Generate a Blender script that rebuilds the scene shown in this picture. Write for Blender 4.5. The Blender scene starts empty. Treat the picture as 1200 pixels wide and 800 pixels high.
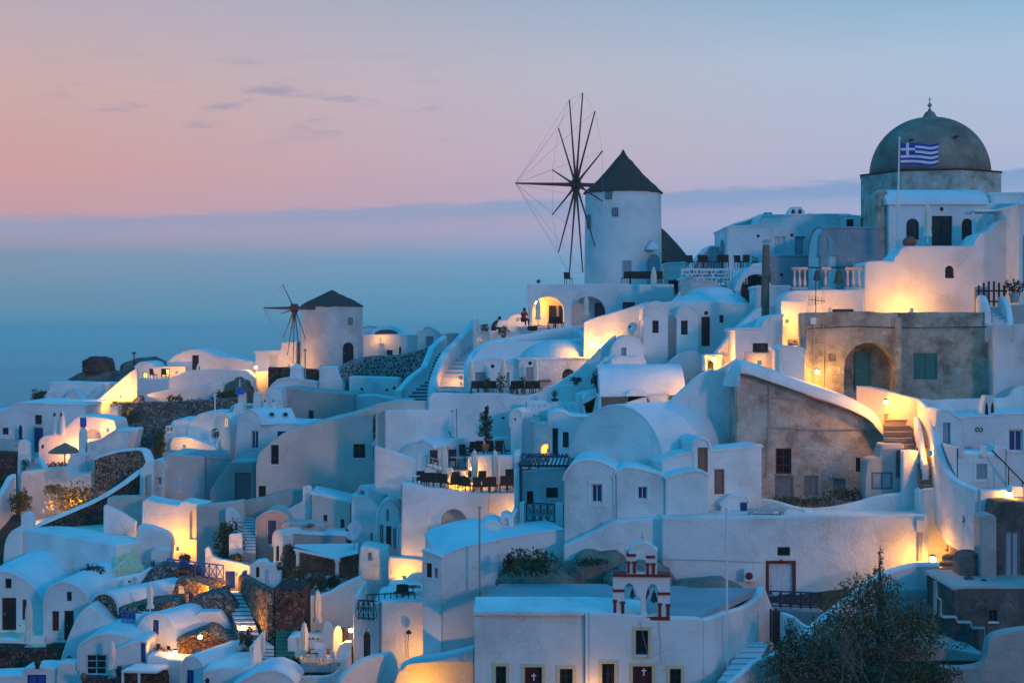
import bpy, math, random
import numpy as np
from mathutils import Vector, Matrix, noise, geometry
random.seed(7)
R = math.radians
scene = bpy.context.scene
C = scene.collection

# ------------------------------------------------------------------ camera
F, HY, EYE = 1800.0, 385.0, 110.0          # focal length in photo pixels, eye-level row, eye height above the sea
cam_d = bpy.data.cameras.new('camera')
cam_d.sensor_width = 36.0
cam_d.lens = F / 1200.0 * 36.0
cam_d.shift_y = (HY - 400.0) / 1200.0
cam_d.clip_start = 0.5
cam_d.clip_end = 90000.0
cam = bpy.data.objects.new('camera', cam_d)
C.objects.link(cam)
cam.location = (0, 0, EYE)
cam.rotation_euler = (R(90), 0, 0)
scene.camera = cam
scene.view_settings.view_transform = 'Standard'
scene.view_settings.look = 'None'
scene.view_settings.exposure = 0.0
scene.view_settings.gamma = 1.0
scene.cycles.use_denoising = True
scene.cycles.max_bounces = 6
scene.cycles.diffuse_bounces = 3
scene.cycles.glossy_bounces = 2
scene.cycles.transmission_bounces = 2
scene.cycles.volume_bounces = 1
scene.cycles.transparent_max_bounces = 8
scene.cycles.sample_clamp_indirect = 4.0
scene.cycles.caustics_reflective = False
scene.cycles.caustics_refractive = False

# ------------------------------------------------------------------ sky (dusk: pink glow in the west, deep blue overhead)
def s2l(c):
    return tuple(((v / 255.0) / 12.92 if v / 255.0 <= 0.04045 else ((v / 255.0 + 0.055) / 1.055) ** 2.4) for v in c)

class NT:
    def __init__(s, tree):
        s.t = tree
        tree.nodes.clear()
    def n(s, typ, ins=None, **kw):
        nd = s.t.nodes.new(typ)
        for k, v in kw.items():
            setattr(nd, k, v)
        for k, v in (ins or {}).items():
            sock = nd.inputs[k]
            if isinstance(v, bpy.types.NodeSocket):
                s.t.links.new(v, sock)
            else:
                sock.default_value = v
        return nd
    def math(s, op, a, b=0.0, clamp=False):
        return s.n('ShaderNodeMath', {0: a, 1: b}, operation=op, use_clamp=clamp).outputs[0]
    def ramp(s, fac, stops, interp='LINEAR'):
        nd = s.n('ShaderNodeValToRGB', {'Fac': fac})
        cr = nd.color_ramp
        cr.interpolation = interp
        while len(cr.elements) < len(stops):
            cr.elements.new(0.5)
        for e, (p, c) in zip(cr.elements, stops):
            e.position = p
            e.color = (*c, 1) if len(c) == 3 else c
        return nd.outputs['Color']
    def mix(s, fac, a, b, blend='MIX'):
        return s.n('ShaderNodeMixRGB', {'Fac': fac, 'Color1': a, 'Color2': b}, blend_type=blend).outputs[0]
    def smooth(s, v, a, b):
        return s.n('ShaderNodeMapRange', {0: v, 1: a, 2: b, 3: 0.0, 4: 1.0}, interpolation_type='SMOOTHSTEP').outputs[0]

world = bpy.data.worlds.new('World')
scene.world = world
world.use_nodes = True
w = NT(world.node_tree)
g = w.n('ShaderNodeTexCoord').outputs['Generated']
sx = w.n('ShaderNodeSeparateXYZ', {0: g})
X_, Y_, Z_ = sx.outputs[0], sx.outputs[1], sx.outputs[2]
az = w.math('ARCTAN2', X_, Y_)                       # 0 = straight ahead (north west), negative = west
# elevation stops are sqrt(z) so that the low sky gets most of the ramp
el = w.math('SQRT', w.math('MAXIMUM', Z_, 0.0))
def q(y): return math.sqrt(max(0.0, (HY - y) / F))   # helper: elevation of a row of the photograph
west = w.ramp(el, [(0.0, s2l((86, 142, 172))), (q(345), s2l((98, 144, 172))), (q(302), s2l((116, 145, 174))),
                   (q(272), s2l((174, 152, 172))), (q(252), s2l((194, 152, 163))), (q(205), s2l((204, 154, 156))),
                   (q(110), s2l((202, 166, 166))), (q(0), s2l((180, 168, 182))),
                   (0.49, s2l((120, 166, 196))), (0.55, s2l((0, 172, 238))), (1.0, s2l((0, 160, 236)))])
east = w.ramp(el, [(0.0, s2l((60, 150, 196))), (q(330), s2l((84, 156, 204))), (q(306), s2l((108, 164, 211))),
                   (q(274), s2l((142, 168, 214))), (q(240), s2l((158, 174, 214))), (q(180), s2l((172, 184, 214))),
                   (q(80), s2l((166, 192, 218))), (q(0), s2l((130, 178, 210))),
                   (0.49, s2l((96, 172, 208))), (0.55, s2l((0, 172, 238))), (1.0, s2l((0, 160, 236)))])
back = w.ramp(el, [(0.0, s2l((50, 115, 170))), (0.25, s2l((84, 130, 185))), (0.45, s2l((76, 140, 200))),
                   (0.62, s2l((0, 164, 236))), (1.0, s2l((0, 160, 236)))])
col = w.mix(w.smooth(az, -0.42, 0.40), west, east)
# thin cloud bank low over the sea, rising to the right, and a few torn streaks above it
cc = w.n('ShaderNodeCombineXYZ', {0: w.math('MULTIPLY', az, 9.0), 1: w.math('MULTIPLY', Z_, 60.0), 2: 0.0}).outputs[0]
nz = w.n('ShaderNodeTexNoise', {'Vector': cc, 'Scale': 2.2, 'Detail': 6.0, 'Roughness': 0.62}).outputs[0]
nzs = w.math('MULTIPLY', w.math('SUBTRACT', nz, 0.5), 0.016)
zc = w.math('ADD', w.math('ADD', w.math('MULTIPLY', az, 0.047), 0.0835), nzs)
up = w.smooth(w.math('SUBTRACT', zc, Z_), -0.0015, 0.003)
lo = w.smooth(w.math('SUBTRACT', zc, Z_), 0.020, 0.005)
band = w.math('MULTIPLY', w.math('MULTIPLY', up, lo), w.math('ADD', 0.50, w.math('MULTIPLY', w.smooth(az, -0.3, 0.3), 0.25)))
col = w.mix(band, col, (*s2l((112, 154, 198)), 1))
cs = w.n('ShaderNodeCombineXYZ', {0: w.math('ADD', w.math('MULTIPLY', az, 17.0), w.math('MULTIPLY', Z_, -26.0)), 1: w.math('MULTIPLY', Z_, 84.0), 2: 7.9}).outputs[0]
ns = w.n('ShaderNodeTexNoise', {'Vector': cs, 'Scale': 1.0, 'Detail': 8.0, 'Roughness': 0.66}).outputs[0]
sm = w.smooth(ns, 0.50, 0.72)
zone = w.math('MULTIPLY', w.math('MULTIPLY', w.smooth(Z_, 0.105, 0.135), w.smooth(Z_, 0.185, 0.150)),
              w.math('MULTIPLY', w.smooth(az, -0.32, -0.25), w.smooth(az, 0.02, -0.08)))
col = w.mix(w.math('MULTIPLY', w.math('MULTIPLY', sm, zone), 0.6), col, (*s2l((128, 138, 172)), 1))
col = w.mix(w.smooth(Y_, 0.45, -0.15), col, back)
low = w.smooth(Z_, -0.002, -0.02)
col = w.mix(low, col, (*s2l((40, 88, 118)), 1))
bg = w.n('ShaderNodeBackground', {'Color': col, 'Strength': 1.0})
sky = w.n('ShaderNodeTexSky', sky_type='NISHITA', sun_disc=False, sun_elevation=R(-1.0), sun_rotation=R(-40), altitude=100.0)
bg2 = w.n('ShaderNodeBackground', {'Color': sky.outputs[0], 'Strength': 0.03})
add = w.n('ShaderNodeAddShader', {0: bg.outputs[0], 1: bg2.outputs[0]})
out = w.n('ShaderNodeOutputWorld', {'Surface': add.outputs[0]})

# ------------------------------------------------------------------ one soft low light from behind on the right (the lit town and sky opposite)
sd = bpy.data.lights.new('sun', 'SUN')
sd.energy = 0.44
sd.angle = R(5)
sd.color = (1.0, 0.56, 0.50)
sun = bpy.data.objects.new('sun', sd)
C.objects.link(sun)
dirv = Vector((-0.50, 0.86, -0.19))
sun.rotation_euler = dirv.to_track_quat('-Z', 'Y').to_euler()
sun.location = (40, -40, 140)

# ------------------------------------------------------------------ materials
M = {}
def mat(name, fn):
    m = bpy.data.materials.new(name)
    m.use_nodes = True
    t = NT(m.node_tree)
    fn(t)
    M[name] = m
    return m
def principled(t, color, rough=0.85, bump=None, dist=0.02, strength=0.5, spec=0.3, **kw):
    ins = {'Base Color': color if isinstance(color, bpy.types.NodeSocket) else (*color, 1), 'Roughness': rough, 'Specular IOR Level': spec}
    ins.update(kw)
    if bump is not None:
        ins['Normal'] = t.n('ShaderNodeBump', {'Height': bump, 'Strength': strength, 'Distance': dist}).outputs[0]
    p = t.n('ShaderNodeBsdfPrincipled', ins)
    t.n('ShaderNodeOutputMaterial', {'Surface': p.outputs[0]})
    return p
def wpos(t, sc=(1, 1, 1)):
    gm = t.n('ShaderNodeNewGeometry').outputs['Position']
    return t.n('ShaderNodeMapping', {'Vector': gm, 'Scale': sc}).outputs[0]
def nse(t, vec, s, det=4.0, rough=0.55):
    return t.n('ShaderNodeTexNoise', {'Vector': vec, 'Scale': s, 'Detail': det, 'Roughness': rough}).outputs[0]

def plaster(base, dark, amount=0.35, stain=0.5):
    def f(t):
        p = wpos(t)
        n1 = nse(t, p, 0.45, 5)
        n2 = nse(t, p, 7.0, 3)
        st = nse(t, wpos(t, (2.6, 2.6, 0.35)), 1.2, 6, 0.7)
        wp = t.n('ShaderNodeMixRGB', {'Fac': 0.30, 'Color1': p, 'Color2': t.n('ShaderNodeTexNoise', {'Vector': p, 'Scale': 0.9, 'Detail': 5.0}).outputs['Color']}).outputs[0]
        ck = t.n('ShaderNodeTexVoronoi', {'Vector': wp, 'Scale': 0.55}, feature='DISTANCE_TO_EDGE').outputs['Distance']
        pc = t.n('ShaderNodeSeparateColor', {0: t.n('ShaderNodeTexVoronoi', {'Vector': wp, 'Scale': 0.40}).outputs['Color']}).outputs[0]
        c = t.mix(t.math('MULTIPLY', t.smooth(n1, 0.42, 0.72), amount), (*base, 1), (*dark, 1))
        c = t.mix(t.math('MULTIPLY', t.smooth(st, 0.60, 0.80), stain), c, (*dark, 1))
        c = t.mix(t.math('MULTIPLY', t.smooth(pc, 0.45, 0.8), amount * 0.35), c, (*dark, 1))
        cm = t.math('MULTIPLY', t.smooth(ck, 0.014, 0.002), t.smooth(n1, 0.47, 0.60))
        c = t.mix(t.math('MULTIPLY', cm, stain * 0.4), c, (dark[0] * 0.45, dark[1] * 0.45, dark[2] * 0.45, 1))
        h = t.math('ADD', t.math('MULTIPLY', n1, 3.0), t.math('MULTIPLY', n2, 0.5))
        principled(t, c, 0.9, h, 0.08, 0.85, 0.15)
    return f
mat('plaster', plaster((0.84, 0.82, 0.78), (0.48, 0.47, 0.45), 0.42, 0.60))
mat('plaster_worn', plaster((0.78, 0.77, 0.73), (0.44, 0.43, 0.40), 0.6, 0.75))
mat('plaster_old', plaster((0.72, 0.70, 0.66), (0.42, 0.40, 0.36), 0.7, 0.8))
mat('plaster_grey', plaster((0.46, 0.44, 0.41), (0.30, 0.28, 0.26), 0.7, 0.6))
mat('plaster_sand', plaster((0.70, 0.57, 0.50), (0.50, 0.41, 0.36), 0.6, 0.6))
mat('plaster_pink', plaster((0.66, 0.44, 0.38), (0.50, 0.34, 0.29), 0.5, 0.3))
mat('plaster_cream', plaster((0.74, 0.70, 0.52), (0.55, 0.50, 0.34), 0.4, 0.2))
mat('roof_grey', plaster((0.36, 0.40, 0.42), (0.26, 0.28, 0.30), 0.7, 0.2))
mat('roof_white', plaster((0.80, 0.80, 0.79), (0.58, 0.60, 0.60), 0.5, 0.15))
def weathered(t):
    p = wpos(t)
    a = nse(t, p, 0.9, 8, 0.68)
    b = nse(t, wpos(t, (1.2, 1.2, 0.5)), 1.7, 8, 0.7)
    f = nse(t, p, 9.0, 4)
    c = t.ramp(a, [(0.38, (0.30, 0.24, 0.18)), (0.46, (0.48, 0.40, 0.31)), (0.54, (0.58, 0.51, 0.42)), (0.64, (0.70, 0.66, 0.60))])
    c = t.mix(t.smooth(b, 0.55, 0.66), c, (0.56, 0.55, 0.52, 1))
    c = t.mix(t.math('MULTIPLY', f, 0.5), c, (0.34, 0.31, 0.27, 1))
    principled(t, c, 0.95, t.math('ADD', t.math('MULTIPLY', a, 2.0), f), 0.08, 0.8, 0.1)
mat('weathered', weathered)
def ruin(t):
    p = wpos(t)
    a = nse(t, p, 0.8, 8, 0.66)
    b = nse(t, wpos(t, (1.0, 1.0, 1.4)), 0.8, 8, 0.72)
    f = nse(t, p, 9.0, 4)
    c = t.ramp(a, [(0.38, (0.23, 0.20, 0.15)), (0.50, (0.40, 0.36, 0.28)), (0.62, (0.52, 0.47, 0.38))])
    c = t.mix(t.smooth(b, 0.54, 0.66), c, (0.56, 0.55, 0.51, 1))
    principled(t, c, 0.95, t.math('ADD', t.math('MULTIPLY', a, 2.0), f), 0.08, 0.8, 0.1)
mat('ruin', ruin)
def stone(scale, c1, c2, mortar, mw=0.06):
    def f(t):
        p = wpos(t)
        wv = t.n('ShaderNodeMixRGB', {'Fac': 0.12, 'Color1': p, 'Color2': t.n('ShaderNodeTexNoise', {'Vector': p, 'Scale': 2.0}).outputs['Color']}).outputs[0]
        ve = t.n('ShaderNodeTexVoronoi', {'Vector': wv, 'Scale': scale}, feature='DISTANCE_TO_EDGE').outputs['Distance']
        vc = t.n('ShaderNodeTexVoronoi', {'Vector': wv, 'Scale': scale}).outputs['Color']
        sp = t.n('ShaderNodeSeparateColor', {0: vc}).outputs[0]
        c = t.mix(sp, (*c1, 1), (*c2, 1))
        c = t.mix(t.math('MULTIPLY', nse(t, p, 12, 4), 0.5), c, (*c1, 1))
        m = t.smooth(ve, mw, mw * 1.8)
        c = t.mix(m, (*mortar, 1), c)
        h = t.math('ADD', m, t.math('MULTIPLY', nse(t, p, 10, 4), 0.4))
        principled(t, c, 0.95, h, 0.07, 0.9, 0.1)
    return f
mat('stone_wall', stone(4.2, (0.13, 0.09, 0.065), (0.46, 0.37, 0.28), (0.045, 0.035, 0.03), 0.05))
mat('stone_dark', stone(4.6, (0.06, 0.035, 0.03), (0.22, 0.13, 0.10), (0.025, 0.018, 0.016), 0.05))
mat('stone_white', stone(3.4, (0.05, 0.045, 0.04), (0.15, 0.13, 0.12), (0.40, 0.39, 0.37), 0.085))
mat('stone_grey', stone(4.2, (0.11, 0.10, 0.09), (0.38, 0.35, 0.32), (0.05, 0.045, 0.04), 0.05))
def rockf(c0, c1, c2):
    def f(t):
        p = wpos(t)
        a = nse(t, p, 0.7, 9, 0.65)
        b = nse(t, p, 6.0, 6, 0.7)
        c = t.ramp(a, [(0.35, c0), (0.52, c1), (0.68, c2)])
        c = t.mix(t.math('MULTIPLY', t.smooth(b, 0.45, 0.7), 0.5), c, (*c0, 1))
        principled(t, c, 0.95, t.math('ADD', t.math('MULTIPLY', a, 2.0), b), 0.25, 1.0, 0.1)
    return f
mat('rock', rockf((0.09, 0.07, 0.06), (0.20, 0.17, 0.135), (0.32, 0.29, 0.25)))
mat('rock_pale', rockf((0.22, 0.19, 0.15), (0.36, 0.32, 0.26), (0.46, 0.43, 0.38)))
mat('rock_red', rockf((0.07, 0.03, 0.025), (0.15, 0.07, 0.055), (0.24, 0.12, 0.09)))
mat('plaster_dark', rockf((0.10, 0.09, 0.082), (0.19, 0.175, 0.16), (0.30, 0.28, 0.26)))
def terrainf(t):
    p = wpos(t)
    a = nse(t, p, 0.25, 8, 0.65)
    b = nse(t, p, 2.5, 7, 0.7)
    c = t.ramp(a, [(0.35, (0.05, 0.04, 0.03)), (0.5, (0.11, 0.085, 0.06)), (0.62, (0.07, 0.075, 0.035)), (0.75, (0.17, 0.14, 0.11))])
    c = t.mix(t.smooth(b, 0.5, 0.75), c, (0.16, 0.14, 0.11, 1))
    principled(t, c, 0.95, b, 0.4, 1.0, 0.1)
mat('terrain', terrainf)
def simple(name, c, rough=0.6, var=0.25, scale=6.0, spec=0.3, **kw):
    def f(t):
        n_ = nse(t, wpos(t), scale, 4)
        cc_ = t.mix(n_, (*[v * (1 - var) for v in c], 1), (*[min(1, v * (1 + var)) for v in c], 1))
        principled(t, cc_, rough, n_, 0.01, 0.4, spec, **kw)
    mat(name, f)
simple('wood_dark', (0.035, 0.022, 0.02), 0.6)
simple('maroon', (0.16, 0.016, 0.014), 0.6)
simple('door_red', (0.07, 0.012, 0.015), 0.5)
simple('trim_red', (0.26, 0.022, 0.016), 0.7)
simple('blue', (0.03, 0.10, 0.42), 0.5)
simple('blue_dark', (0.015, 0.045, 0.16), 0.5)
simple('shutter_grey', (0.30, 0.38, 0.42), 0.6)
simple('shutter_white', (0.62, 0.68, 0.70), 0.6)
simple('green', (0.04, 0.20, 0.17), 0.6)
simple('green_mat', (0.015, 0.22, 0.16), 0.8)
simple('brown', (0.26, 0.13, 0.09), 0.6)
simple('door_grey', (0.13, 0.14, 0.15), 0.6)
simple('board', (0.20, 0.21, 0.20), 0.8, 0.5)
simple('cream', (0.72, 0.60, 0.36), 0.8, 0.1)
simple('white_paint', (0.78, 0.78, 0.76), 0.5, 0.05)
simple('metal_dark', (0.02, 0.02, 0.024), 0.5)
simple('metal_blue', (0.02, 0.035, 0.07), 0.5)
simple('metal_grey', (0.35, 0.35, 0.36), 0.4)
simple('dish', (0.55, 0.56, 0.57), 0.4)
simple('wicker', (0.035, 0.022, 0.018), 0.7, 0.4, 30)
simple('fabric', (0.88, 0.72, 0.58), 0.9, 0.12)
simple('fabric_dark', (0.03, 0.04, 0.08), 0.9)
simple('terracotta', (0.30, 0.11, 0.06), 0.8)
simple('bronze', (0.07, 0.09, 0.06), 0.45, 0.3, 8, 0.5, Metallic=0.6)
simple('wood_pole', (0.20, 0.15, 0.11), 0.8, 0.4, 5)
simple('spar', (0.16, 0.05, 0.035), 0.7)
simple('rope', (0.30, 0.30, 0.32), 0.9)
simple('step_dark', (0.16, 0.16, 0.17), 0.8)
simple('step_stone', (0.26, 0.20, 0.16), 0.85, 0.35)
simple('step_cream', (0.72, 0.68, 0.44), 0.85, 0.15)
simple('step_white', (0.70, 0.70, 0.70), 0.85, 0.1)
simple('paving', (0.55, 0.50, 0.42), 0.85, 0.2, 2)
simple('jersey_red', (0.45, 0.01, 0.012), 0.85)
simple('cloth_dark', (0.02, 0.02, 0.025), 0.85)
simple('skin', (0.45, 0.26, 0.19), 0.6)
simple('hair', (0.03, 0.015, 0.01), 0.7)
simple('flag_blue', (0.01, 0.07, 0.42), 0.8, 0.05)
simple('flag_white', (0.75, 0.75, 0.76), 0.8, 0.03)
def glassf(t):
    principled(t, (0.012, 0.016, 0.022), 0.12, None, spec=0.6)
mat('glass', glassf)
def thatchf(t):
    n_ = nse(t, wpos(t, (9, 9, 1.2)), 1.6, 7, 0.75)
    m_ = nse(t, wpos(t), 0.9, 4)
    c = t.ramp(n_, [(0.35, (0.045, 0.030, 0.026)), (0.52, (0.12, 0.085, 0.072)), (0.68, (0.24, 0.18, 0.15))])
    c = t.mix(t.math('MULTIPLY', m_, 0.4), c, (0.06, 0.05, 0.05, 1))
    principled(t, c, 0.95, n_, 0.12, 1.0, 0.1)
mat('thatch', thatchf)
def domef(t):
    p = wpos(t)
    a = nse(t, p, 0.55, 7, 0.65)
    b = nse(t, p, 2.6, 6, 0.7)
    c = t.ramp(a, [(0.35, (0.17, 0.14, 0.11)), (0.52, (0.28, 0.22, 0.17)), (0.68, (0.42, 0.33, 0.25))])
    c = t.mix(t.math('MULTIPLY', t.smooth(b, 0.52, 0.72), 0.5), c, (0.29, 0.23, 0.18, 1))
    principled(t, c, 0.9, b, 0.08, 0.8, 0.1)
mat('dome_concrete', domef)
def leaff(c1, c2):
    def f(t):
        rnd = t.n('ShaderNodeNewGeometry').outputs['Random Per Island']
        c = t.mix(rnd, (*c1, 1), (*c2, 1))
        principled(t, c, 0.7, None, spec=0.2)
    return f
mat('leaf', leaff((0.035, 0.050, 0.018), (0.12, 0.13, 0.05)))
mat('leaf_dry', leaff((0.07, 0.06, 0.025), (0.16, 0.13, 0.05)))
mat('leaf_olive', leaff((0.06, 0.055, 0.022), (0.24, 0.20, 0.10)))
mat('leaf_dark', leaff((0.018, 0.028, 0.014), (0.06, 0.075, 0.035)))
mat('leaf_agave', leaff((0.04, 0.09, 0.06), (0.09, 0.16, 0.11)))
mat('flower', leaff((0.30, 0.02, 0.03), (0.10, 0.02, 0.05)))
mat('flower_orange', leaff((0.50, 0.10, 0.03), (0.30, 0.12, 0.03)))
simple('bark', (0.10, 0.075, 0.055), 0.9, 0.4)
simple('straw', (0.26, 0.17, 0.13), 0.95, 0.5, 12)
def emis(name, c, s):
    def f(t):
        e = t.n('ShaderNodeEmission', {'Color': (*c, 1), 'Strength': s})
        t.n('ShaderNodeOutputMaterial', {'Surface': e.outputs[0]})
    mat(name, f)
emis('bulb', (1.0, 0.55, 0.16), 60.0)
emis('lit_window', (1.0, 0.66, 0.20), 2.2)
emis('lit_soft', (1.0, 0.50, 0.16), 0.9)
def seaf(t):
    p = wpos(t)
    a = nse(t, wpos(t, (0.011, 0.030, 1)), 1.0, 8, 0.6)
    b = nse(t, wpos(t, (0.0009, 0.004, 1)), 1.0, 4, 0.5)
    c = t.mix(t.smooth(b, 0.4, 0.6), (0.06, 0.16, 0.20, 1), (0.14, 0.25, 0.29, 1))
    principled(t, c, 0.40, a, 9.0, 0.6, 0.25)
mat('sea', seaf)

# ------------------------------------------------------------------ geometry helpers
MAT = {}
def P(x, y, d):
    return Vector(((x - 600.0) * d / F, d, EYE - (y - HY) * d / F))
def tag(o, label=None, cat=None, group=None, kind=None):
    if label: o['label'] = label
    if cat: o['category'] = cat
    if group: o['group'] = group
    if kind: o['kind'] = kind
    return o
def empty(name, mtx, label, cat, group=None):
    o = bpy.data.objects.new(name, None)
    C.objects.link(o)
    o.matrix_world = mtx
    o.empty_display_size = 0.3
    MAT[o.name] = mtx.copy()
    return tag(o, label, cat, group)
def thing(name, label, cat, loc, yaw=0.0, group=None):
    return empty(name, Matrix.Translation(loc) @ Matrix.Rotation(R(yaw), 4, 'Z'), label, cat, group)

class MB:
    """collects geometry in world space; build() links it as one mesh object, re-centred on its parent or its own base"""
    def __init__(s, T=None):
        s.v, s.f, s.T = [], [], T
    def add(s, vs, fs):
        o = len(s.v)
        s.v += [(s.T @ Vector(v)) if s.T is not None else Vector(v) for v in vs]
        s.f += [tuple(i + o for i in f) for f in fs]
        return s
    def box(s, a, b):
        (x0, y0, z0), (x1, y1, z1) = a, b
        return s.add([(x0, y0, z0), (x1, y0, z0), (x1, y1, z0), (x0, y1, z0), (x0, y0, z1), (x1, y0, z1), (x1, y1, z1), (x0, y1, z1)],
                     [(0, 3, 2, 1), (4, 5, 6, 7), (0, 1, 5, 4), (1, 2, 6, 5), (2, 3, 7, 6), (3, 0, 4, 7)])
    def hexa(s, p):   # eight corners, bottom ring then top ring
        return s.add(p, [(0, 3, 2, 1), (4, 5, 6, 7), (0, 1, 5, 4), (1, 2, 6, 5), (2, 3, 7, 6), (3, 0, 4, 7)])
    def tube(s, pts, r, n=6, cap=True):
        pts = [Vector(p) for p in pts]
        rs = r if isinstance(r, (list, tuple)) else [r] * len(pts)
        vs, fs = [], []
        for i, p in enumerate(pts):
            d = (pts[min(i + 1, len(pts) - 1)] - pts[max(i - 1, 0)])
            d = d.normalized() if d.length > 1e-6 else Vector((0, 0, 1))
            a = d.cross(Vector((0, 0, 1)))
            if a.length < 1e-3: a = d.cross(Vector((0, 1, 0)))
            a.normalize(); b = d.cross(a).normalized()
            for k in range(n):
                t = 2 * math.pi * k / n
                vs.append(p + (a * math.cos(t) + b * math.sin(t)) * rs[i])
        for i in range(len(pts) - 1):
            for k in range(n):
                fs.append((i * n + k, i * n + (k + 1) % n, (i + 1) * n + (k + 1) % n, (i + 1) * n + k))
        if cap:
            fs.append(tuple(range(n - 1, -1, -1))); fs.append(tuple(range((len(pts) - 1) * n, len(pts) * n)))
        return s.add(vs, fs)
    def lathe(s, c, prof, n=20, sx=1.0, sy=1.0, pleat=0.0, a0=0.0, a1=2 * math.pi):
        vs, fs = [], []
        full = abs(a1 - a0 - 2 * math.pi) < 1e-6
        m = n if full else n + 1
        for (r, z) in prof:
            for k in range(m):
                t = a0 + (a1 - a0) * k / n
                rr = r * (1 + pleat * (1 if k % 2 else -1))
                vs.append((c[0] + rr * math.cos(t) * sx, c[1] + rr * math.sin(t) * sy, c[2] + z))
        for i in range(len(prof) - 1):
            for k in range(n):
                k2 = (k + 1) % m
                fs.append((i * m + k, i * m + k2, (i + 1) * m + k2, (i + 1) * m + k))
        if full:
            fs.append(tuple(range(m - 1, -1, -1)))
            fs.append(tuple(range((len(prof) - 1) * m, len(prof) * m)))
        return s.add(vs, fs)
    def build(s, name, m, parent=None, smooth=None, label=None, cat=None, group=None, kind=None):
        me = bpy.data.meshes.new(name)
        if parent is not None:
            inv = MAT[parent.name].inverted()
            me.from_pydata([inv @ v for v in s.v], [], s.f)
        else:
            c = Vector((sum(v.x for v in s.v) / len(s.v), sum(v.y for v in s.v) / len(s.v), min(v.z for v in s.v)))
            me.from_pydata([v - c for v in s.v], [], s.f)
        me.validate()
        me.update()
        me.materials.append(M[m])
        o = bpy.data.objects.new(name, me)
        C.objects.link(o)
        if parent is not None:
            o.parent = parent
            MAT[o.name] = MAT[parent.name]
        else:
            o.location = c
            MAT[o.name] = Matrix.Translation(c)
        if smooth:
            for p in me.polygons: p.use_smooth = True
            if smooth < 180: me.set_sharp_from_angle(angle=R(smooth))
            if smooth < 180:
                wn = o.modifiers.new('normals', 'WEIGHTED_NORMAL'); wn.keep_sharp = True
        return tag(o, label, cat, group, kind)

class Fac:
    """vertical facade plane: local x along the facade, y into the building, z up"""
    def __init__(s, O, yaw):
        s.O, s.yaw = Vector(O), yaw
        s.M = Matrix.Translation(s.O) @ Matrix.Rotation(R(yaw), 4, 'Z')
        s.t = Vector((math.cos(R(yaw)), math.sin(R(yaw)), 0))
        s.n = Vector((math.sin(R(yaw)), -math.cos(R(yaw)), 0))
    def px(s, x, y):
        r = Vector(((x - 600.0) / F, 1.0, -(y - HY) / F))
        o = Vector((0, 0, EYE))
        k = (s.O - o).dot(s.n) / r.dot(s.n)
        p = o + r * k
        return ((p - s.O).dot(s.t), p.z - s.O.z)

def ar(x0, x1, yb, yt, n=10, a0=180, a1=0, x_c=None):
    """arch outline from (x0,yb) over yt to (x1,yb)"""
    cx, rx = (x0 + x1) / 2, (x1 - x0) / 2
    return [(cx + rx * math.cos(R(a0 + (a1 - a0) * i / n)), yb - (yb - yt) * math.sin(R(a0 + (a1 - a0) * i / n))) for i in range(n + 1)]

def fillet(pts, r, skip=()):
    out_ = []
    n = len(pts)
    for i, p in enumerate(pts):
        if i == 0 or i == n - 1 or i in skip:
            out_.append(p); continue
        a, b, c = Vector(pts[i - 1]), Vector(p), Vector(pts[i + 1])
        la, lc = (a - b).length, (c - b).length
        if la < 1e-4 or lc < 1e-4: continue
        ang = (a - b).angle(c - b, math.pi)
        if ang > R(160): out_.append(p); continue
        k = min(r, la * 0.42, lc * 0.42)
        s_, e_ = b + (a - b).normalized() * k, b + (c - b).normalized() * k
        for t in (0, 0.33, 0.67, 1):
            v = s_ * (1 - t) ** 2 + b * 2 * t * (1 - t) + e_ * t * t
            out_.append((v.x, v.y))
    return out_
def inset(poly, r):
    """poly counter-clockwise or clockwise; moves inward by r"""
    n = len(poly)
    area = sum(poly[i][0] * poly[(i + 1) % n][1] - poly[(i + 1) % n][0] * poly[i][1] for i in range(n))
    sg = 1 if area > 0 else -1
    res = []
    for i in range(n):
        a, b, c = Vector(poly[i - 1]), Vector(poly[i]), Vector(poly[(i + 1) % n])
        d1 = (b - a); d2 = (c - b)
        if d1.length < 1e-6: d1 = d2
        if d2.length < 1e-6: d2 = d1
        d1.normalize(); d2.normalize()
        n1 = Vector((-d1.y, d1.x)) * sg; n2 = Vector((-d2.y, d2.x)) * sg
        m = n1 + n2
        if m.length < 1e-3: m = n1
        m.normalize()
        k = r / max(0.45, m.dot(n1))
        res.append((b.x + m.x * k, b.y + m.y * k))
    return res

def hole_poly(u0, v0, u1, v1, arch=False):
    if arch:
        cx, rx = (u0 + u1) / 2, (u1 - u0) / 2
        ry = min(rx, (v1 - v0) * 0.6) if arch is True else (v1 - v0) * arch
        top = [(cx + rx * math.cos(R(a)), v1 - ry + ry * math.sin(R(a))) for a in range(0, 181, 20)]
        return [(u0, v0), (u1, v0)] + top
    return [(u0, v0), (u1, v0), (u1, v1), (u0, v1)]

STY = {  # frame material, panel material
    'dark': ('wood_dark', 'glass'), 'glass': ('shutter_white', 'glass'), 'blue': ('blue_dark', 'blue'), 'navy': ('shutter_white', 'blue_dark'),
    'red': ('maroon', 'door_red'), 'grey': ('door_grey', 'shutter_grey'), 'white': ('shutter_white', 'shutter_white'), 'lit': ('wood_dark', 'lit_window'),
    'soft': ('plaster', 'lit_soft'), 'green': ('green', 'green'), 'board': ('board', 'board'), 'brown': ('brown', 'brown'), 'dgrey': ('door_grey', 'door_grey'),
    'maroon': ('maroon', 'glass'), 'steel': ('shutter_grey', 'shutter_grey')}

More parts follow.
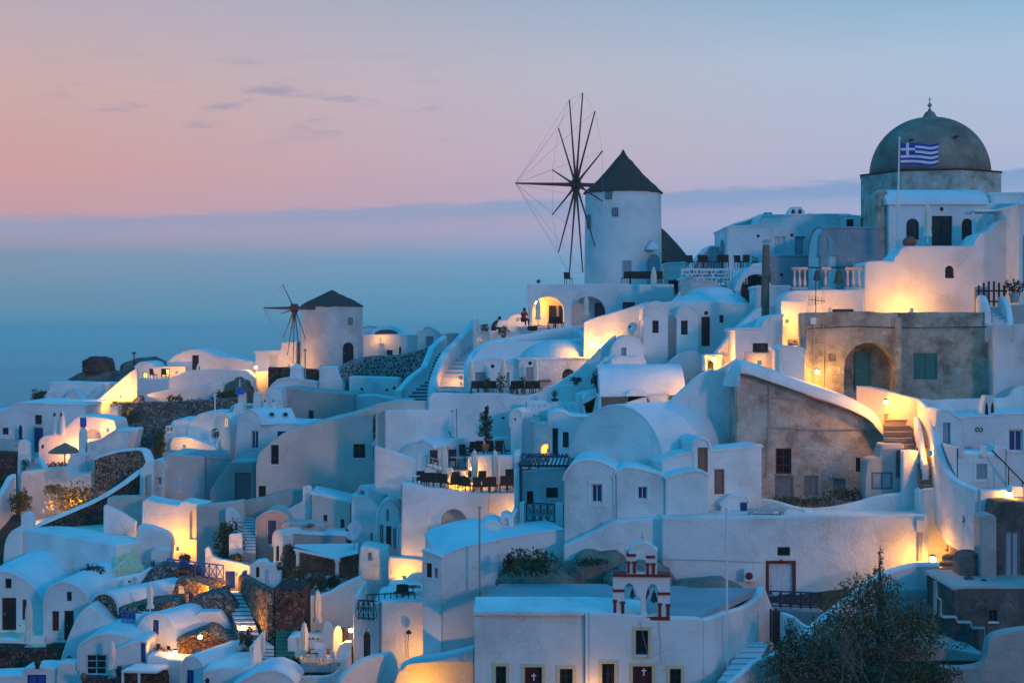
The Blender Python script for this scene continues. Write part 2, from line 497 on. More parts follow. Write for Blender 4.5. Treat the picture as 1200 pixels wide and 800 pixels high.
def opening(root, fac, kind, q_, style, rec, surface=False):
    """a window or door with frame and panel, in facade coordinates"""
    u0, v0, u1, v1 = q_
    arch = 'a' in kind
    fm, pm = STY[style]
    hp = hole_poly(u0, v0, u1, v1, arch)
    fw = min(0.09, (u1 - u0) * 0.14)
    ip = inset(hp, fw)
    n = len(hp)
    y0, y1 = (rec - 0.07, rec + 0.01) if not surface else (-0.05, 0.02)
    is_door = 'd' in kind
    a = MB(fac.M)
    vs = [(x, y0, z) for x, z in hp] + [(x, y0, z) for x, z in ip] + [(x, y1, z) for x, z in ip] + [(x, y1, z) for x, z in hp]
    fs = []
    for i in range(n):
        j = (i + 1) % n
        fs += [(i, j, n + j, n + i), (n + i, n + j, 2 * n + j, 2 * n + i), (i, 3 * n + i, 3 * n + j, j)]
    a.add(vs, fs)
    W_, H_ = u1 - u0, v1 - v0
    mid = (u0 + u1) / 2
    if not is_door or style in ('red', 'blue', 'dark') and W_ > 1.1:
        a.box((mid - 0.025, y0 + 0.005, v0 + fw), (mid + 0.025, y1, v1 - fw * (3 if arch else 1)))
    if not is_door and pm in ('glass', 'lit_window') and H_ > 0.7:
        for k in (1, 2):
            zz = v0 + H_ * k / 3
            a.box((u0 + fw, y0 + 0.008, zz - 0.02), (u1 - fw, y1, zz + 0.02))
    b = MB(fac.M)
    yp = y1 - 0.03
    tri = geometry.tessellate_polygon([[Vector((x, z, 0)) for x, z in ip]])
    b.add([(x, yp, z) for x, z in ip], [tuple(t) for t in tri])
    if pm not in ('glass', 'lit_window', 'lit_soft', 'board') and H_ > 0.6:   # raised panels or slats
        cols_ = ((u0 + fw, mid - 0.03), (mid + 0.03, u1 - fw)) if W_ > 0.7 else ((u0 + fw, u1 - fw),)
        k_ = 3 if is_door else max(3, int(H_ / 0.16))
        top_ = v1 - fw - (W_ * 0.4 if arch else 0)
        for (ua, ub) in cols_:
            for k in range(k_):
                za = v0 + fw + (top_ - v0 - fw) * k / k_
                zb = v0 + fw + (top_ - v0 - fw) * (k + 1) / k_
                g_ = 0.05 if is_door else 0.02
                b.box((ua + g_, yp - 0.02, za + g_), (ub - g_, yp, zb - g_))
    if is_door:
        do = b.build('door', pm, root)
        a.build('door_frame', fm, do)
        if W_ * F / fac.O.y > 11:
            MB(fac.M).box((u0 + fw + 0.04, yp - 0.09, v0 + H_ * 0.46), (u0 + fw + 0.08, yp - 0.02, v0 + H_ * 0.52)).build('handle', 'metal_grey', do)
        return do
    wo = a.build('window', fm, root)
    if not surface and not arch and W_ * F / fac.O.y > 8 and rec > 0.15:
        MB(fac.M).box((u0 - 0.06, -0.06, v0 - 0.07), (u1 + 0.06, rec, v0 + 0.004)).build('sill', 'plaster_grey' if style == 'maroon' else 'plaster', wo)
    b.build('pane' if pm in ('glass', 'lit_window', 'lit_soft') else 'shutter', pm, wo)
    return wo

def prism(fac, top, vb, depth, holes=(), bev=0.07, bottom=True):
    """rounded slab: top outline (u,v) left to right, base at vb, extruded back by depth"""
    mb = MB(fac.M)
    poly = [(top[0][0], vb)] + list(top) + [(top[-1][0], vb)]
    n = len(poly)
    rings = []
    for k, (ins, yy) in enumerate([(bev, 0.0), (bev * 0.3, bev * 0.3), (0.0, bev), (0.0, depth - bev), (bev * 0.3, depth - bev * 0.3), (bev, depth)]):
        pl = inset(poly, ins) if ins > 0 else poly
        rings.append([(x, yy, z) for x, z in pl])
    vs = [v for r_ in rings for v in r_]
    fs = []
    for r_ in range(len(rings) - 1):
        for i in range(n):
            j = (i + 1) % n
            fs.append((r_ * n + i, r_ * n + j, (r_ + 1) * n + j, (r_ + 1) * n + i))
    mb.add(vs, fs)
    def cap(ring, hs, flip):
        loops = [[Vector((x, z, 0)) for x, _, z in ring]] + [[Vector((x, z, 0)) for x, z in h] for h in hs]
        flat = [p for l in loops for p in l]
        tris = geometry.tessellate_polygon(loops)
        y = ring[0][1]
        mb.add([(p.x, y, p.y) for p in flat], [tuple(reversed(t)) if flip else tuple(t) for t in tris])
    cap(rings[0], [h for h, _, _ in holes], False)
    cap(rings[-1], [h for h, dd, _ in holes if dd >= depth], True)
    for h, dd, back in holes:
        m = len(h)
        dd = min(dd, depth)
        mb.add([(x, 0, z) for x, z in h] + [(x, dd, z) for x, z in h], [(i, m + i, m + (i + 1) % m, (i + 1) % m) for i in range(m)])
        if back:
            tr = geometry.tessellate_polygon([[Vector((x, z, 0)) for x, z in h]])
            mb.add([(x, dd, z) for x, z in h], [tuple(t) for t in tr])
    return mb

def densify(pts, step=1.1, amp=0.07, seed=0):
    """hand-plastered edges are never ruler straight"""
    res = [pts[0]]
    for a, b in zip(pts, pts[1:]):
        L = math.hypot(b[0] - a[0], b[1] - a[1])
        k = int(L / step)
        for i in range(1, k + 1):
            t = i / (k + 1)
            x, z = a[0] + (b[0] - a[0]) * t, a[1] + (b[1] - a[1]) * t
            res.append((x, z + amp * noise.noise(Vector((x * 0.8 + seed, z * 0.8, seed)))))
        res.append(b)
    return res

def house(name, label, cat, d, yaw, depth, top, yb, wins=(), m='plaster', roof='plaster', rt=0.10, drop=1.6, rnd=0.16, group=None, surround=None, xr=None, over=0.04, bev=0.07, front='wall'):
    xs = [p[0] for p in top]
    xr = (min(xs) + max(xs)) / 2 if xr is None else xr
    fac = Fac(P(xr, yb, d), yaw)
    root = empty(name, fac.M, label, cat, group)
    t2 = [fac.px(*p) for p in top]
    rnd *= 0.65
    poly = [(t2[0][0], -drop)] + t2 + [(t2[-1][0], -drop)]
    poly = fillet(poly, rnd)
    tl = densify(poly[1:-1], seed=xr % 7)
    holes, later = [], []
    for wdef in wins:
        kind, x0, y0, x1, y1 = wdef[:5]
        style = wdef[5] if len(wdef) > 5 else 'dark'
        if kind[0] == 's': continue
        (u0, vt), (u1, _) = fac.px(x0, y0), fac.px(x1, y0)
        vb_ = fac.px(x0, y1)[1]
        if kind[0] == 'r':
            cx, cy, rr = (u0 + u1) / 2, (vt + vb_) / 2, (u1 - u0) / 2
            holes.append(([(cx + rr * math.cos(R(a)), cy + rr * math.sin(R(a))) for a in range(0, 360, 36)], 0.3 if kind != 'rt' else 9e9, kind != 'rt'))
            if kind != 'rt':
                later.append(('vent', (cx, cy, rr)))
            continue
        hp = hole_poly(u0, vb_, u1, vt, 'a' in kind)
        if kind[0] == 't': holes.append((hp, 9e9, False))
        elif kind[0] == 'n': holes.append((hp, wdef[6] if len(wdef) > 6 else 0.8, True))
        else:
            rec = wdef[6] if len(wdef) > 6 else 0.2
            holes.append((hp, rec, False))
            later.append((kind, (u0, vb_, u1, vt), style, rec, hp))
    wall = prism(fac, tl, -drop, depth, holes, bev).build(front, m, root, smooth=40)
    for l in later:
        if l[0] == 'vent':
            cx, cy, rr = l[1]
            MB(fac.M).add([(cx + rr * 1.05 * math.cos(R(a)), 0.22, cy + rr * 1.05 * math.sin(R(a))) for a in range(0, 360, 36)], [tuple(range(10))]).build('vent', 'glass', root)
        else:
            opening(root, fac, l[0], l[1], l[2], l[3])
            if surround and not (surround == 'maroon' and 'd' not in l[0]):
                hp, n = l[4], len(l[4])
                op = inset(hp, -0.16)
                if 'd' in l[0]: op[0] = (op[0][0], hp[0][1]); op[1] = (op[1][0], hp[1][1])
                a = MB(fac.M)
                a.add([(x, -0.035, z) for x, z in hp] + [(x, -0.035, z) for x, z in op] + [(x, 0.02, z) for x, z in op] + [(x, 0.1, z) for x, z in hp],
                      [f for i in range(n) for f in ((i, (i + 1) % n, n + (i + 1) % n, n + i), (n + i, n + (i + 1) % n, 2 * n + (i + 1) % n, 2 * n + i), (3 * n + i, 3 * n + (i + 1) % n, (i + 1) % n, i))])
                a.build('surround', surround, root)
    if roof:
        # shell that caps the outline, its rim standing a little proud of the front
        tt = [p for p in tl]
        i0 = 1 if abs(tt[0][0] - tt[1][0]) < 0.02 else 0
        up_ = []
        for i, p in enumerate(tt):
            a, b = Vector(tt[max(i - 1, 0)]), Vector(tt[min(i + 1, len(tt) - 1)])
            dd = (b - a)
            dd = dd.normalized() if dd.length > 1e-6 else Vector((1, 0))
            up_.append((p[0] - dd.y * rt, p[1] + dd.x * rt))
        low_ = [(p[0] + (q2[0] - p[0]) * -0.3, p[1] + (q2[1] - p[1]) * -0.3) for p, q2 in zip(tt, up_)]
        n = len(tt)
        ys = (-over, -over + 0.05, depth - 0.05 + over, depth + over)
        mids = [((a[0] * 0.35 + b[0] * 0.65), (a[1] * 0.35 + b[1] * 0.65)) for a, b in zip(low_, up_)]
        rb = MB(fac.M)
        vs = [(x, ys[0], z) for x, z in low_] + [(x, ys[0], z) for x, z in mids] + [(x, ys[1], z) for x, z in up_] + [(x, ys[2], z) for x, z in up_] + [(x, ys[3], z) for x, z in mids] + [(x, ys[3], z) for x, z in low_]
        fs = [(r_ * n + i, r_ * n + i + 1, (r_ + 1) * n + i + 1, (r_ + 1) * n + i) for r_ in range(5) for i in range(n - 1)]
        fs += [(5 * n + i, 5 * n + i + 1, i + 1, i) for i in range(n - 1)]
        fs += [(0, n, 2 * n, 3 * n, 4 * n, 5 * n), tuple(r_ * n + n - 1 for r_ in (5, 4, 3, 2, 1, 0))]
        rb.add(vs, fs)
        rb.build('roof', roof, root, smooth=45)
    # windows on the visible side walls
    uL, uR = tl[0][0], tl[-1][0]
    for wdef in wins:
        if wdef[0][0] != 's': continue
        kind, x0, y0, x1, y1 = wdef[:5]
        style = wdef[5]
        side = 'R' if 'R' in kind else 'L'
        sf = Fac(fac.M @ Vector((uR if side == 'R' else uL, 0, 0)), yaw + (90 if side == 'R' else -90))
        (u0, vt), (u1, _) = sf.px(x0, y0), sf.px(x1, y0)
        opening(root, sf, kind.replace('s', '').replace('R', '').replace('L', '') or 'w', (min(u0, u1), sf.px(x0, y1)[1], max(u0, u1), vt), style, 0.0, surface=True)
    root['_fac'] = 0
    del root['_fac']
    FACS[root.name] = fac
    return root
FACS = {}

def catmull(pts, k=4):
    if len(pts) < 3: return pts
    res = []
    for i in range(len(pts) - 1):
        p0, p1, p2, p3 = pts[max(i - 1, 0)], pts[i], pts[i + 1], pts[min(i + 2, len(pts) - 1)]
        for j in range(k):
            t = j / k
            res.append(tuple(0.5 * (2 * b + (c - a) * t + (2 * a - 5 * b + 4 * c - d_) * t * t + (3 * b - a - 3 * c + d_) * t ** 3) for a, b, c, d_ in zip(p0, p1, p2, p3)))
    res.append(tuple(pts[-1]))
    return res

def ribbon(pts, th):
    """pts: (Vector top, z bottom); a free-standing wall with a rounded top"""
    mb = MB()
    n = len(pts)
    prof = [(-0.5, 'b'), (-0.5, -0.30), (-0.40, -0.10), (-0.18, 0.0), (0.18, 0.0), (0.40, -0.10), (0.5, -0.30), (0.5, 'b')]
    vs, fs = [], []
    for i, (p, zb) in enumerate(pts):
        a, b = pts[max(i - 1, 0)][0], pts[min(i + 1, n - 1)][0]
        t = Vector((b.x - a.x, b.y - a.y, 0)).normalized()
        nn = Vector((-t.y, t.x, 0))
        for (o, z) in prof:
            q_ = p + nn * (o * th)
            vs.append((q_.x, q_.y, zb if z == 'b' else p.z + z * th))
    m = len(prof)
    for i in range(n - 1):
        for k in range(m - 1):
            fs.append((i * m + k, i * m + k + 1, (i + 1) * m + k + 1, (i + 1) * m + k))
    fs.append(tuple(range(m - 1, -1, -1))); fs.append(tuple(range((n - 1) * m, n * m)))
    fs = [tuple(reversed(f)) for f in fs]
    return mb.add(vs, fs)
def wall(label, pts, th=0.35, m='plaster', name='plaster_wall', cat='wall', group=None, smooth=True, k=4, coping=None, drop=0.8):
    """pts: (x, ytop, d, ybottom) in the photograph with the distance of each point"""
    pp = catmull([tuple(float(v) for v in p) for p in pts], k) if smooth else pts
    w3 = []
    for (x, y, d, yb) in pp:
        t = P(x, y, d)
        w3.append((t + Vector((0, 0, 0.03 * noise.noise(t * 0.7))), P(x, yb, d).z - drop))
    if coping:
        c = sum((p for p, _ in w3), Vector()) / len(w3)
        root = thing(name, label, cat, Vector((c.x, c.y, min(z for _, z in w3) + drop)), 0, group)
        ribbon([(p - Vector((0, 0, 0.1)), z) for p, z in w3], th).build('wall_body', m, root, smooth=50)
        ribbon([(p, p.z - 0.2) for p, z in w3], th + 0.12).build('coping', coping, root, smooth=50)
        return root
    return ribbon(w3, th).build(name, m, None, smooth=50, label=label, cat=cat, group=group)

def deck(name, label, cat, pts, ref, th=0.25, m='paving', parent=None, kind=None, group=None):
    """horizontal slab: pts are (column of the photograph, distance); ref fixes its height"""
    z = P(*ref).z
    v = [Vector(((x - 600.0) * d / F, d, z)) for x, d in pts]
    n = len(v)
    mb = MB()
    mb.add([tuple(p) for p in v] + [(p.x, p.y, z - th) for p in v], [tuple(range(n)), tuple(range(2 * n - 1, n - 1, -1))] + [(i, n + i, n + (i + 1) % n, (i + 1) % n) for i in range(n)])
    return mb.build(name, m, parent, label=label, cat=cat, kind=kind, group=group)

def stairs(label, BL, BR, TL, TR, n, m='step_white', m2=None, name='stairs', group=None):
    bl, br, tl, tr = P(*BL), P(*BR), P(*TL), P(*TR)
    c = (bl + br) / 2
    root = thing(name, label, 'stairs', c, 0, group)
    riser, tread = MB(), MB()
    for i in range(n):
        t0, t1 = i / n, (i + 1) / n
        a, b = bl.lerp(tl, t0), br.lerp(tr, t0)
        e, f_ = bl.lerp(tl, t1), br.lerp(tr, t1)
        z0, z1 = c.z + ((tl.z + tr.z) / 2 - c.z) * t0, c.z + ((tl.z + tr.z) / 2 - c.z) * t1
        zt = z1 - 0.05
        riser.hexa([(a.x, a.y, z0 - 0.8), (b.x, b.y, z0 - 0.8), (f_.x, f_.y, z0 - 0.8), (e.x, e.y, z0 - 0.8), (a.x, a.y, zt), (b.x, b.y, zt), (f_.x, f_.y, zt), (e.x, e.y, zt)])
        fr = Vector((a.x - e.x, a.y - e.y, 0)).normalized() * 0.04
        tread.hexa([(a.x + fr.x, a.y + fr.y, zt), (b.x + fr.x, b.y + fr.y, zt), (f_.x, f_.y, zt), (e.x, e.y, zt), (a.x + fr.x, a.y + fr.y, z1), (b.x + fr.x, b.y + fr.y, z1), (f_.x, f_.y, z1), (e.x, e.y, z1)])
    riser.build('risers', m2 or m, root)
    tread.build('treads', m, root)
    return root

def lamp(label, x, y, d, power, r=0.09, kind='wall', col=(1.0, 0.385, 0.022), group='warm wall lamps lighting the village', post=0.0, off=0.0):
    p = P(x, y, d)
    hid = label.startswith('hidden')
    r *= 1.35
    if hid:
        label = label.replace('hidden ', 'shaded ')
        group = 'shaded uplights washing the walls'
        r = 0.05
    if post:
        root = thing('post_lamp', label, 'lamp', p - Vector((0, 0, post)), 0, group)
        MB().tube([p - Vector((0, 0, post)), p - Vector((0, 0, 0.12))], 0.035, 6).build('post', 'metal_dark', root)
    else:
        root = thing('wall_lamp', label, 'lamp', p - Vector((0, 0, 0.12)), 0, group)
        MB().box((p.x - 0.05, p.y + 0.02, p.z - 0.16), (p.x + 0.05, p.y + 0.36, p.z - 0.1)).build('bracket', 'metal_dark', root)
    MB().lathe(p, [(r * math.cos(R(a)), r * math.sin(R(a))) for a in range(-90, 91, 30)], 10).build('bulb', 'bulb', root, smooth=180)
    if hid:
        MB().lathe(p, [(0.13, -0.16), (0.13, 0.12), (0.12, 0.12), (0.12, -0.16)], 14, a0=R(195), a1=R(345)).build('shade', 'plaster', root)
    else:
        MB().lathe(p + Vector((0, 0, r * 1.1)), [(r * 1.3, 0), (r * 1.1, 0.03), (0.01, 0.09)], 10).build('cap', 'metal_dark', root)
    ld = bpy.data.lights.new('lamp_light', 'POINT')
    ld.energy = power * 2.6; ld.color = col; ld.shadow_soft_size = 0.06 if hid else r + 0.03
    lo_ = bpy.data.objects.new('lamp_light', ld)
    C.objects.link(lo_)
    lo_.parent = root
    lo_.location = MAT[root.name].inverted() @ (p + Vector((0, 0.02 if hid else -0.16, 0.0 if hid else -0.02)))
    return root

def parasol(label, x, yt, yb, d, group='folded cream parasols on the terraces', m='fabric'):
    a, b = P(x, yt, d), P(x, yb, d)
    H = a.z - b.z
    root = thing('closed_parasol', label, 'parasol', b, random.uniform(0, 90), group)
    MB().tube([b, b + Vector((0, 0, H * 0.97))], 0.035, 6).build('pole', 'white_paint', root)
    zz = [(0.97, 0.02), (0.955, 0.09), (0.93, 0.13), (0.90, 0.10), (0.86, 0.15), (0.7, 0.20), (0.5, 0.19), (0.38, 0.16), (0.30, 0.23), (0.24, 0.25)]
    w_ = min(1.0, H / 2.4)
    MB().lathe(b, [(r * w_, H * z) for z, r in zz[::-1]], 16, pleat=0.16).build('canopy', m, root, smooth=60)
    MB().lathe(b, [(0.26, 0.0), (0.26, 0.06), (0.05, 0.12), (0.03, 0.2)], 12).build('base', 'metal_grey', root)
    MB().lathe(b + Vector((0, 0, H * 0.97)), [(0.03, 0), (0.035, 0.04), (0.0, 0.09)], 6).build('finial', 'white_paint', root)
    return root

def leaf_cloud(mb, c, rx, ry, rz, n, size, shell=0.35, seed=0, flat=0.0):
    rnd = random.Random(seed)
    c = Vector(c)
    for _ in range(n):
        while True:
            v = Vector((rnd.uniform(-1, 1), rnd.uniform(-1, 1), rnd.uniform(-0.8 if not flat else -0.1, 1)))
            L = v.length
            if L < 1.0 and L > shell * rnd.random(): break
        q_ = v.normalized()
        bump = 1 + 0.45 * noise.noise(q_ * 2.3 + Vector((seed * 3.1, 0, 0)))
        if noise.noise(Vector((v.x * 2.6 + seed, v.y * 2.6, v.z * 2.6))) < -0.22: continue
        p = c + Vector((v.x * rx * bump, v.y * ry * bump, v.z * rz * bump))
        s_ = size * rnd.uniform(0.6, 1.4)
        u = Vector((rnd.gauss(0, 1), rnd.gauss(0, 1), rnd.gauss(0, 1))).normalized()
        w_ = u.cross(Vector((rnd.gauss(0, 1), rnd.gauss(0, 1), rnd.gauss(0, 1)))).normalized()
        mb.add([p - u * s_, p + w_ * s_ * 0.45, p + u * s_, p - w_ * s_ * 0.45], [(0, 1, 2, 3)])
def bush(label, x, yb, d, wpx, hpx, m='leaf', n=500, size=0.09, name='bush', cat='bush', group=None, deep=None, flower=None, pot=None, sub=None):
    sc = d / F
    b = P(x, yb, d)
    rx, rz = wpx * sc / 2, hpx * sc
    ry = deep or rx * 0.8
    if not (pot or flower or sub):
        a = MB()
        for i in range(max(2, int(wpx / 12))):
            t = random.uniform(-0.6, 0.6)
            leaf_cloud(a, b + Vector((rx * t, ry * random.uniform(-.4, .4), rz * random.uniform(0.25, 0.5))), rx * 0.55, ry * 0.6, rz * 0.55, n // max(2, int(wpx / 12)), size, seed=i + int(x))
        return a.build(name, m, None, label=label, cat=cat, group=group)
    root = thing(name, label, cat, b, 0, group)
    z0 = 0
    if pot:
        pw, ph = pot[0] * sc / 2, pot[1] * sc
        MB().lathe(b, [(pw * 0.65, 0), (pw * 0.95, ph * 0.8), (pw * 1.1, ph * 0.85), (pw * 1.1, ph), (pw * 0.9, ph), (pw * 0.85, ph * 0.85)], 14).build('pot', pot[2] if len(pot) > 2 else 'terracotta', root, smooth=50)
        z0 = ph * 0.9
    a = MB()
    leaf_cloud(a, b + Vector((0, 0, z0 + (rz - z0) * 0.5)), rx, ry, (rz - z0) * 0.6, n, size, seed=int(x))
    a.build('foliage', m, root)
    if flower:
        a = MB()
        leaf_cloud(a, b + Vector((0, 0, z0 + (rz - z0) * 0.55)), rx * 1.02, ry * 1.02, (rz - z0) * 0.6, n // 4, size * 0.9, 0.9, seed=int(x) + 5)
        a.build('blossom', flower, root)
    st = MB()
    for i in range(3):
        st.tube([b + Vector((0, 0, z0 * 0.8)), b + Vector((random.uniform(-.3, .3) * rx, random.uniform(-.3, .3) * ry, z0 + (rz - z0) * 0.6))], 0.025, 5)
    st.build('stem', 'bark', root)
    return root
def agave(label, x, yb, d, wpx, hpx, pot=None, name='agave', m='leaf_agave', nb=16, group=None):
    sc = d / F
    b = P(x, yb, d)
    root = thing(name, label, 'plant', b, 0, group)
    z0 = 0.0
    if pot:
        pw, ph = pot[0] * sc / 2, pot[1] * sc
        MB().lathe(b, [(pw * 0.7, 0), (pw, ph * 0.8), (pw * 1.1, ph), (pw * 0.9, ph), (pw * 0.85, ph * 0.8)], 14).build('pot', pot[2] if len(pot) > 2 else 'terracotta', root, smooth=50)
        z0 = ph
    R_, H_ = wpx * sc / 2, hpx * sc - z0
    for i in range(nb):
        a = 2.4 * i; el_ = 0.25 + 0.75 * (i / nb)
        dx, dy = math.cos(a), math.sin(a)
        rr = R_ * (1.15 - el_ * 0.8)
        l = MB()
        base = b + Vector((0, 0, z0)); mid_ = base + Vector((dx * rr * 0.5, dy * rr * 0.5, H_ * (0.35 + 0.3 * el_))); tip = base + Vector((dx * rr, dy * rr, H_ * (0.35 + 0.65 * el_)))
        s_ = Vector((-dy, dx, 0)) * 0.07 * max(1, R_ * 2)
        l.add([base - s_ * 0.6, base + s_ * 0.6, mid_ + s_, tip, mid_ - s_, mid_ + Vector((0, 0, -0.03))], [(0, 1, 2, 4), (4, 2, 3), (0, 4, 5), (1, 5, 2), (5, 4, 3), (5, 3, 2)])
        l.build('blade', m, root)
    return root

def railing(label, x0, y0, d0, x1, y1, d1, h, m='metal_blue', style='x', n=4, name='railing', group=None, th=0.03):
    """y0,y1 = base rows; h in metres"""
    a, b = P(x0, y0, d0), P(x1, y1, d1)
    root = thing(name, label, 'railing', (a + b) / 2, 0, group)
    up_ = Vector((0, 0, h))
    L = (b - a).length
    MB().tube([a + up_, b + up_], th * 1.2, 6).build('top_rail', m, root)
    MB().tube([a + up_ * 0.12, b + up_ * 0.12], th, 6).build('bottom_rail', m, root)
    for i in range(n + 1):
        p = a.lerp(b, i / n)
        MB().tube([p, p + up_], th, 6).build('post', m, root)
    bars = MB()
    for i in range(n):
        p, q_ = a.lerp(b, i / n), a.lerp(b, (i + 1) / n)
        if style == 'x':
            bars.tube([p + up_ * 0.12, q_ + up_ * 0.96], th * 0.7, 5); bars.tube([p + up_ * 0.96, q_ + up_ * 0.12], th * 0.7, 5)
        elif style == 'v':
            k = 6
            for j in range(1, k): r_ = p.lerp(q_, j / k); bars.tube([r_ + up_ * 0.12, r_ + up_ * 0.98], th * 0.6, 5)
        elif style == 'o':
            for (c0, rr) in ((0.35, 0.30), (0.72, 0.22)):
                cen = p.lerp(q_, 0.5) + up_ * c0
                dx = (q_ - p).normalized()
                pts = [cen + dx * (rr * h * math.cos(t)) + Vector((0, 0, rr * h * math.sin(t))) for t in [k * math.pi / 6 for k in range(13)]]
                bars.tube(pts, th * 0.6, 5)
            bars.tube([p + up_ * 0.12, q_ + up_ * 0.96], th * 0.6, 5); bars.tube([p + up_ * 0.96, q_ + up_ * 0.12], th * 0.6, 5)
    if style != 'n': bars.build('infill', m, root)
    return root
def rock(label, x0, x1, yt, yb, d, depth, m='rock', name='rock', seed=0, group=None, flat=0.75, drop=1.0):
    a, b = P(x0, yb, d), P(x1, yt, d)
    c = Vector(((a.x + b.x) / 2, d + depth / 2, a.z - drop))
    rx, rz = (b.x - a.x) / 2, b.z - a.z + drop
    vs, fs, nu, nv = [], [], 36, 16
    for j in range(nv + 1):
        ph = math.pi / 2 * j / nv
        for i in range(nu):
            t = 2 * math.pi * i / nu
            v = Vector((math.cos(t) * math.cos(ph), math.sin(t) * math.cos(ph), math.sin(ph)))
            w_ = Vector([math.copysign(abs(k_) ** flat, k_) for k_ in v])
            dsp = 1 + 0.16 * noise.noise(v * 1.7 + Vector((seed * 7.3, 0, 0))) + 0.09 * noise.noise(v * 4 + Vector((seed, 0, 0))) + 0.045 * noise.noise(v * 9)
            vs.append((c.x + w_.x * rx * dsp, c.y + w_.y * depth / 2 * dsp, c.z + w_.z * rz * (1 + (dsp - 1) * 0.6)))
    for j in range(nv):
        for i in range(nu):
            fs.append((j * nu + i, j * nu + (i + 1) % nu, (j + 1) * nu + (i + 1) % nu, (j + 1) * nu + i))
    return MB().add(vs, fs).build(name, m, None, smooth=35, label=label, cat='rock', group=group)
def chimney(x, yt, yb, d, wpx, parent=None, kind='box', label=None, m='plaster', group=None):
    a, b = P(x, yt, d), P(x, yb, d)
    w_ = wpx * d / F / 2
    H = a.z - b.z
    mb = MB()
    if kind == 'box':
        mb.hexa([(b.x - w_, b.y - w_, b.z - .3), (b.x + w_, b.y - w_, b.z - .3), (b.x + w_, b.y + w_, b.z - .3), (b.x - w_, b.y + w_, b.z - .3),
                 (b.x - w_ * .8, b.y - w_ * .8, b.z + H * .8), (b.x + w_ * .8, b.y - w_ * .8, b.z + H * .8), (b.x + w_ * .8, b.y + w_ * .8, b.z + H * .8), (b.x - w_ * .8, b.y + w_ * .8, b.z + H * .8)])
        cap = MB().lathe((b.x, b.y, b.z + H * .8), [(w_ * 1.0, 0), (w_ * 1.0, H * .05), (w_ * .5, H * .14), (0.02, H * .2)], 12)
    elif kind == 'cone':
        mb.lathe((b.x, b.y, b.z - .3), [(w_, 0), (w_ * .95, H * .3), (w_ * .62, H * .9), (w_ * .3, H + .3)], 12)
        cap = MB().lathe((b.x, b.y - w_ * .55, b.z + H * .72), [(0.02, 0), (w_ * .3, H * .06), (w_ * .2, H * .14), (0.01, H * .2)], 8)
    else:  # small gabled hood; dark plates paint the shade inside its two pointed mouths
        dp = min(w_, 0.5)
        prof = [(-w_, -.3), (w_, -.3), (w_, H * .45), (w_ * .55, H), (-w_ * .55, H), (-w_, H * .45)]
        mb.add([(b.x + u, b.y - dp, b.z + v) for u, v in prof] + [(b.x + u, b.y + dp, b.z + v) for u, v in prof],
               [(0, 1, 2, 3, 4, 5), (11, 10, 9, 8, 7, 6)] + [(i, 6 + i, 6 + (i + 1) % 6, (i + 1) % 6) for i in range(6)])
        cap = MB()
        for s_ in ((-.42, .42) if w_ > .25 else (0,)):
            k = w_ * .26
            cap.add([(b.x + s_ * w_ + u, b.y - dp - o, b.z + v) for o in (.02, -.1) for u, v in ((-k, H * .12), (k, H * .12), (k * .7, H * .5), (0, H * .72), (-k * .7, H * .5))],
                    [(0, 1, 2, 3, 4), (9, 8, 7, 6, 5)] + [(i, 5 + i, 5 + (i + 1) % 5, (i + 1) % 5) for i in range(5)])
    if parent is None:
        root = thing('chimney', label, 'chimney', b, 0, group)
        mb.build('shaft', m, root, smooth=40)
        cap.build('cowl', 'glass' if kind != 'box' else m, root, smooth=40)
        return root
    o = mb.build('chimney', m, parent, smooth=40)
    cap.build('cowl', 'glass' if kind != 'box' else m, o, smooth=40)
    return o
def dish(label, x, y, d, rpx, yaw=0, pole=0.6, group='satellite dishes on the walls'):
    c = P(x, y, d); r = rpx * d / F
    root = thing('satellite_dish', label, 'satellite dish', c - Vector((0, 0, r + pole)), 0, group)
    T = Matrix.Translation(c) @ Matrix.Rotation(R(yaw), 4, 'Z') @ Matrix.Rotation(R(65), 4, 'X')
    MB(T).lathe((0, 0, 0), [(0.02, -0.22 * r), (r * .5, -0.16 * r), (r, 0.0), (r, 0.03), (r * .5, -0.13 * r), (0.02, -0.19 * r)], 24, sx=0.92).build('reflector', 'dish', root, smooth=50)
    MB(T).tube([(0, -r, 0), (0, -r * .2, r * .9)], 0.02, 5).build('arm', 'metal_grey', root)
    MB(T).box((-.06, -r * .25 - .06, r * .85), (.06, -r * .25 + .06, r * .95 + .05)).build('receiver', 'metal_dark', root)
    MB().tube([c + Vector((0, 0.15, 0)), c + Vector((0, 0.2, -r - pole))], 0.035, 6).build('mast', 'metal_grey', root)
    return root
def chair(x, yb, d, rot, label, group, h=0.92, m='wicker'):
    b = P(x, yb, d)
    root = thing('terrace_chair', label, 'chair', b, rot, group)
    T = MAT[root.name]
    MB(T).box((-.25, -.25, .40), (.25, .25, .47)).build('seat', m, root)
    MB(T).hexa([(-.25, .20, .46), (.25, .20, .46), (.25, .26, .46), (-.25, .26, .46), (-.25, .30, h), (.25, .30, h), (.25, .35, h), (-.25, .35, h)]).build('backrest', m, root)
    for sx_ in (-1, 1):
        for sy_ in (-1, 1):
            MB(T).tube([(sx_ * .22, sy_ * .22, 0), (sx_ * .22, sy_ * .22, .41)], 0.025, 4).build('leg', m, root)
    return root
def copy_tree(o, parent=None):
    c = o.copy(); C.objects.link(c)
    if parent is not None: c.parent = parent
    for ch in [k for k in o.children]: copy_tree(ch, c)
    return c
def place(proto, x, yb, d, rot, label):
    c = copy_tree(proto)
    mtx = Matrix.Translation(P(x, yb, d)) @ Matrix.Rotation(R(rot), 4, 'Z')
    c.matrix_world = mtx; c['label'] = label
    return c
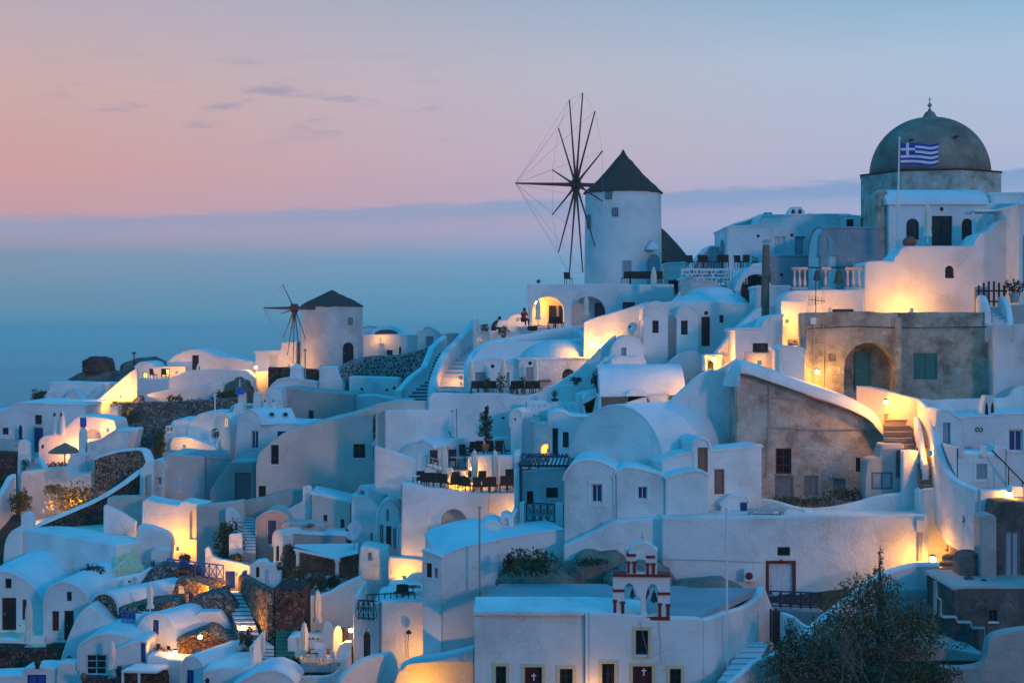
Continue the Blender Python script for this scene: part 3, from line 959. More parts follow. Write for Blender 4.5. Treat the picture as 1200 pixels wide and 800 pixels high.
def table(x, yb, d, label, group, r=0.4, m='wood_dark', h=0.74, rot=0, square=False):
    b = P(x, yb, d)
    root = thing('terrace_table', label, 'table', b, rot, group)
    T = MAT[root.name]
    if square: MB(T).box((-r, -r, h - .04), (r, r, h)).build('tabletop', m, root)
    else: MB(T).lathe((0, 0, h - .04), [(r, 0), (r, .04)], 18).build('tabletop', m, root)
    MB(T).tube([(0, 0, 0.03), (0, 0, h - .04)], 0.035, 6).build('column', 'metal_dark', root)
    MB(T).box((-.25, -.03, 0), (.25, .03, .04)).box((-.03, -.25, 0.002), (.03, .25, .042)).build('foot', 'metal_dark', root)
    return root
def dome_part(root, x0, x1, yb, yt, d, ry, m='plaster', name='roof'):
    a, b = P(x0, yb, d), P(x1, yt, d)
    rx, rz = (b.x - a.x) / 2, b.z - a.z
    c = ((a.x + b.x) / 2, d + ry, a.z - 0.05)
    return MB().lathe(c, [(math.cos(R(t)) + 1e-4, rz * math.sin(R(t))) for t in range(0, 91, 9)], 36, sx=rx, sy=ry).build(name, m, root, smooth=180)
def beam(mb, p, q_, w_, h_):
    p, q_ = Vector(p), Vector(q_)
    t = (q_ - p).normalized(); s_ = t.cross(Vector((0, 0, 1))).normalized() * w_ / 2; u_ = Vector((0, 0, h_ / 2))
    return mb.hexa([p - s_ - u_, p + s_ - u_, q_ + s_ - u_, q_ - s_ - u_, p - s_ + u_, p + s_ + u_, q_ + s_ + u_, q_ - s_ + u_])

# ================================================================== THE SETTING
ctl = [(-200,860,80),(0,850,80),(300,850,76),(600,870,64),(900,830,64),(1200,815,63),(1500,800,63),
 (-200,790,96),(0,790,96),(250,790,90),(450,785,84),(650,815,76),(860,800,70),(1030,775,70),(1200,755,72),
 (0,720,104),(300,705,98),(560,750,87),(760,720,78),(950,745,75),(1120,725,76),(1250,700,78),
 (0,620,118),(250,635,108),(450,650,100),(600,665,88),(800,640,87),(1000,620,86),(1150,615,83),(1300,600,84),
 (100,575,126),(300,590,117),(480,600,106),(620,585,98),(800,580,92),(1100,545,88),(1250,520,90),
 (60,520,144),(200,505,144),(350,510,135),(500,520,117),(650,500,112),(900,500,97),(1100,480,94),(1250,470,95),
 (60,470,155),(220,462,153),(350,452,148),(450,440,148),(560,425,130),(700,420,121),(850,418,110),(1000,400,100),(1150,380,98),(1300,370,98),
 (0,510,162),(100,478,168),(200,455,168),(350,440,170),(500,425,166),(600,400,148),(700,350,132),(800,340,126),(950,320,117),(1100,300,113),(1300,290,113),
 (-200,590,170),(100,560,215),(400,520,215),(600,470,200),(800,420,190),(1000,390,185),(1300,360,190)]
cp = np.array([tuple(P(*c)) for c in ctl])
extra = [(0,0,107.6),(20,10,104),(-20,10,104),(0,30,93),(30,30,96),(-35,35,90),(60,30,100),(-70,40,80),(-90,90,62),(-110,130,55),(-130,170,40),(0,260,60),(60,260,75),(-60,260,45),(0,330,0),(-90,320,-5),(90,330,30),(150,90,112),(150,200,100),(-170,60,30),(-190,150,-5),(-200,250,-8),(190,330,30)]
cp = np.vstack([cp, np.array(extra, float)])
def tz(x, y):
    d2 = (cp[:, 0] - x) ** 2 + (cp[:, 1] - y) ** 2 + 4.0
    w_ = d2 ** -2.2
    return float((w_ * cp[:, 2]).sum() / w_.sum()) - 1.3
nx, ny = 150, 130
vs, fs = [], []
for j in range(ny + 1):
    for i in range(nx + 1):
        x = -210 + 420 * i / nx; y = -25 + 400 * (j / ny)
        z = tz(x, y)
        e = max(0, abs(x) - 170) / 40 + max(0, y - 330) / 45 + max(0, -10 - y) / 30
        z = z * (1 - min(1, e)) + (-6) * min(1, e)
        k = 1.0 if y > 60 else 0.3
        z += k * (1.1 * noise.noise(Vector((x * 0.09, y * 0.09, 0))) + 0.45 * noise.noise(Vector((x * 0.33, y * 0.33, 4))) - 0.3)
        vs.append((x, y, z))
for j in range(ny):
    for i in range(nx):
        a = j * (nx + 1) + i
        fs.append((a, a + 1, a + nx + 2, a + nx + 1))
MB().add(vs, fs).build('terrain', 'terrain', None, smooth=60, kind='structure', label='rocky hillside of the cliff village running down to the sea')
MB().add([(-45000, -3000, 0), (45000, -3000, 0), (45000, 60000, 0), (-45000, 60000, 0)], [(0, 1, 2, 3)]).build('sea', 'sea', None, kind='structure', label='calm dusk sea fading into haze')
hz = MB().box((-44000, -2900, -1.0), (44000, 58000, 124.0)).build('haze', 'plaster', None, kind='stuff', label='blue evening sea haze')
hm = bpy.data.materials.new('haze'); hm.use_nodes = True
t_ = NT(hm.node_tree)
pv = t_.n('ShaderNodeVolumePrincipled', {'Color': (1.0, 1.0, 0.86, 1), 'Density': 0.00028, 'Anisotropy': 0.0})
t_.n('ShaderNodeOutputMaterial', {'Volume': pv.outputs[0]})
hz.data.materials.clear(); hz.data.materials.append(hm)

# ================================================================== SUMMIT, RIGHT: DOMED CHURCH AND WHITE HOUSES
root = thing('domed_church', 'weathered old church with big grey dome on an eight-sided stone drum', 'church', P(1090, 290, 110))
c = P(1090, 385, 110); zt = P(1090, 203, 110).z; zb = P(1090, 300, 110).z
c = P(1089.5, 385, 112.5); c = Vector((c.x, 112.5, 0)); zt = P(0, 203, 109.5).z
MB().lathe((c.x, c.y, 0), [(5.28, zb - 2), (5.28, zt)], 8, a0=R(22.5) - R(14), a1=R(22.5) - R(14) + 2 * math.pi).build('drum', 'weathered', root)
MB().lathe((c.x, c.y, 0), [(5.2, zt - 0.02), (5.36, zt + 0.03), (5.36, zt + 0.12), (5.0, zt + 0.16)], 8, a0=R(8.5), a1=R(8.5) + 2 * math.pi).build('cornice', 'wood_dark', root)
hd = P(0, 139, 112.5).z - zt
MB().lathe((c.x, c.y, zt + 0.1), [(4.33 * math.cos(R(a)) ** 0.96, hd * math.sin(R(a)) ** 0.98) for a in range(0, 90, 5)] + [(0.5, hd * 1.0)], 48).build('dome', 'dome_concrete', root, smooth=180)
MB().lathe((c.x, c.y, zt + hd), [(0.55, -0.1), (0.5, 0.15), (0.32, 0.45), (0.14, 0.55), (0.10, 0.7)], 16).build('lantern', 'dome_concrete', root, smooth=60)
zc_ = zt + hd
MB().lathe((c.x, c.y, zc_ + 0.7), [(0.04, 0), (0.05, 0.1), (0.15, 0.2), (0.17, 0.3), (0.07, 0.42), (0.03, 0.5), (0.03, 0.85)], 10).box((c.x - 0.09, c.y - 0.03, zc_ + 1.36), (c.x + 0.09, c.y + 0.03, zc_ + 1.42)).build('finial', 'metal_grey', root)
ang = R(8.5 + 45 * 4.5)      # left facet
fx = Vector((c.x + 5.2 * math.cos(R(22.5)) * math.cos(ang), c.y + 5.2 * math.cos(R(22.5)) * math.sin(ang), zb))
sf = Fac(fx, math.degrees(ang) - 270)
opening(root, sf, 'wa', (-0.35, 0.6, 0.35, P(0, 222, 110).z - zb), 'dark', 0, surface=True)
for (px_, py_) in ((1068, 164), (1121, 160)):
    p = P(px_, py_, 108.6); MB().box((p.x - .12, p.y - .2, p.z - .05), (p.x + .12, p.y + .5, p.z + .05)).build('bracket', 'wood_dark', root)

root = house('white_house', 'white barrel-roofed house with dark arched windows below the grey dome', 'house', 104, 0, 5, [(1041, 238), (1200, 238)], 291,
      [('wa', 1062, 256, 1077, 281, 'dark'), ('d', 1092, 253, 1116, 288, 'dark', 0.25), ('wa', 1127, 256, 1140, 281, 'dark'), ('r', 1101, 242.5, 1106, 247.5)], roof=None)
a, b = P(1037, 240, 104), P(1160, 219, 104)
prof = []
mb = MB(); hh = b.z - a.z; n = 12
sec = [(-0.12 + 2.6 * (1 - math.cos(R(t))), hh * math.sin(R(t))) for t in range(0, 181, 15)]
vs = []
for k, (x, s_) in enumerate([(a.x, .90), (a.x + .12, 1.0), (b.x - .25, 1.0), (b.x, .88)]):
    for (yy, z) in sec: vs.append((x, 104 + 2.5 + (yy - 2.5) * s_, a.z + z * s_))
m_ = len(sec)
fs = [(k * m_ + i, (k + 1) * m_ + i, (k + 1) * m_ + i + 1, k * m_ + i + 1) for k in range(3) for i in range(m_ - 1)] + [tuple(range(m_)), tuple(range(4 * m_ - 1, 3 * m_ - 1, -1))]
mb.add(vs, fs).build('roof', 'roof_white', root, smooth=60)
house('white_house', 'low white wing right of the barrel-roofed house, flat roof', 'house', 106, 0, 4, [(1160, 227), (1230, 227)], 291)
a = P(1037, 219, 103.8); 
house('stone_wall', 'narrow rough stone edge beside the barrel-roofed white house', 'wall', 104.4, 0, 4, [(1027, 262), (1029, 226), (1037, 221), (1040, 224)], 300, m='weathered', roof=None)
# canopy and sloping stair wall
house('plaster_wall', 'sloping white stair parapet rising behind the canopy at the right edge', 'wall', 101.5, 0, 0.5, [(1154, 276), (1158, 270), (1198, 233), (1230, 205)], 292, roof=None)
root = thing('canopy', 'flat white canopy on slim posts beside the white house', 'canopy', P(1170, 290, 100))
a, b = P(1137, 248, 99.6), P(1204, 250, 99.6)
MB().box((a.x, 98.6, a.z - .06), (b.x, 101, a.z + .05)).build('canopy_top', 'white_paint', root)
for x in (1141, 1154.5):
    p = P(x, 288, 99.2); MB().box((p.x - .09, p.y - .09, p.z - .5), (p.x + .09, p.y + .09, a.z - .06)).build('post', 'white_paint', root)
# big pink-lit retaining wall
house('retaining_wall', 'tall rounded white terrace wall with stepped top, one small window, glowing from below', 'wall', 97.5, 0, 3.2,
      [(1013, 306), (1048, 306), (1048, 301), (1053, 298), (1055, 293), (1060, 288), (1141, 288), (1143, 284), (1148, 274), (1157, 271), (1163, 268), (1167, 262), (1173, 258), (1184, 256), (1189, 252), (1196, 250)], 366,
      [('wa', 1107.5, 311, 1118.5, 326, 'dark', 0.3)], roof=None, rnd=0.5)
house('white_house', 'blue-shaded white house end with tall framed door at the right edge', 'house', 95, 0, 5, [(1194, 240), (1260, 240)], 350, [('d', 1198.5, 276, 1220, 334, 'steel')])
lamp('hidden low lamp washing the pink terrace wall from behind the old roof', 1068, 363, 95.4, 420, group=None)
lamp('small lamp on the wall corner above the wooden gate', 1190, 300, 96.2, 60)
# flag
root = thing('flagpole', 'tall white flagpole with a blue and white striped flag in front of dome', 'flagpole', P(1052, 300, 99))
a, b = P(1051, 304, 99), P(1054, 163, 99)
MB().tube([a, (a + b) / 2, b], [.09, .07, .045], 8).build('pole', 'white_paint', root, smooth=60)
MB().lathe(b, [(.05, 0), (.09, .06), (.05, .13), (.0, .15)], 8).build('finial', 'white_paint', root, smooth=60)
fl = thing('flag', 'blue and white striped flag with white cross, flying from the pole', 'flag', P(1055, 194, 99))
fa, fb = P(1055.5, 168, 98.95), P(1101, 193.5, 98.95)
W_, H_ = fb.x - fa.x, fa.z - fb.z
def wav(u): return 0.26 * math.sin(u * 8.5) * (0.25 + u), 0.13 * math.sin(u * 6 + .7) * u
def strip(mb, u0, u1, v0, v1, off=0.0):
    n = 18; vs = []
    for i in range(n + 1):
        u = u0 + (u1 - u0) * i / n
        dy, dz = wav(u)
        for v in (v0, v1):
            for o in (-0.012 - off, 0.012 + off):
                vs.append((fa.x + W_ * u, fa.y + dy + o, fa.z - H_ * v + dz))
    fs = []
    for i in range(n):
        a_ = i * 4
        fs += [(a_, a_ + 2, a_ + 6, a_ + 4), (a_ + 1, a_ + 5, a_ + 7, a_ + 3), (a_, a_ + 4, a_ + 5, a_ + 1), (a_ + 2, a_ + 3, a_ + 7, a_ + 6)]
    mb.add(vs, fs)
bl, wh = MB(), MB()
for k in range(9):
    strip(bl if k % 2 == 0 else wh, 0 if k > 4 else .37, 1, k / 9, (k + 1) / 9)
strip(bl, 0, .37, 0, 5 / 9)
bl.build('blue_field', 'flag_blue', fl); 
strip(wh, 0, .37, 2 / 9, 3 / 9, .006); strip(wh, .148, .222, 0, 5 / 9, .008)
wh.build('white_cross_and_stripes', 'flag_white', fl)
parasol('folded cream parasol in front of the dark door below the dome', 1087, 238, 289, 99.5)
root = thing('clay_urn', 'round clay urn on the terrace wall near the flagpole', 'urn', P(1066, 290, 98.2))
MB().lathe(P(1066, 290, 98.2), [(.2, 0), (.42, .2), (.46, .4), (.3, .6), (.2, .66), (.22, .72)], 18).build('urn_body', 'terracotta', root, smooth=60)
# houses left of church
r_ = house('white_house', 'white flat-roofed house with grey double doors and round vents on the skyline', 'house', 112, 0, 7,
      [(852, 266), (882, 265), (890, 262), (893, 253), (921, 252.5), (997, 252)], 312, [('w', 908, 277, 920.5, 301, 'white'), ('w', 931.5, 277, 946, 300, 'steel'), ('r', 886.5, 274.5, 890.5, 278.5), ('r', 926, 273.5, 930, 277.5), ('w', 992, 257, 1001, 267, 'dark')])
chimney(932, 243, 252, 113, 19, r_, 'vent'); chimney(899, 249, 253, 113, 12, r_, 'vent'); chimney(949, 250, 253, 113, 6, r_, 'vent')
house('white_house', 'small end block with dark square window left of the church drum', 'house', 111.4, 0, 4, [(986, 253), (1009, 254)], 300, [('w', 992, 257, 1000.5, 267, 'dark')])
house('white_house', 'white house with sloping grey roof edge at the skyline, far left of the row', 'house', 116, 0, 4, [(857, 264), (875, 259), (892, 252), (893, 266)], 290, m='roof_grey')
house('white_house', 'low blue-grey pitched outbuilding left of the skyline house', 'house', 114, 0, 4, [(812, 313), (832, 289), (853, 289)], 325, m='roof_grey')
chimney(846, 281, 290, 113.5, 8, None, 'cone', 'small cone chimney on the blue-grey outbuilding', 'roof_grey')
# barrel house with end face to the left
house('vaulted_house', 'grey-blue barrel vault showing its long side and small round vent, below the skyline house', 'house', 105, -62, 12,
      ar(947, 973, 300, 266, 10), 345, [], m='plaster', roof='roof_grey')
house('vaulted_house', 'grey vault wall with a round hole behind the two bells', 'house', 104.2, 0, 6, [(962, 300), (963, 276), (968, 268), (980, 267), (1031, 268)], 345, [('r', 975, 298, 980, 303)], m='roof_grey', roof='roof_grey')
house('vaulted_house', 'low teal-grey vault with rounded right end below the double doors', 'house', 108, 0, 3, [(902, 322), (903, 302), (906, 300), (950, 300), (957, 303), (961, 312), (961, 335)], 345, [('r', 914, 320, 918, 324)], m='roof_grey', roof='roof_grey')
house('white_house', 'white wall block right of the tall brown pole', 'house', 102, 0, 3, [(886, 336), (902, 336), (926, 336)], 380)
# dark void with white arc (open cistern vault)
r_ = house('vaulted_house', 'half-buried vault with a dark open mouth and white rim left of the brown pole', 'house', 106, 0, 5, [(862, 340), (866, 330), (872, 320), (880, 314), (893, 311), (902, 311)], 358, [('na', 868, 321, 905, 362, 'dark', 2.6)], roof='roof_white', rnd=.05)
bb = MB(); p, q_ = P(866, 352, 107.5), P(903, 320, 107.5)
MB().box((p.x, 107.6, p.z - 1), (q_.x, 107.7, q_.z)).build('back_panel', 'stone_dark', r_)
# wooden pole
root = thing('wooden_chimney', 'tall brown pipe-like chimney post with a small grey hood', 'chimney', P(897, 380, 98.5))
a, b = P(896, 383, 98.5), P(898, 288, 98.5)
MB().tube([a, (a + b) / 2, b], [.30, .26, .24], 12).build('shaft', 'wood_pole', root, smooth=60)
MB().lathe(b, [(.26, 0), (.22, .12)], 10).lathe(b + Vector((0, 0, .22)), [(.33, 0), (.32, .05), (.05, .22)], 10).build('hood', 'metal_grey', root)
# bell wall house
house('plaster_wall', 'warm-lit white wall with arch relief carrying the two bells', 'wall', 95.5, 0, 2.0,
      [(915, 352), (917, 349), (921, 344), (930, 340), (1013, 339)], 402, [('w', 975.5, 362, 1000.5, 368, 'dark')], roof=None)
aw = MB(Fac(P(990, 385, 95.5), 0).M)
ff = Fac(P(990, 385, 95.5), 0)
pts = [ff.px(*p) for p in ar(966, 1010, 368, 346, 14)]
pl_o = [(u, v) for u, v in pts]; pl_i = [(u * .9 + ff.px(988, 368)[0] * .1, v - .12) for u, v in pts]
n = len(pts)
aw.add([(u, -.05, v) for u, v in pl_o] + [(u, -.05, v) for u, v in pl_i] + [(u, .01, v) for u, v in pl_o] + [(u, .01, v) for u, v in pl_i],
       [(i, n + i, n + i + 1, i + 1) for i in range(n - 1)] + [(i, i + 1, 2 * n + i + 1, 2 * n + i) for i in range(n - 1)] + [(n + i, 3 * n + i, 3 * n + i + 1, n + i + 1) for i in range(n - 1)])
aw.build('arch_relief', 'plaster', None, label='raised arch moulding on the wall below the bells', cat='arch')
bw = thing('balustrade', 'cream balustrade piers joined by an iron bar above the warm wall', 'balustrade', P(970, 339, 96))
for (x0, x1) in ((929, 947), (963, 974), (991, 1011)):
    f_ = Fac(P((x0 + x1) / 2, 339, 95.9), 0)
    (u0, v1), (u1, _) = f_.px(x0, 313), f_.px(x1, 313)
    pm_ = MB(f_.M).box((u0, 0, 0), (u1, .5, .14)).box((u0, 0, v1 - .16), (u1, .5, v1))
    k = max(1, int((u1 - u0) / .3))
    for i in range(k):
        uu = u0 + (i + .5) * (u1 - u0) / k
        pm_.lathe((uu, .25, .14), [(.07, 0), (.12, .12), (.12, .35), (.07, .6), (.05, .75), (.1, v1 - .32)], 10)
    pm_.build('pier', 'plaster_sand', bw, smooth=45)
a, b = P(928, 313.5, 96.1), P(1012, 313.5, 96.1)
MB().tube([a, b], .05, 6).build('bar', 'metal_dark', bw)
def bell(label, x, yt, yb, d, group='bronze church bells'):
    a, b = P(x, yt, d), P(x, yb, d); H = a.z - b.z
    r = thing('church_bell', label, 'bell', b, 0, group)
    MB().lathe(b, [(H * .36, 0), (H * .34, .04), (H * .26, H * .25), (H * .2, H * .6), (H * .16, H * .75), (H * .02, H * .82)], 16).build('bell_cup', 'bronze', r, smooth=60)
    MB().tube([b + Vector((0, 0, H * .8)), a], .03, 6).build('hanger', 'metal_dark', r)
    MB().tube([b + Vector((0, 0, H * .5)), b + Vector((0, 0, -.08))], [.015, .05], 6).build('clapper', 'metal_dark', r)
bell('left bell of the pair hanging over the warm-lit wall', 957.5, 314, 328, 96.05)
bell('right bell of the pair, hanging by the right-hand cream pier', 982.5, 314, 332, 96.05)
root = thing('iron_cross', 'small clover-ended iron cross behind the right bell', 'cross', P(1000, 312, 97))
a = P(1000, 313, 97)
cr_ = MB().tube([a, a + Vector((0, 0, .85))], .04, 6).tube([a + Vector((-.28, 0, .5)), a + Vector((.28, 0, .5))], .04, 6)
for v in ((-.3, 0, .5), (.3, 0, .5), (0, 0, .85)): cr_.lathe(a + Vector(v), [(.01, -.08), (.08, 0), (.01, .08)], 8)
cr_.build('cross_bars', 'metal_grey', root)
root = thing('tv_antenna', 'thin television antenna on a mast in front of the warm wall', 'antenna', P(956, 366, 92))
a, b = P(956, 366, 91.5), P(956, 326, 91.5)
MB().tube([a, b], .025, 6).build('mast', 'metal_dark', root)
mb = MB(); c = P(957, 352, 91.4)
mb.tube([c + Vector((-.5, 0, .05)), c + Vector((.5, 0, -.05))], .02, 5)
for k in range(6): x = -.45 + .18 * k; mb.tube([c + Vector((x, 0, -.35 + .04 * k)), c + Vector((x, 0, .35 - .04 * k))], .015, 5)
mb.build('elements', 'metal_dark', root)
r_ = house('plaster_wall', 'white wall step with oval openwork panel under the bell wall', 'wall', 94.2, 0, .6, [(915, 352), (920, 352), (944, 352)], 430, [('t', 923, 397, 941, 405)], roof=None)
mb = MB(Fac(P(932, 405, 94.3), 0).M)
for k in range(7):
    mb.lathe((-.85 + .28 * k, .08, .1 + .16 * (k % 2)), [(.01, -.06), (.14, 0), (.01, .06)], 8, sy=.5)
mb.build('openwork', 'stone_dark', r_)
house('white_house', 'low blue-white block below the openwork panel', 'house', 88.6, 0, 3, [(912, 408), (921, 406), (941, 409), (944, 412)], 432)
lamp('hidden lamp lighting the wall under the bells', 933, 409, 92.6, 160, group=None)
lamp('hidden lamp between the brown post and the bell wall', 922, 376, 93.4, 90, group=None)
lamp('hidden lamp on the old roof lighting the wall under the bells', 972, 362.5, 93.6, 110, group=None)
# long building with pinkish front and square window, left of bell wall
house('white_house', 'white house with framed square dark window and curved gable beside the brown post', 'house', 92.5, 0, 4, [(861, 386), (893, 386), (894, 382), (897, 376), (903, 372), (910, 371), (918, 369)], 425,
      [('w', 882, 402, 900, 418, 'dark')], surround='plaster')
house('plaster_wall', 'warm-lit diagonal stair wall rising to the brown post', 'wall', 95, 18, .5, [(826, 430), (862, 386), (886, 363), (893, 360)], 440, roof=None, rnd=.1)
house('white_house', 'low warm-lit sandy wall piece under the square window', 'wall', 90.8, 0, .5, [(872, 412), (905, 413), (908, 419)], 425, m='plaster_sand', roof=None)  # sand colour puts a patch of warm lamplight into the plaster
lamp('hidden lamp on the sandy wall piece under the square window', 890, 424, 90.2, 25, group=None)
lamp('bright street lamp at the foot of the diagonal stair wall', 836, 421, 93.2, 130, off=.3)
lamp('lower of the two lamps by the small pink doorway', 825, 438, 92.6, 90)
house('white_house', 'narrow warm-lit doorway block under the street lamp', 'house', 94.2, 0, 1.5, [(826, 417), (846, 417)], 440, [('d', 829, 421, 836, 437, 'dark')])

# ================================================================== RUINED BUILDING WITH ARCH
r_ = house('old_house', 'large unpainted weathered building with arched porch and teal shutters', 'house', 90, 0, 2.4,
      [(944, 366), (1000, 365), (1053, 366)], 465,
      [('na', 989, 401, 1049, 465, 'dark', 1.6), ('w', 971, 414, 980, 423, 'board', .15)], m='ruin', roof=None)
sfc = Fac(P(1011, 456, 91.45), 0)
(u0, v1), (u1, _) = sfc.px(1002, 412), sfc.px(1020.5, 412)
opening(r_, sfc, 'd', (u0, sfc.px(1002, 456)[1], u1, v1), 'green', 0.1)
house('old_house', 'recessed grey-brown wing with teal shuttered window right of the arched porch', 'house', 91.2, 0, 2.2,
      [(1054, 366), (1110, 365.5), (1164, 366)], 470, [('w', 1070.5, 413.5, 1098.5, 444.5, 'green', .12)], m='ruin', roof=None)
p, q_ = P(1050, 366, 89.7), P(1056, 462, 89.7)
MB().box((p.x, 89.6, q_.z), (q_.x, 90.4, p.z - .3)).build('pilaster', 'ruin', r_)
mb = MB(); mb.tube([P(946, 385, 89.9), P(1000, 382, 89.9), P(1048, 384, 89.9), P(1060, 384, 90.5), P(1160, 383, 91)], .03, 5); mb.build('cable', 'metal_dark', r_)
p = P(953, 372, 89.8); MB().box((p.x - .15, 89.6, p.z - .4), (p.x + .12, 89.9, p.z)).build('meter_box', 'white_paint', r_)
mb = MB(); mb.tube([P(954, 372, 89.85), P(954, 448, 89.85)], .035, 6); mb.tube([P(965, 372, 89.85), P(965, 455, 89.85)], .025, 6); mb.build('pipe', 'metal_grey', r_)
house('old_wall', 'patchy grey and white plastered wall at the right of the old building', 'wall', 89.6, -6, 4, [(1164, 381), (1240, 378)], 475, m='plaster_old', roof=None)
lamp('street lamp on the corner of the weathered building', 957.5, 435.5, 89.2, 150)
# gate with steps top right
house('plaster_wall', 'blue-grey wall piece left of the wooden gate', 'wall', 94.5, 0, .4, [(1142, 336), (1160, 336)], 370, m='plaster_grey', roof=None)
root = thing('wooden_gate', 'dark wooden picket gate with a pointed arch top between white piers', 'gate', P(1162, 358, 93.5))
ff = Fac(P(1162, 360, 93.5), 0)
mb = MB(ff.M)
for k in range(6):
    u = -.78 + .31 * k
    top_ = 1.25 + .35 * math.cos((u) * 1.7)
    mb.box((u - .06, 0, 0.05), (u + .06, .05, top_))
mb.build('pickets', 'wood_dark', root)
MB(ff.M).box((-.9, .05, .3), (.9, .1, .4)).box((-.9, .05, .95), (.9, .1, 1.05)).build('rails', 'wood_dark', root)
wall('curved white pier left of the wooden gate steps', [(1147, 350, 94, 372), (1149, 346, 93, 372), (1154, 349, 92, 380), (1158, 366, 91, 385)], .35, cat='pier')
wall('curved white pier right of the wooden gate steps', [(1172, 350, 94, 372), (1175, 347, 93, 375), (1181, 356, 92, 380), (1184, 378, 91, 390)], .35, cat='pier')
stairs('lilac steps leading up to the wooden gate', (1157, 382, 90.9), (1181, 382, 90.9), (1154, 360, 94), (1173, 360, 94), 6, 'step_white')
bush('potted flowering plant on the stone shelf beside the gate', 1189, 355, 93, 26, 26, 'leaf_dark', 260, .10, 'potted_plant', 'plant', pot=(13, 12, 'plaster_grey'), flower='flower')
house('stone_shelf', 'grey stone shelf under the flower pot at the right edge', 'wall', 92.6, 0, 1.2, [(1176, 357), (1210, 357)], 385, m='plaster_grey', roof=None)
# wall with lamp below porch
wall('rough sand-coloured wall below the arched porch, lit by a street lamp', [(1004, 452, 88.6, 480), (1020, 452, 88.4, 482), (1036, 455, 88, 490), (1054, 461, 87.6, 505), (1079, 467, 87, 520)], .4, 'plaster_sand', smooth=False)
lamp('street lamp on the sand-coloured wall above the stone steps', 1038, 471, 86.8, 190)
stairs('broad worn stone steps in the lamplight at the ruin corner', (1036, 527, 85.2), (1072, 527, 85.2), (1036, 486, 88.2), (1062, 482, 88.2), 6, 'step_stone')
stairs('narrow stone steps continuing down between white walls', (1079, 574, 82.6), (1092, 574, 82.6), (1072, 524, 85), (1088, 524, 85), 8, 'step_stone')
# alley right wall
wall('tall curving white alley wall, brightly lit at its upper end', [(1079, 468, 87, 530), (1090, 480, 85.5, 540), (1095, 500, 84, 560), (1099, 521, 82.6, 590), (1108, 545, 81, 610), (1120, 560, 79.5, 622), (1147, 573, 77.6, 634)], .45, group=None)
wall('straight white parapet running right from the alley corner', [(1147, 573, 77.6, 634), (1172, 572, 77.8, 615), (1184, 571, 78, 610)], .45, smooth=False)
wall('thin white inner alley wall by the lit steps', [(1074, 488, 86.6, 540), (1078, 505, 85, 560), (1081, 524, 84, 572), (1085, 545, 83, 585)], .3)
lamp('hidden lamp flooding the curving alley wall', 1090, 530, 82.9, 170, group=None)
house('plaster_wall', 'small white block holding the lamp at the right parapet', 'wall', 78.3, 0, .6, [(1182, 569), (1200, 570)], 600, roof=None)
lamp('lamp glowing above the grey weathered blocks at the right edge', 1184, 580, 77.6, 70)
# right white house
r_ = house('white_house', 'white house with small scroll ornament and dark blue window at the right', 'house', 84, 0, 7, [(1126, 489), (1162, 488), (1163, 486), (1200, 485), (1260, 485)], 600,
      [('w', 1182, 503, 1199, 529, 'navy')], rnd=.08)
chimney(1157, 463, 488, 84.6, 16, r_, 'vent')
mb = MB()
for s_ in (-1, 1):
    c = P(1147.5 + s_ * 2.2, 503, 83.95); mb.tube([c + Vector((.09 * math.cos(t), 0, .11 * math.sin(t))) for t in [k * math.pi / 6 + (0 if s_ < 0 else math.pi) for k in range(11)]], .025, 5)
mb.build('scroll_ornament', 'metal_dark', r_)
house('white_house', 'white entrance wing with curved parapet and grey door above the alley', 'house', 83.6, 0, 3, [(1098, 500), (1099, 482), (1104, 481), (1114, 482), (1120, 488), (1128, 491)], 560, [('d', 1105, 495, 1114, 532, 'steel')])
house('plaster_wall', 'long low white roof parapet with arched corner behind the right house', 'wall', 88.6, 0, .5, [(1082, 467), (1095, 469), (1150, 467), (1178, 466), (1184, 464), (1188, 457), (1196, 452), (1215, 450)], 500, roof=None)
house('plaster_wall', 'white balcony front with framed square hatch', 'wall', 80, 0, 3, [(1121, 524), (1126, 524), (1128, 531), (1172, 531), (1174, 524), (1180, 524)], 610, [('w', 1144, 543, 1157, 561, 'steel', .05)], roof=None, rnd=.03, surround='plaster')
for i, x in enumerate((1126, 1153, 1171)):
    p, q_ = P(x, 522 - (0 if i else 2), 79.9), P(x, 533, 79.9)
    MB().box((p.x - .12, 79.8, q_.z - .1), (p.x + .12, 80.1, p.z)).build('balcony_post', 'plaster', None, label=('left white balcony post beside the grey door', 'middle white balcony post', 'right white balcony post above the square hatch')[i], cat='post')
root = thing('handrail', 'dark diagonal handrail descending at the right edge', 'handrail', P(1185, 555, 79))
MB().tube([P(1162, 527, 79.5), P(1180, 545, 79.2), P(1200, 566, 79), P(1215, 580, 79)], .04, 6).build('rail', 'metal_dark', root)
for x, y in ((1182, 547), (1198, 564)): MB().tube([P(x, y, 79.15), P(x, y + 22, 79.15)], .03, 5).build('post', 'metal_dark', root)

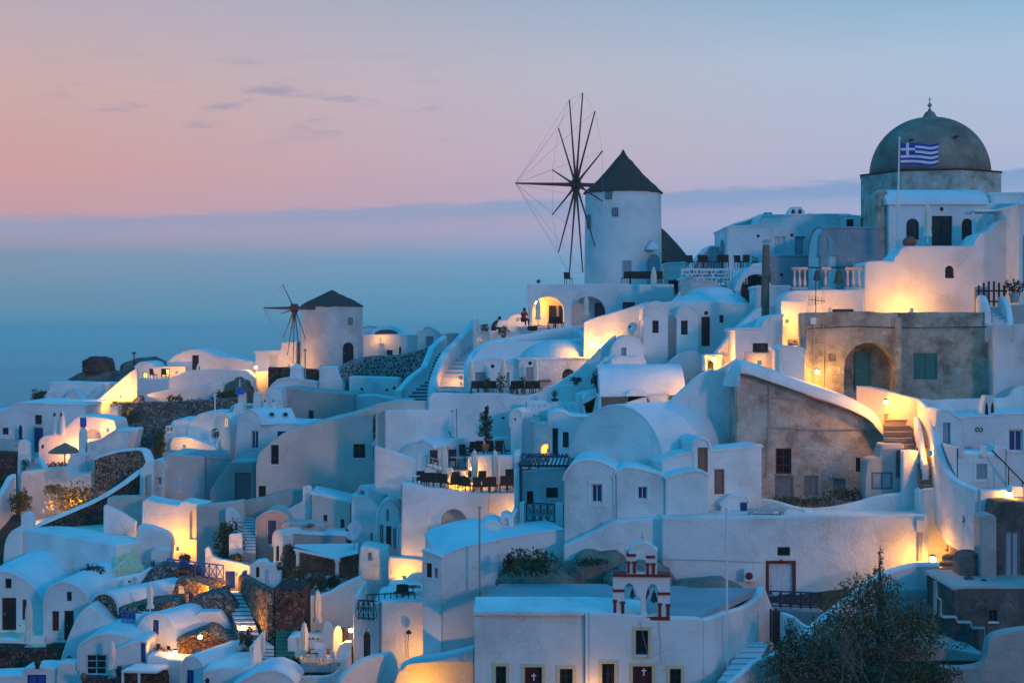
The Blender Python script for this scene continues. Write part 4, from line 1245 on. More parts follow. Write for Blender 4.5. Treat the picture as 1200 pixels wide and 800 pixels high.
# ================================================================== BIG WINDMILL
def windmill(label, cx, d, rpx_b, rpx_t, yb, ye, ya, m, wins, eave=1.06, concave=True, drop=1.5):
    b = P(cx, yb, d)
    sc = d / F
    root = thing('windmill', label, 'windmill', b)
    dc = b + Vector((0, rpx_b * sc, 0))
    H, Hr = (yb - ye) * sc, (ye - ya) * sc
    MB().lathe(dc, [(rpx_b * sc, -drop), (rpx_b * sc, 0), (rpx_t * sc, H)], 48).build('tower', m, root, smooth=50)
    rt = rpx_t * sc * eave
    pr = [(rt * .93, H - .12), (rt, H - .06), (rt * .98, H + .03)]
    for i in range(1, 13):
        t = i / 12
        rr = rt * (1 - t) * ((1 - .10 * math.sin(math.pi * t)) if concave else (1 + .08 * math.sin(math.pi * t)))
        pr.append((max(rr, 0.10 if concave else .03), H + (Hr * .96) * t))
    pr.append((.02, H + Hr))
    v = MB().lathe(dc, pr, 64)
    for p in v.v:
        k = noise.noise(p * 2.2) * .07
        p.z += k; p.x += k * .5
    v.build('thatched_roof', 'thatch', root, smooth=60)
    for (kind, x0, y0, x1, y1, sty) in wins:
        # place on the curved wall
        ux = ((x0 + x1) / 2 - cx) / rpx_b
        th = math.asin(max(-.97, min(.97, ux)))
        rr = rpx_b * sc
        O = dc + Vector((math.sin(th) * rr, -math.cos(th) * rr, 0))
        f_ = Fac(O, math.degrees(th))
        (u0, vt_), (u1, _), (_, vb_) = f_.px(x0, y0), f_.px(x1, y0), f_.px(x0, y1)
        opening(root, f_, kind, (u0, vb_, u1, vt_), sty, .02, surface=True)
    return root, dc
def wheel(root, hubp, axis, Rm, angs, shaft, back, rspar=.07, stays=True, rigging=True):
    axis = Vector(axis).normalized()
    e1 = axis.cross(Vector((0, 0, 1))).normalized(); e2 = e1.cross(axis).normalized()
    if e2.z < 0: e2 = -e2
    MB().tube([hubp - axis * back, hubp, hubp + axis * shaft], [.16, .17, .06], 10).build('bowsprit', 'spar', root, smooth=50)
    T = axis.to_track_quat('Z', 'Y').to_matrix().to_4x4(); T.translation = hubp
    hb = MB(T).lathe((0, 0, 0), [(.30, -.35), (.42, -.3), (.42, .3), (.30, .35)], 12); hb.build('hub', 'spar', root)
    tips = []
    for a in angs:
        dv = e1 * math.sin(R(a)) + e2 * math.cos(R(a))
        side = axis.cross(dv)
        p0 = hubp + dv * .2; tip = hubp + dv * Rm
        mid_ = hubp + dv * Rm * .35 + side * .04
        MB().tube([p0, mid_, tip], [rspar * 1.6, rspar * 1.1, rspar * .7], 6).tube([hubp + dv * .3 + side * .12, hubp + dv * Rm * .30 + side * .10], [rspar * 1.1, rspar * .8], 5).build('spar', 'spar', root, smooth=60)
        tips.append(tip)
    if rigging:
        rg = MB()
        nose = hubp + axis * shaft
        for i, t in enumerate(tips):
            rg.tube([nose, t], .008, 4)
            rg.tube([t, tips[(i + 1) % len(tips)]], .008, 4)
        rg.build('rigging', 'rope', root)
root, dc = windmill('big white windmill with dark conical thatched roof and a wheel of twelve bare spars', 733.5, 122, 46.5, 45.5, 334, 222, 170, 'plaster',
    [('w', 710, 224, 717, 233, 'grey'), ('w', 718, 243.5, 724.5, 253.5, 'grey'), ('w', 730, 305, 740, 324, 'steel'), ('da', 759, 297, 773, 332, 'steel'), ('w', 688.5, 252, 691, 268, 'grey')])
p = P(766, 292, 121.2); MB().lathe(p + Vector((0, 1.2, 0)), [(.55, 0), (.5, .25), (.3, .5), (.12, .6), (.1, .8), (.02, .9)], 14).build('door_hood', 'plaster', root, smooth=50)
hub = P(675, 216.5, 120)
wheel(root, hub, (-math.sin(R(76)), -math.cos(R(76)), 0), 107 * 120 / F, [15 + 30 * k for k in range(12)], 71 * 120 / F / math.sin(R(76)), 1.6)
root, dc = windmill('smaller grey-white windmill at the village tip with dark cap and broken wheel', 384.5, 148, 38, 36.5, 432, 358, 338, 'plaster_old',
    [('w', 409, 372, 413, 380, 'grey'), ('da', 402, 401, 414, 427, 'dark')], 1.03, False)
hub = P(345, 361, 146)
wheel(root, hub, (-.93, -.37, 0), 66 * 146 / F, [64, 95, 122, 148, 174, -156, -124, -92], 34 * 146 / F / .93, 2.0, .05, rigging=True)
# third mill body behind, thatched
root = thing('windmill', 'low thatched mill roof half hidden behind the big windmill', 'windmill', P(785, 335, 131))
MB().lathe(P(782, 335, 131) + Vector((0, 3, 0)), [(2.45, -1), (2.45, 0), (2.35, 1.9)], 32).build('tower', 'plaster', root, smooth=50)
MB().lathe(P(778, 305, 131) + Vector((0, 3, -.1)), [(2.75, -.1), (2.8, 0), (1.6, 1.5), (.5, 2.7), (.03, 3.1)], 40).build('thatched_roof', 'thatch', root, smooth=50)
house('white_house', 'plain white annex with a shaded porch right of the big windmill', 'house', 126, 0, 3, [(780, 309), (806, 308)], 340, [('n', 783, 328, 806, 345, 'dark', 1.0)])

# mill terrace block
r_ = house('white_house', 'white terrace block with two arched porches, the left one glowing orange', 'house', 114, 0, 6,
    [(618, 333), (700, 332.5), (790, 333)], 385, [('na', 623.5, 347, 661, 381, 'dark', 2.0), ('na', 669.5, 347, 710.5, 381, 'dark', 1.8), ('w', 729.5, 354, 744, 363.5, 'dark')], roof=None)
for (x0, x1, y0, y1, dd, st) in ((643, 652, 358, 379, 115.9, 'dark'), (655, 659.5, 358, 379, 115.9, 'dark'), (697, 709.5, 355, 379, 115.7, 'dark')):
    f_ = Fac(P((x0 + x1) / 2, y1, dd), 0); (u0, v1), (u1, _) = f_.px(x0, y0), f_.px(x1, y0)
    opening(r_, f_, 'd', (u0, 0, u1, v1), st, 0.05)
lamp('lamp inside the orange arched porch below the windmill', 628, 354, 115.2, 110)
lamp('hidden lamp washing the curved terrace wall left of the porch', 607, 374, 114.4, 55, group=None)
parasol('folded parasol in front of the glowing arched porch', 630.5, 350, 382, 112.6)
parasol('folded parasol in front of the blue arched porch', 687, 345, 377, 112.6)
parasol('folded parasol at the foot of the big windmill, right side', 766, 312, 353, 112)
chr_g = 'dark chairs on the windmill terraces'
ch0 = chair(733, 332.5, 116, 200, 'dark chair left of the bench at the foot of the big windmill', chr_g)
place(ch0, 666, 333, 116, 20, 'dark chair standing alone left of the windmill wheel foot')
agave('small spiky plant on the parapet left of the windmill', 631, 332.5, 116, 10, 6, nb=12)
root = thing('bench', 'long dark bench at the foot of the big windmill', 'bench', P(757, 332.5, 116))
T = MAT[root.name]
MB(T).box((-1.3, -.3, .38), (1.3, .3, .46)).build('seat', 'wicker', root)
MB(T).box((-1.3, .24, .46), (1.3, .32, .95)).build('backrest', 'wicker', root)
for u in (-1.2, 1.14): MB(T).box((u, -.26, 0), (u + .06, .26, .38)).build('leg', 'wicker', root)
# people on the terrace
def person(label, loc, face, coat, coat_name, lean=0.2):
    """seated figure: one continuous skinned body, clothing and hair as children"""
    root = thing('person', label, 'person', loc, face)
    T = MAT[root.name]
    J = {'pelvis': (0, 0, .50), 'belly': (0, .02, .68), 'chest': (0, .03 - lean * .2, .92), 'neck': (0, .02 - lean * .35, 1.07), 'head': (0, 0 - lean * .5, 1.17), 'crown': (0, .01 - lean * .5, 1.30),
         'shl': (-.18, .02 - lean * .3, 1.0), 'ell': (-.26, -.08, .76), 'hal': (-.13, -.33, .68), 'shr': (.18, .02 - lean * .3, 1.0), 'elr': (.26, -.08, .76), 'har': (.13, -.33, .68),
         'hil': (-.11, -.02, .48), 'knl': (-.13, -.46, .50), 'anl': (-.13, -.44, .09), 'tol': (-.13, -.60, .05), 'hir': (.11, -.02, .48), 'knr': (.13, -.46, .50), 'anr': (.13, -.44, .09), 'tor': (.13, -.60, .05)}
    Rr = {'pelvis': .15, 'belly': .14, 'chest': .16, 'neck': .06, 'head': .095, 'crown': .075, 'shl': .075, 'ell': .05, 'hal': .035, 'shr': .075, 'elr': .05, 'har': .035,
          'hil': .10, 'knl': .07, 'anl': .045, 'tol': .035, 'hir': .10, 'knr': .07, 'anr': .045, 'tor': .035}
    E = [('pelvis', 'belly'), ('belly', 'chest'), ('chest', 'neck'), ('neck', 'head'), ('head', 'crown'), ('chest', 'shl'), ('shl', 'ell'), ('ell', 'hal'), ('chest', 'shr'), ('shr', 'elr'), ('elr', 'har'),
         ('pelvis', 'hil'), ('hil', 'knl'), ('knl', 'anl'), ('anl', 'tol'), ('pelvis', 'hir'), ('hir', 'knr'), ('knr', 'anr'), ('anr', 'tor')]
    def skin(name, keys, m, grow):
        ks = [k for k in J if k in keys]
        me = bpy.data.meshes.new(name)
        me.from_pydata([J[k] for k in ks], [(ks.index(a), ks.index(b)) for a, b in E if a in ks and b in ks], [])
        o = bpy.data.objects.new(name, me); C.objects.link(o); o.parent = root
        me.materials.append(M[m])
        md = o.modifiers.new('skin', 'SKIN'); md.use_smooth_shade = True
        if not me.skin_vertices: me.skin_vertices.new()
        for i, k in enumerate(ks):
            me.skin_vertices[0].data[i].radius = (Rr[k] * grow, Rr[k] * grow)
        me.skin_vertices[0].data[0].use_root = True
        o.modifiers.new('sub', 'SUBSURF').levels = 1; o.modifiers[-1].render_levels = 2
        return o
    skin('body', list(J), 'skin', 1.0)
    skin(coat_name, ['belly', 'chest', 'shl', 'ell', 'shr', 'elr', 'pelvis'], coat, 1.14)
    skin('trousers', ['pelvis', 'hil', 'knl', 'anl', 'hir', 'knr', 'anr'], 'cloth_dark', 1.12)
    hp_ = Vector(J['crown']); 
    MB(T).lathe(hp_ + Vector((0, .02, -.07)), [(.115, -.12), (.125, -.03), (.11, .06), (.06, .11), (.01, .125)], 14, sx=.92).build('hair', 'hair', root, smooth=180)
    return root
person('person in a red top sitting on the terrace wall by the orange porch', P(614, 380.5, 112.2) - Vector((0, 0, .1)), 150, 'jersey_red', 'red_top')
person('person in dark clothes sitting bent forward at the left end of the terrace', P(578, 389, 111.4) - Vector((0, 0, .2)), 100, 'cloth_dark', 'dark_jacket', 1.0)

# ================================================================== ROUND-ROOFED HOUSE RIGHT OF THE MILL
r_ = house('round_house', 'white house with low domed blue-lit roof right of the big windmill', 'house', 103, 0, 7,
      [(753, 372), (760, 356), (793, 352), (886, 355)], 442, [('d', 822, 371, 832, 405.5, 'red'), ('w', 843, 369, 848, 378, 'dark'), ('r', 825, 364.5, 830, 369)], roof=None)
dome_part(r_, 792, 888, 358, 335, 103.3, 4.2, 'roof_white')
a = P(803, 344, 104.5); b = P(864, 334, 104.5)
dome_part(r_, 800, 870, 344, 332, 104.5, 3.2, 'roof_white', 'upper_roof')
house('vaulted_bay', 'projecting white bay with arched top and narrow window, left of the two', 'house', 101.6, 0, 3, [(754, 375)] + ar(754, 783, 368, 354, 8)[1:], 445, [('w', 764.5, 375.5, 772, 390, 'dark')], rnd=.1)
house('vaulted_bay', 'projecting white bay with arched top and narrow window, right of the two', 'house', 101.4, 0, 3, ar(793, 819, 373, 358, 8), 445, [('w', 798, 375.5, 806, 392, 'dark')], rnd=.1)
house('plaster_wall', 'white wall section between the two arched bays', 'wall', 102.6, 0, 1, [(780, 366), (796, 366)], 445, roof=None)
house('plaster_wall', 'rounded white parapet below the red door', 'wall', 100.3, 0, .6, [(781, 427), (788, 420), (797, 414), (806, 411), (818, 411), (822, 417), (823, 445)], 450, roof=None, rnd=.3)
house('plaster_wall', 'white stair parapet with blue shade beside the red door', 'wall', 101.8, 0, 1, [(852, 408), (862, 390), (886, 364), (888, 376)], 420, roof=None)
house('plaster_wall', 'long white wall sloping up from the twin lamps to the arched bays', 'wall', 104.2, 0, .6, [(684, 377), (700, 371), (735, 361), (757, 354), (770, 353), (784, 358)], 430, roof=None, rnd=.2)
lamp('bright street lamp below the long sloping wall', 704, 405, 103.3, 190)
lamp('dimmer lamp left of the bright street lamp by the dome', 694, 404, 103.6, 60)
house('plaster_wall', 'diagonal lavender stair wall rising to the street lamp', 'wall', 100.5, 0, .6, [(649, 451), (675, 435), (704, 407), (716, 396), (722, 392)], 470, roof=None, rnd=.1)
house('vaulted_house', 'small vaulted white house with one window beside the round dish', 'house', 99.5, 0, 4, [(712, 425)] + ar(717, 755, 415, 394.5, 10), 440, [('w', 728, 407, 734, 419, 'steel')])
dish('round dish on the sloping white wall left of the arched bays', 741, 384, 101.2, 7, -30)
house('plaster_wall', 'little white arched niche piece beside the small vaulted house', 'wall', 98, 0, .4, [(702, 433), (703, 423)] + ar(706, 718, 424, 418, 6), 436, [('ta', 706, 423, 712, 433)], roof=None, rnd=.02)
house('white_house', 'low white barrel roof in front of the small vaulted house', 'house', 97.6, 0, 2, [(715, 433), (718, 421), (722, 419), (750, 419), (755, 422), (757, 433)], 440)
# pattern railing + terrace
f_ = Fac(P(827, 336, 107), 0)
holes = []
rnd = random.Random(3)
root = thing('openwork_wall', 'white openwork parapet pierced by dark irregular holes above the domed roof', 'wall', f_.O)
(u0, v1), (u1, _) = f_.px(798, 314.5), f_.px(856, 314.5)
hs = []
ky = 4
for j in range(ky):
    for i in range(13):
        cx = u0 + (i + .5 + (.5 if j % 2 else 0)) * (u1 - u0) / 13.6; cy = .12 + j * (v1 - .2) / ky + .1
        r = rnd.uniform(.07, .15); cx += rnd.uniform(-.06, .06); cy += rnd.uniform(-.03, .03)
        hs.append(([(cx + r * (1 + .3 * rnd.random()) * math.cos(R(a)), cy + r * math.sin(R(a))) for a in range(0, 360, 60)], 9e9, False))
prism(f_, [(u0, v1), (u1, v1)], -1, .22, hs, .02).build('pierced_panel', 'plaster', root)
house('white_house', 'white building base behind the openwork parapet', 'house', 108.5, 0, 3, [(800, 326), (905, 326)], 360, m='plaster_grey')
root = thing('white_gate', 'white picket gate right of the openwork parapet', 'gate', P(866, 333, 106.8))
f_ = Fac(P(866, 333, 106.8), 0); mb = MB(f_.M); 
for k in range(7): u = -.55 + .185 * k; mb.box((u - .035, 0, 0), (u + .035, .04, 1.12 + .06 * (k % 2)))
mb.build('pickets', 'white_paint', root); MB(f_.M).box((-.6, .04, .2), (.6, .07, .28)).box((-.6, .04, .85), (.6, .07, .93)).build('rails', 'white_paint', root)
house('white_house', 'small warm-lit pitched roof piece in front of the openwork parapet', 'house', 105.8, 0, 1.2, [(799, 333), (801, 329), (811, 324), (817, 329), (836, 330), (838, 337)], 345, m='plaster_sand', roof='plaster_sand')
lamp('hidden lamp lighting the openwork parapet', 822, 335, 106.3, 120, group=None)
for i, (x, rt_) in enumerate(((809, 10), (820, 190), (829, 30), (842, 200), (850, 170), (866, 20), (873, 190))):
    place(ch0, x, 314, 109.2, rt_, ('leftmost', 'second', 'third', 'fourth', 'fifth', 'sixth', 'rightmost')[i] + ' dark chair in the row above the openwork parapet')
for i, x in enumerate((825, 846)):
    table(x, 314, 109.8, ('left' if i == 0 else 'right') + ' dark table among the chairs above the openwork parapet', 'tables above the openwork parapet')
bush('small shrub by the grey double doors on the skyline', 885, 311, 108.5, 9, 12, 'leaf_dark', 120, .08)
house('plaster_wall', 'white wall under the small skyline shrub', 'wall', 108, 0, 1, [(880, 309), (903, 308)], 330, roof=None)

# ================================================================== MIDDLE: STAIRS, DOMED TERRACE, VAULTS
stairs('dark narrow steps climbing between low walls left of the wide white steps', (472, 470, 125), (502, 470, 125), (504, 413, 138), (518, 413, 138), 15, 'step_white', 'step_dark')
wall('sloping white wall left of the dark narrow steps', [(466, 458, 124, 480), (480, 441, 127, 475), (497, 428, 130, 465), (506, 405, 136, 440), (520, 393, 140, 430)], .6, smooth=False)
stairs('wide white steps glowing in lamplight, curving down from the terrace', (511, 462, 112.5), (548, 462, 112.5), (536, 402, 126), (565, 402, 124), 13, 'step_white')
wall('tall curving white parapet left of the wide glowing steps', [(503, 500, 111.2, 540), (507, 455, 112, 520), (511, 435, 115, 500), (522, 412, 119, 470), (538, 395, 122, 440), (555, 375, 125, 420)], .7, k=5)
lamp('hidden lamp beside the wide steps', 540, 442, 113.8, 150, group=None)
lamp('hidden lamp at the top of the wide steps', 562, 399, 121, 130, group=None)
house('plaster_wall', 'low white wall with planter recess at the left end of the upper terrace', 'wall', 121, 0, .5, [(554, 380), (556, 374), (560, 373), (561, 388), (582, 388), (583, 382), (588, 382)], 402, roof=None, rnd=.1)
house('plaster_wall', 'curved orange-lit terrace wall with stepped top beside the porch', 'wall', 116, 0, .4, [(574, 381), (577, 376), (595, 375), (598, 370), (604, 368), (619, 367)], 392, roof=None, rnd=.3)
house('white_house', 'base of the upper terrace under the seated people', 'terrace', 113.6, 0, 7, [(582, 389), (606, 389), (606, 384), (640, 384), (690, 385)], 410)
bush('leafy potted plant with orange light behind on the terrace edge', 590, 396, 112, 13, 14, 'leaf_dry', 160, .09, pot=(6, 4), flower=None, sub=1)
bush('red flower box behind the seated dark figure', 568, 388, 120.6, 12, 8, 'leaf_dark', 90, .08, 'flower_box', 'plant', pot=(11, 4), flower='flower')
root = thing('water_tank', 'dark low sunbed stack by the folded parasol on the upper terrace', 'sunbed', P(622, 386, 112.8))
MB().box((P(618, 0, 112.8).x, 112.4, P(0, 386, 112.8).z), (P(630, 0, 112.8).x, 113.2, P(0, 382, 112.8).z)).build('mattress', 'wicker', root)
MB().box((P(619, 0, 112.8).x, 112.5, P(0, 387.5, 112.8).z), (P(629, 0, 112.8).x, 113.1, P(0, 386, 112.8).z)).build('sunbed_frame', 'wood_dark', root)
root.name = 'sunbed'; MAT['sunbed'] = MAT['water_tank']
ch1 = chair(646, 385.5, 112.9, 190, 'dark chair at the small table in front of the glowing porch, left', chr_g)
place(ch1, 656, 385.5, 112.9, 160, 'dark chair at the small table in front of the glowing porch, right')
table(651, 385.5, 112.7, 'small dark table in front of the glowing porch', None)
# big blue roof + domed terrace house
r_ = house('domed_house', 'white terrace house with wide barrel roof and pale blue door panels beside the steps', 'house', 104, 0, 7,
      [(549, 448)] + [(550, 430), (556, 425), (570, 421), (580, 420), (592, 422), (606, 428), (612, 429)], 461,
      [('w', 557, 436, 569.5, 455, 'steel'), ('w', 584, 436, 597, 455, 'steel'), ('r', 575, 427, 579.5, 431)], rt=.08, rnd=.05)
wall('long curved blue-lit roof parapet sweeping up behind the domed terrace house', [(549, 440, 105.5, 460), (551, 421, 107, 450), (560, 408, 109, 440), (575, 399, 110.5, 430), (600, 394, 111.5, 425), (660, 383, 112.5, 420), (674, 383, 112.6, 420), (688, 393, 111.5, 420)], .7, k=5)
house('plaster_roof', 'broad blue-lit roof slope behind the domed terrace house', 'roof', 107, 0, 4, [(551, 432), (553, 420), (563, 409), (578, 402), (620, 400), (690, 396)], 450, m='roof_white', roof=None, rnd=.4)
r_ = house('domed_house', 'white house with low round dome warmly lit on its right side', 'house', 103.4, 0, 6.5,
      [(607, 421), (692, 420)], 461, [('d', 616.5, 430, 625.5, 456, 'steel'), ('r', 619, 423.5, 623.5, 427.5), ('wa', 659, 432, 673, 446, 'dark')], rt=.08, rnd=.05)
dome_part(r_, 615, 693, 421, 397, 103.9, 3.0, 'plaster', 'dome')
root = thing('wooden_bench_rail', 'thin grey wall shelf on the domed house', 'shelf', P(638, 446, 103))
MB().box((P(631, 0, 103).x, 102.8, P(0, 447, 103).z), (P(646, 0, 103).x, 103.4, P(0, 445, 103).z)).build('board', 'door_grey', root); root.name = 'wall_shelf'; MAT['wall_shelf'] = MAT['wooden_bench_rail']
deck('terrace_floor', 'terrace floor in front of the domed terrace houses', 'floor', [(503, 101.0), (702, 101.0), (702, 106), (545, 106)], (620, 462, 101.5), m='paving', kind='structure')
for i, (x, yt, yb) in enumerate(((552, 422, 460), (590, 420, 461), (628, 420, 461))):
    parasol(('leftmost', 'middle', 'rightmost')[i] + ' folded parasol in front of the domed terrace houses', x, yt, yb, 101.8)
g_ = 'wicker armchairs by the domed houses'
wk = chair(556, 462, 101.3, 190, 'leftmost wicker armchair on the domed-house terrace', g_, .9)
for i, (x, rt_) in enumerate(((564, 170), (572, 200), (580, 150), (602, 190), (610, 170), (618, 200), (630, 160))):
    place(wk, x, 462, 101.3, rt_, ('second', 'third', 'fourth', 'fifth', 'sixth', 'seventh', 'rightmost')[i] + ' wicker armchair on the domed-house terrace' + ('' if i == 6 else ' counted from the left'))
for i, (x, w_, h_, m__) in enumerate(((571, 10, 18, 'leaf'), (587, 12, 20, 'leaf_dry'), (612, 10, 20, 'leaf_dark'), (601, 8, 10, 'leaf_dry'))):
    bush(('dark round', 'tall yellowish', 'thin dark', 'small low') + ('',) and ['dark round potted shrub between the terrace armchairs', 'tall yellowish potted shrub beside the middle parasol', 'thin dark potted shrub by the blue door panel', 'small low potted plant right of the middle parasol'][i], x, 461, 100.9, w_, h_, m__, 170, .09, 'potted_shrub', 'plant', pot=(5, 5), sub=1)
# front wall of that terrace
r_ = house('retaining_wall', 'white retaining wall under the armchair terrace, with small round vents', 'wall', 100.3, 0, .8,
      [(502, 466), (506, 460), (550, 462), (554, 461), (597, 461), (600, 463), (620, 463), (632, 460), (640, 454), (648, 451), (702, 451)], 535,
      [('r', 588, 487.5, 591.5, 491.5), ('r', 602, 489, 606, 493)], rnd=.3, roof=None)
house('plaster_wall', 'tan-edged parapet left of the retaining wall', 'wall', 100.8, 0, .6, [(440, 473), (468, 469.5), (524, 469.5), (526, 480)], 515, m='plaster_sand', roof=None)
house('white_house', 'plain white wall below the tan parapet', 'wall', 100, 8, 2, [(452, 481), (480, 480), (530, 480), (534, 500), (536, 520)], 550, roof=None)
r_ = house('plaster_wall', 'white parapet pierced by a row of round holes', 'wall', 98.6, 0, .35, [(616, 469.5), (643, 469.5), (643.5, 470.5), (684, 470.5)], 500,
      [('rt', 619.5, 474, 621.5, 477), ('rt', 624, 473, 626.5, 477), ('rt', 630.5, 473, 633.5, 478.5), ('rt', 636.5, 473, 639.5, 478), ('rt', 646, 475, 649, 479), ('rt', 654, 475.5, 657, 479), ('rt', 662, 475.5, 664.5, 479), ('rt', 669, 475.5, 672, 479), ('rt', 681, 473, 683.5, 479)], roof=None, rnd=.03)
agave('agave in a pot on the parapet above the round holes', 650, 470, 98.2, 15, 15, pot=(9, 3, 'wood_dark'), nb=14)
bush('small dark flowering plant on the lower stair wall', 675, 451, 99.8, 15, 9, 'leaf_dark', 150, .08, 'potted_plant', 'plant', pot=(7, 3), flower='flower')
def small_tree(label, x, yb, d, hpx, wpx, trunk_px, m='leaf', n=600, pot=None, group=None, tall=False):
    b = P(x, yb, d); sc = d / F
    root = thing('small_tree', label, 'tree', b, 0, group)
    H = hpx * sc
    tr = MB().tube([b, b + Vector((.05, 0, H * .3)), b + Vector((-.04, 0, H * .62)), b + Vector((0, 0, H * .85))], [.08, .06, .045, .02], 6)
    for k in range(5):
        a = k * 2.4; z = H * (.35 + .1 * k)
        tr.tube([b + Vector((0, 0, z)), b + Vector((math.cos(a) * wpx * sc * .35, math.sin(a) * wpx * sc * .35, z + H * .16))], [.03, .012], 4)
    tr.build('trunk', 'bark', root)
    c_ = MB()
    k_ = 6 if tall else 4
    for k in range(k_):
        t = (k + .5) / k_
        zz = trunk_px * sc + (H - trunk_px * sc) * t
        a = k * 2.4
        rr = wpx * sc / 2 * (math.sin(math.pi * (.2 + .75 * t)) if tall else 1)
        leaf_cloud(c_, b + Vector((math.cos(a) * rr * .35, math.sin(a) * rr * .35, zz)), rr * .8, rr * .8, (H - trunk_px * sc) / k_ * (1.0 if tall else .7), n // k_, .085, seed=k + int(x))
    c_.build('crown', m, root)
    if pot:
        MB().lathe(b, [(pot[0] * sc * .35, 0), (pot[0] * sc * .5, pot[1] * sc * .9), (pot[0] * sc * .55, pot[1] * sc), (pot[0] * sc * .4, pot[1] * sc)], 12).build('pot', 'terracotta', root)
    return root
small_tree('small dark tree on the wall at the end of the diagonal stair wall', 699, 466, 97.2, 32, 16, 12, 'leaf_dark', 420, (6, 4))
small_tree('bushy potted tree behind the tables on the brown-chair terrace', 569, 528, 95.8, 49, 20, 12, 'leaf_dark', 1100, (9, 8), tall=True)
# vault chimneys/pillars in the middle
house('vaulted_house', 'narrow white vaulted bay with one small round hole, left of the orange arch', 'house', 96.6, -14, 4, [(598, 500)] + ar(598, 612, 490, 480, 8), 545, [('r', 602, 489.5, 605, 492.5)], rnd=.02)
house('plaster_wall', 'lavender side wall right of the narrow vaulted bay', 'wall', 96.9, 0, 1, [(611, 482), (632, 483)], 545, roof=None)
r_ = house('white_house', 'small white block with an orange-lit arched niche', 'house', 95.6, 0, 2.2, [(624, 494), (632, 497), (645, 497)], 545, [('na', 634, 520, 645.5, 536, 'dark', .8)], rnd=.05)
chimney(626, 484, 498, 95.9, 5, r_, 'cone'); chimney(631.5, 485, 498, 95.9, 5, r_, 'cone')
lamp('hidden lamp in the orange arched niche', 643, 527, 95.9, 25, r=.05, group=None)
r_ = house('vaulted_house', 'white vaulted house with tall glazed door and small window, flat rounded roof', 'house', 93.6, 0, 8,
      [(645, 500), (645, 488), (649, 484), (657, 482.5), (663, 484), (668, 488), (690, 489), (722, 486)], 560, [('d', 646.5, 501, 655, 535, 'glass'), ('w', 659.5, 506, 666.5, 524, 'dark')], rnd=.15)
house('white_house', 'cream and white low block below the small dark tree', 'house', 96.4, 0, 3, [(684, 469), (686, 462), (700, 461), (700, 466), (705, 466)], 500, [('r', 681.5, 473, 684, 477)])
house('plaster_wall', 'plain blue-lit block edge left of the lit double window', 'house', 97, 0, 3, [(703, 434), (708, 432), (735, 432)], 490)
house('white_house', 'plain white wall piece behind the small dark tree', 'wall', 97.6, 0, 2.5, [(676, 462), (690, 458), (712, 457)], 520, roof=None)
# lit-window vault house
r_ = house('vaulted_house', 'long white roof house with a glowing double window under an arched hood', 'house', 94.2, 0, 7,
      [(703, 464), (735, 463), (784, 461)], 500, [('w', 735.5, 464, 758.5, 471, 'lit')], rnd=.05)
f_ = FACS[r_.name]
a, b = P(703, 461, 94.4), P(786, 461, 94.4)
sec = [(.1, -.1), (.25, .35), (.8, .9), (1.8, 1.45), (3.2, 1.75), (5, 1.7), (7, 1.2)]
mb = MB(); xs = [a.x, a.x + .1, (a.x * .4 + b.x * .6), b.x + .9]
mb.add([(x, 94.2 + y, a.z + z) for x in xs for y, z in sec], [(k * 7 + i, k * 7 + i + 1, (k + 1) * 7 + i + 1, (k + 1) * 7 + i) for k in range(3) for i in range(6)] + [tuple(range(6, -1, -1)), tuple(range(21, 28))])
mb.build('roof', 'roof_white', r_, smooth=60)
p0 = f_.px(*(746, 466))
hood = ar(734, 760, 464, 454.5, 10)
hp = [f_.px(*p) for p in hood]
mb = MB(f_.M); n = len(hp)
mb.add([(u, -.12, v) for u, v in hp] + [(u, .9, v) for u, v in hp], [tuple(range(n))] + [(i, n + i, n + i + 1, i + 1) for i in range(n - 1)]).build('window_hood', 'plaster', r_)
# white parapet wedge, big coping over weathered wall
house('plaster_wall', 'big white wedge wall rising to a peak left of the weathered sloping house', 'wall', 90.6, 0, 1.0,
      [(785, 470), (800, 457), (818, 441), (834, 432), (840, 434), (848, 430), (866, 419), (868, 425)], 505, roof=None, rnd=.5)
r_ = house('old_house', 'weathered sloping-roofed house with patchy plaster, maroon window and boarded doors', 'house', 88.2, 0, 6,
      [(862, 436), (880, 440), (900, 447), (940, 461), (975, 473), (1000, 484), (1030, 500), (1036, 505)], 590,
      [('w', 909, 525, 927.5, 555, 'maroon'), ('d', 908, 557, 930, 590, 'board', .1), ('w', 942, 557, 959, 580, 'board', .1), ('w', 976, 560, 991, 581, 'board', .12), ('w', 1003, 536, 1008.5, 553, 'dark')], m='weathered', roof=None, rnd=.1)
pts = [(858, 438, 87.7), (864, 424, 87.8), (872, 422, 87.8), (880, 424, 87.8), (900, 431, 87.8), (940, 445, 87.8), (975, 457, 87.8), (1000, 467, 87.8), (1022, 479, 87.8), (1034, 492, 87.7), (1037, 503, 87.7)]
w3 = [(P(*p), P(p[0], p[1] + 15, p[2]).z) for p in catmull([tuple(map(float, p)) for p in pts], 3)]
mb = MB(); rb = ribbon([(p + Vector((0, .6, 0)), z) for p, z in w3], 1.7)
rb.build('coping', 'plaster', r_, smooth=60)
mb = MB(); mb.tube([P(901, 440, 88.1), P(901, 500, 88.1), P(898, 560, 88.1)], .04, 5); mb.tube([P(903, 465, 88.1), P(934, 469, 88.1)], .03, 5); mb.tube([P(898, 500, 88.1), P(960, 503, 88.1), P(1020, 502, 88.1)], .03, 5); mb.build('pipes', 'metal_grey', r_)
bush('low dark shrubs at the foot of the weathered house', 935, 592, 86.6, 75, 11, 'leaf', 900, .08)
bush('green shrubs below the boarded openings, right part', 1005, 584, 86.4, 80, 13, 'leaf', 1000, .08)
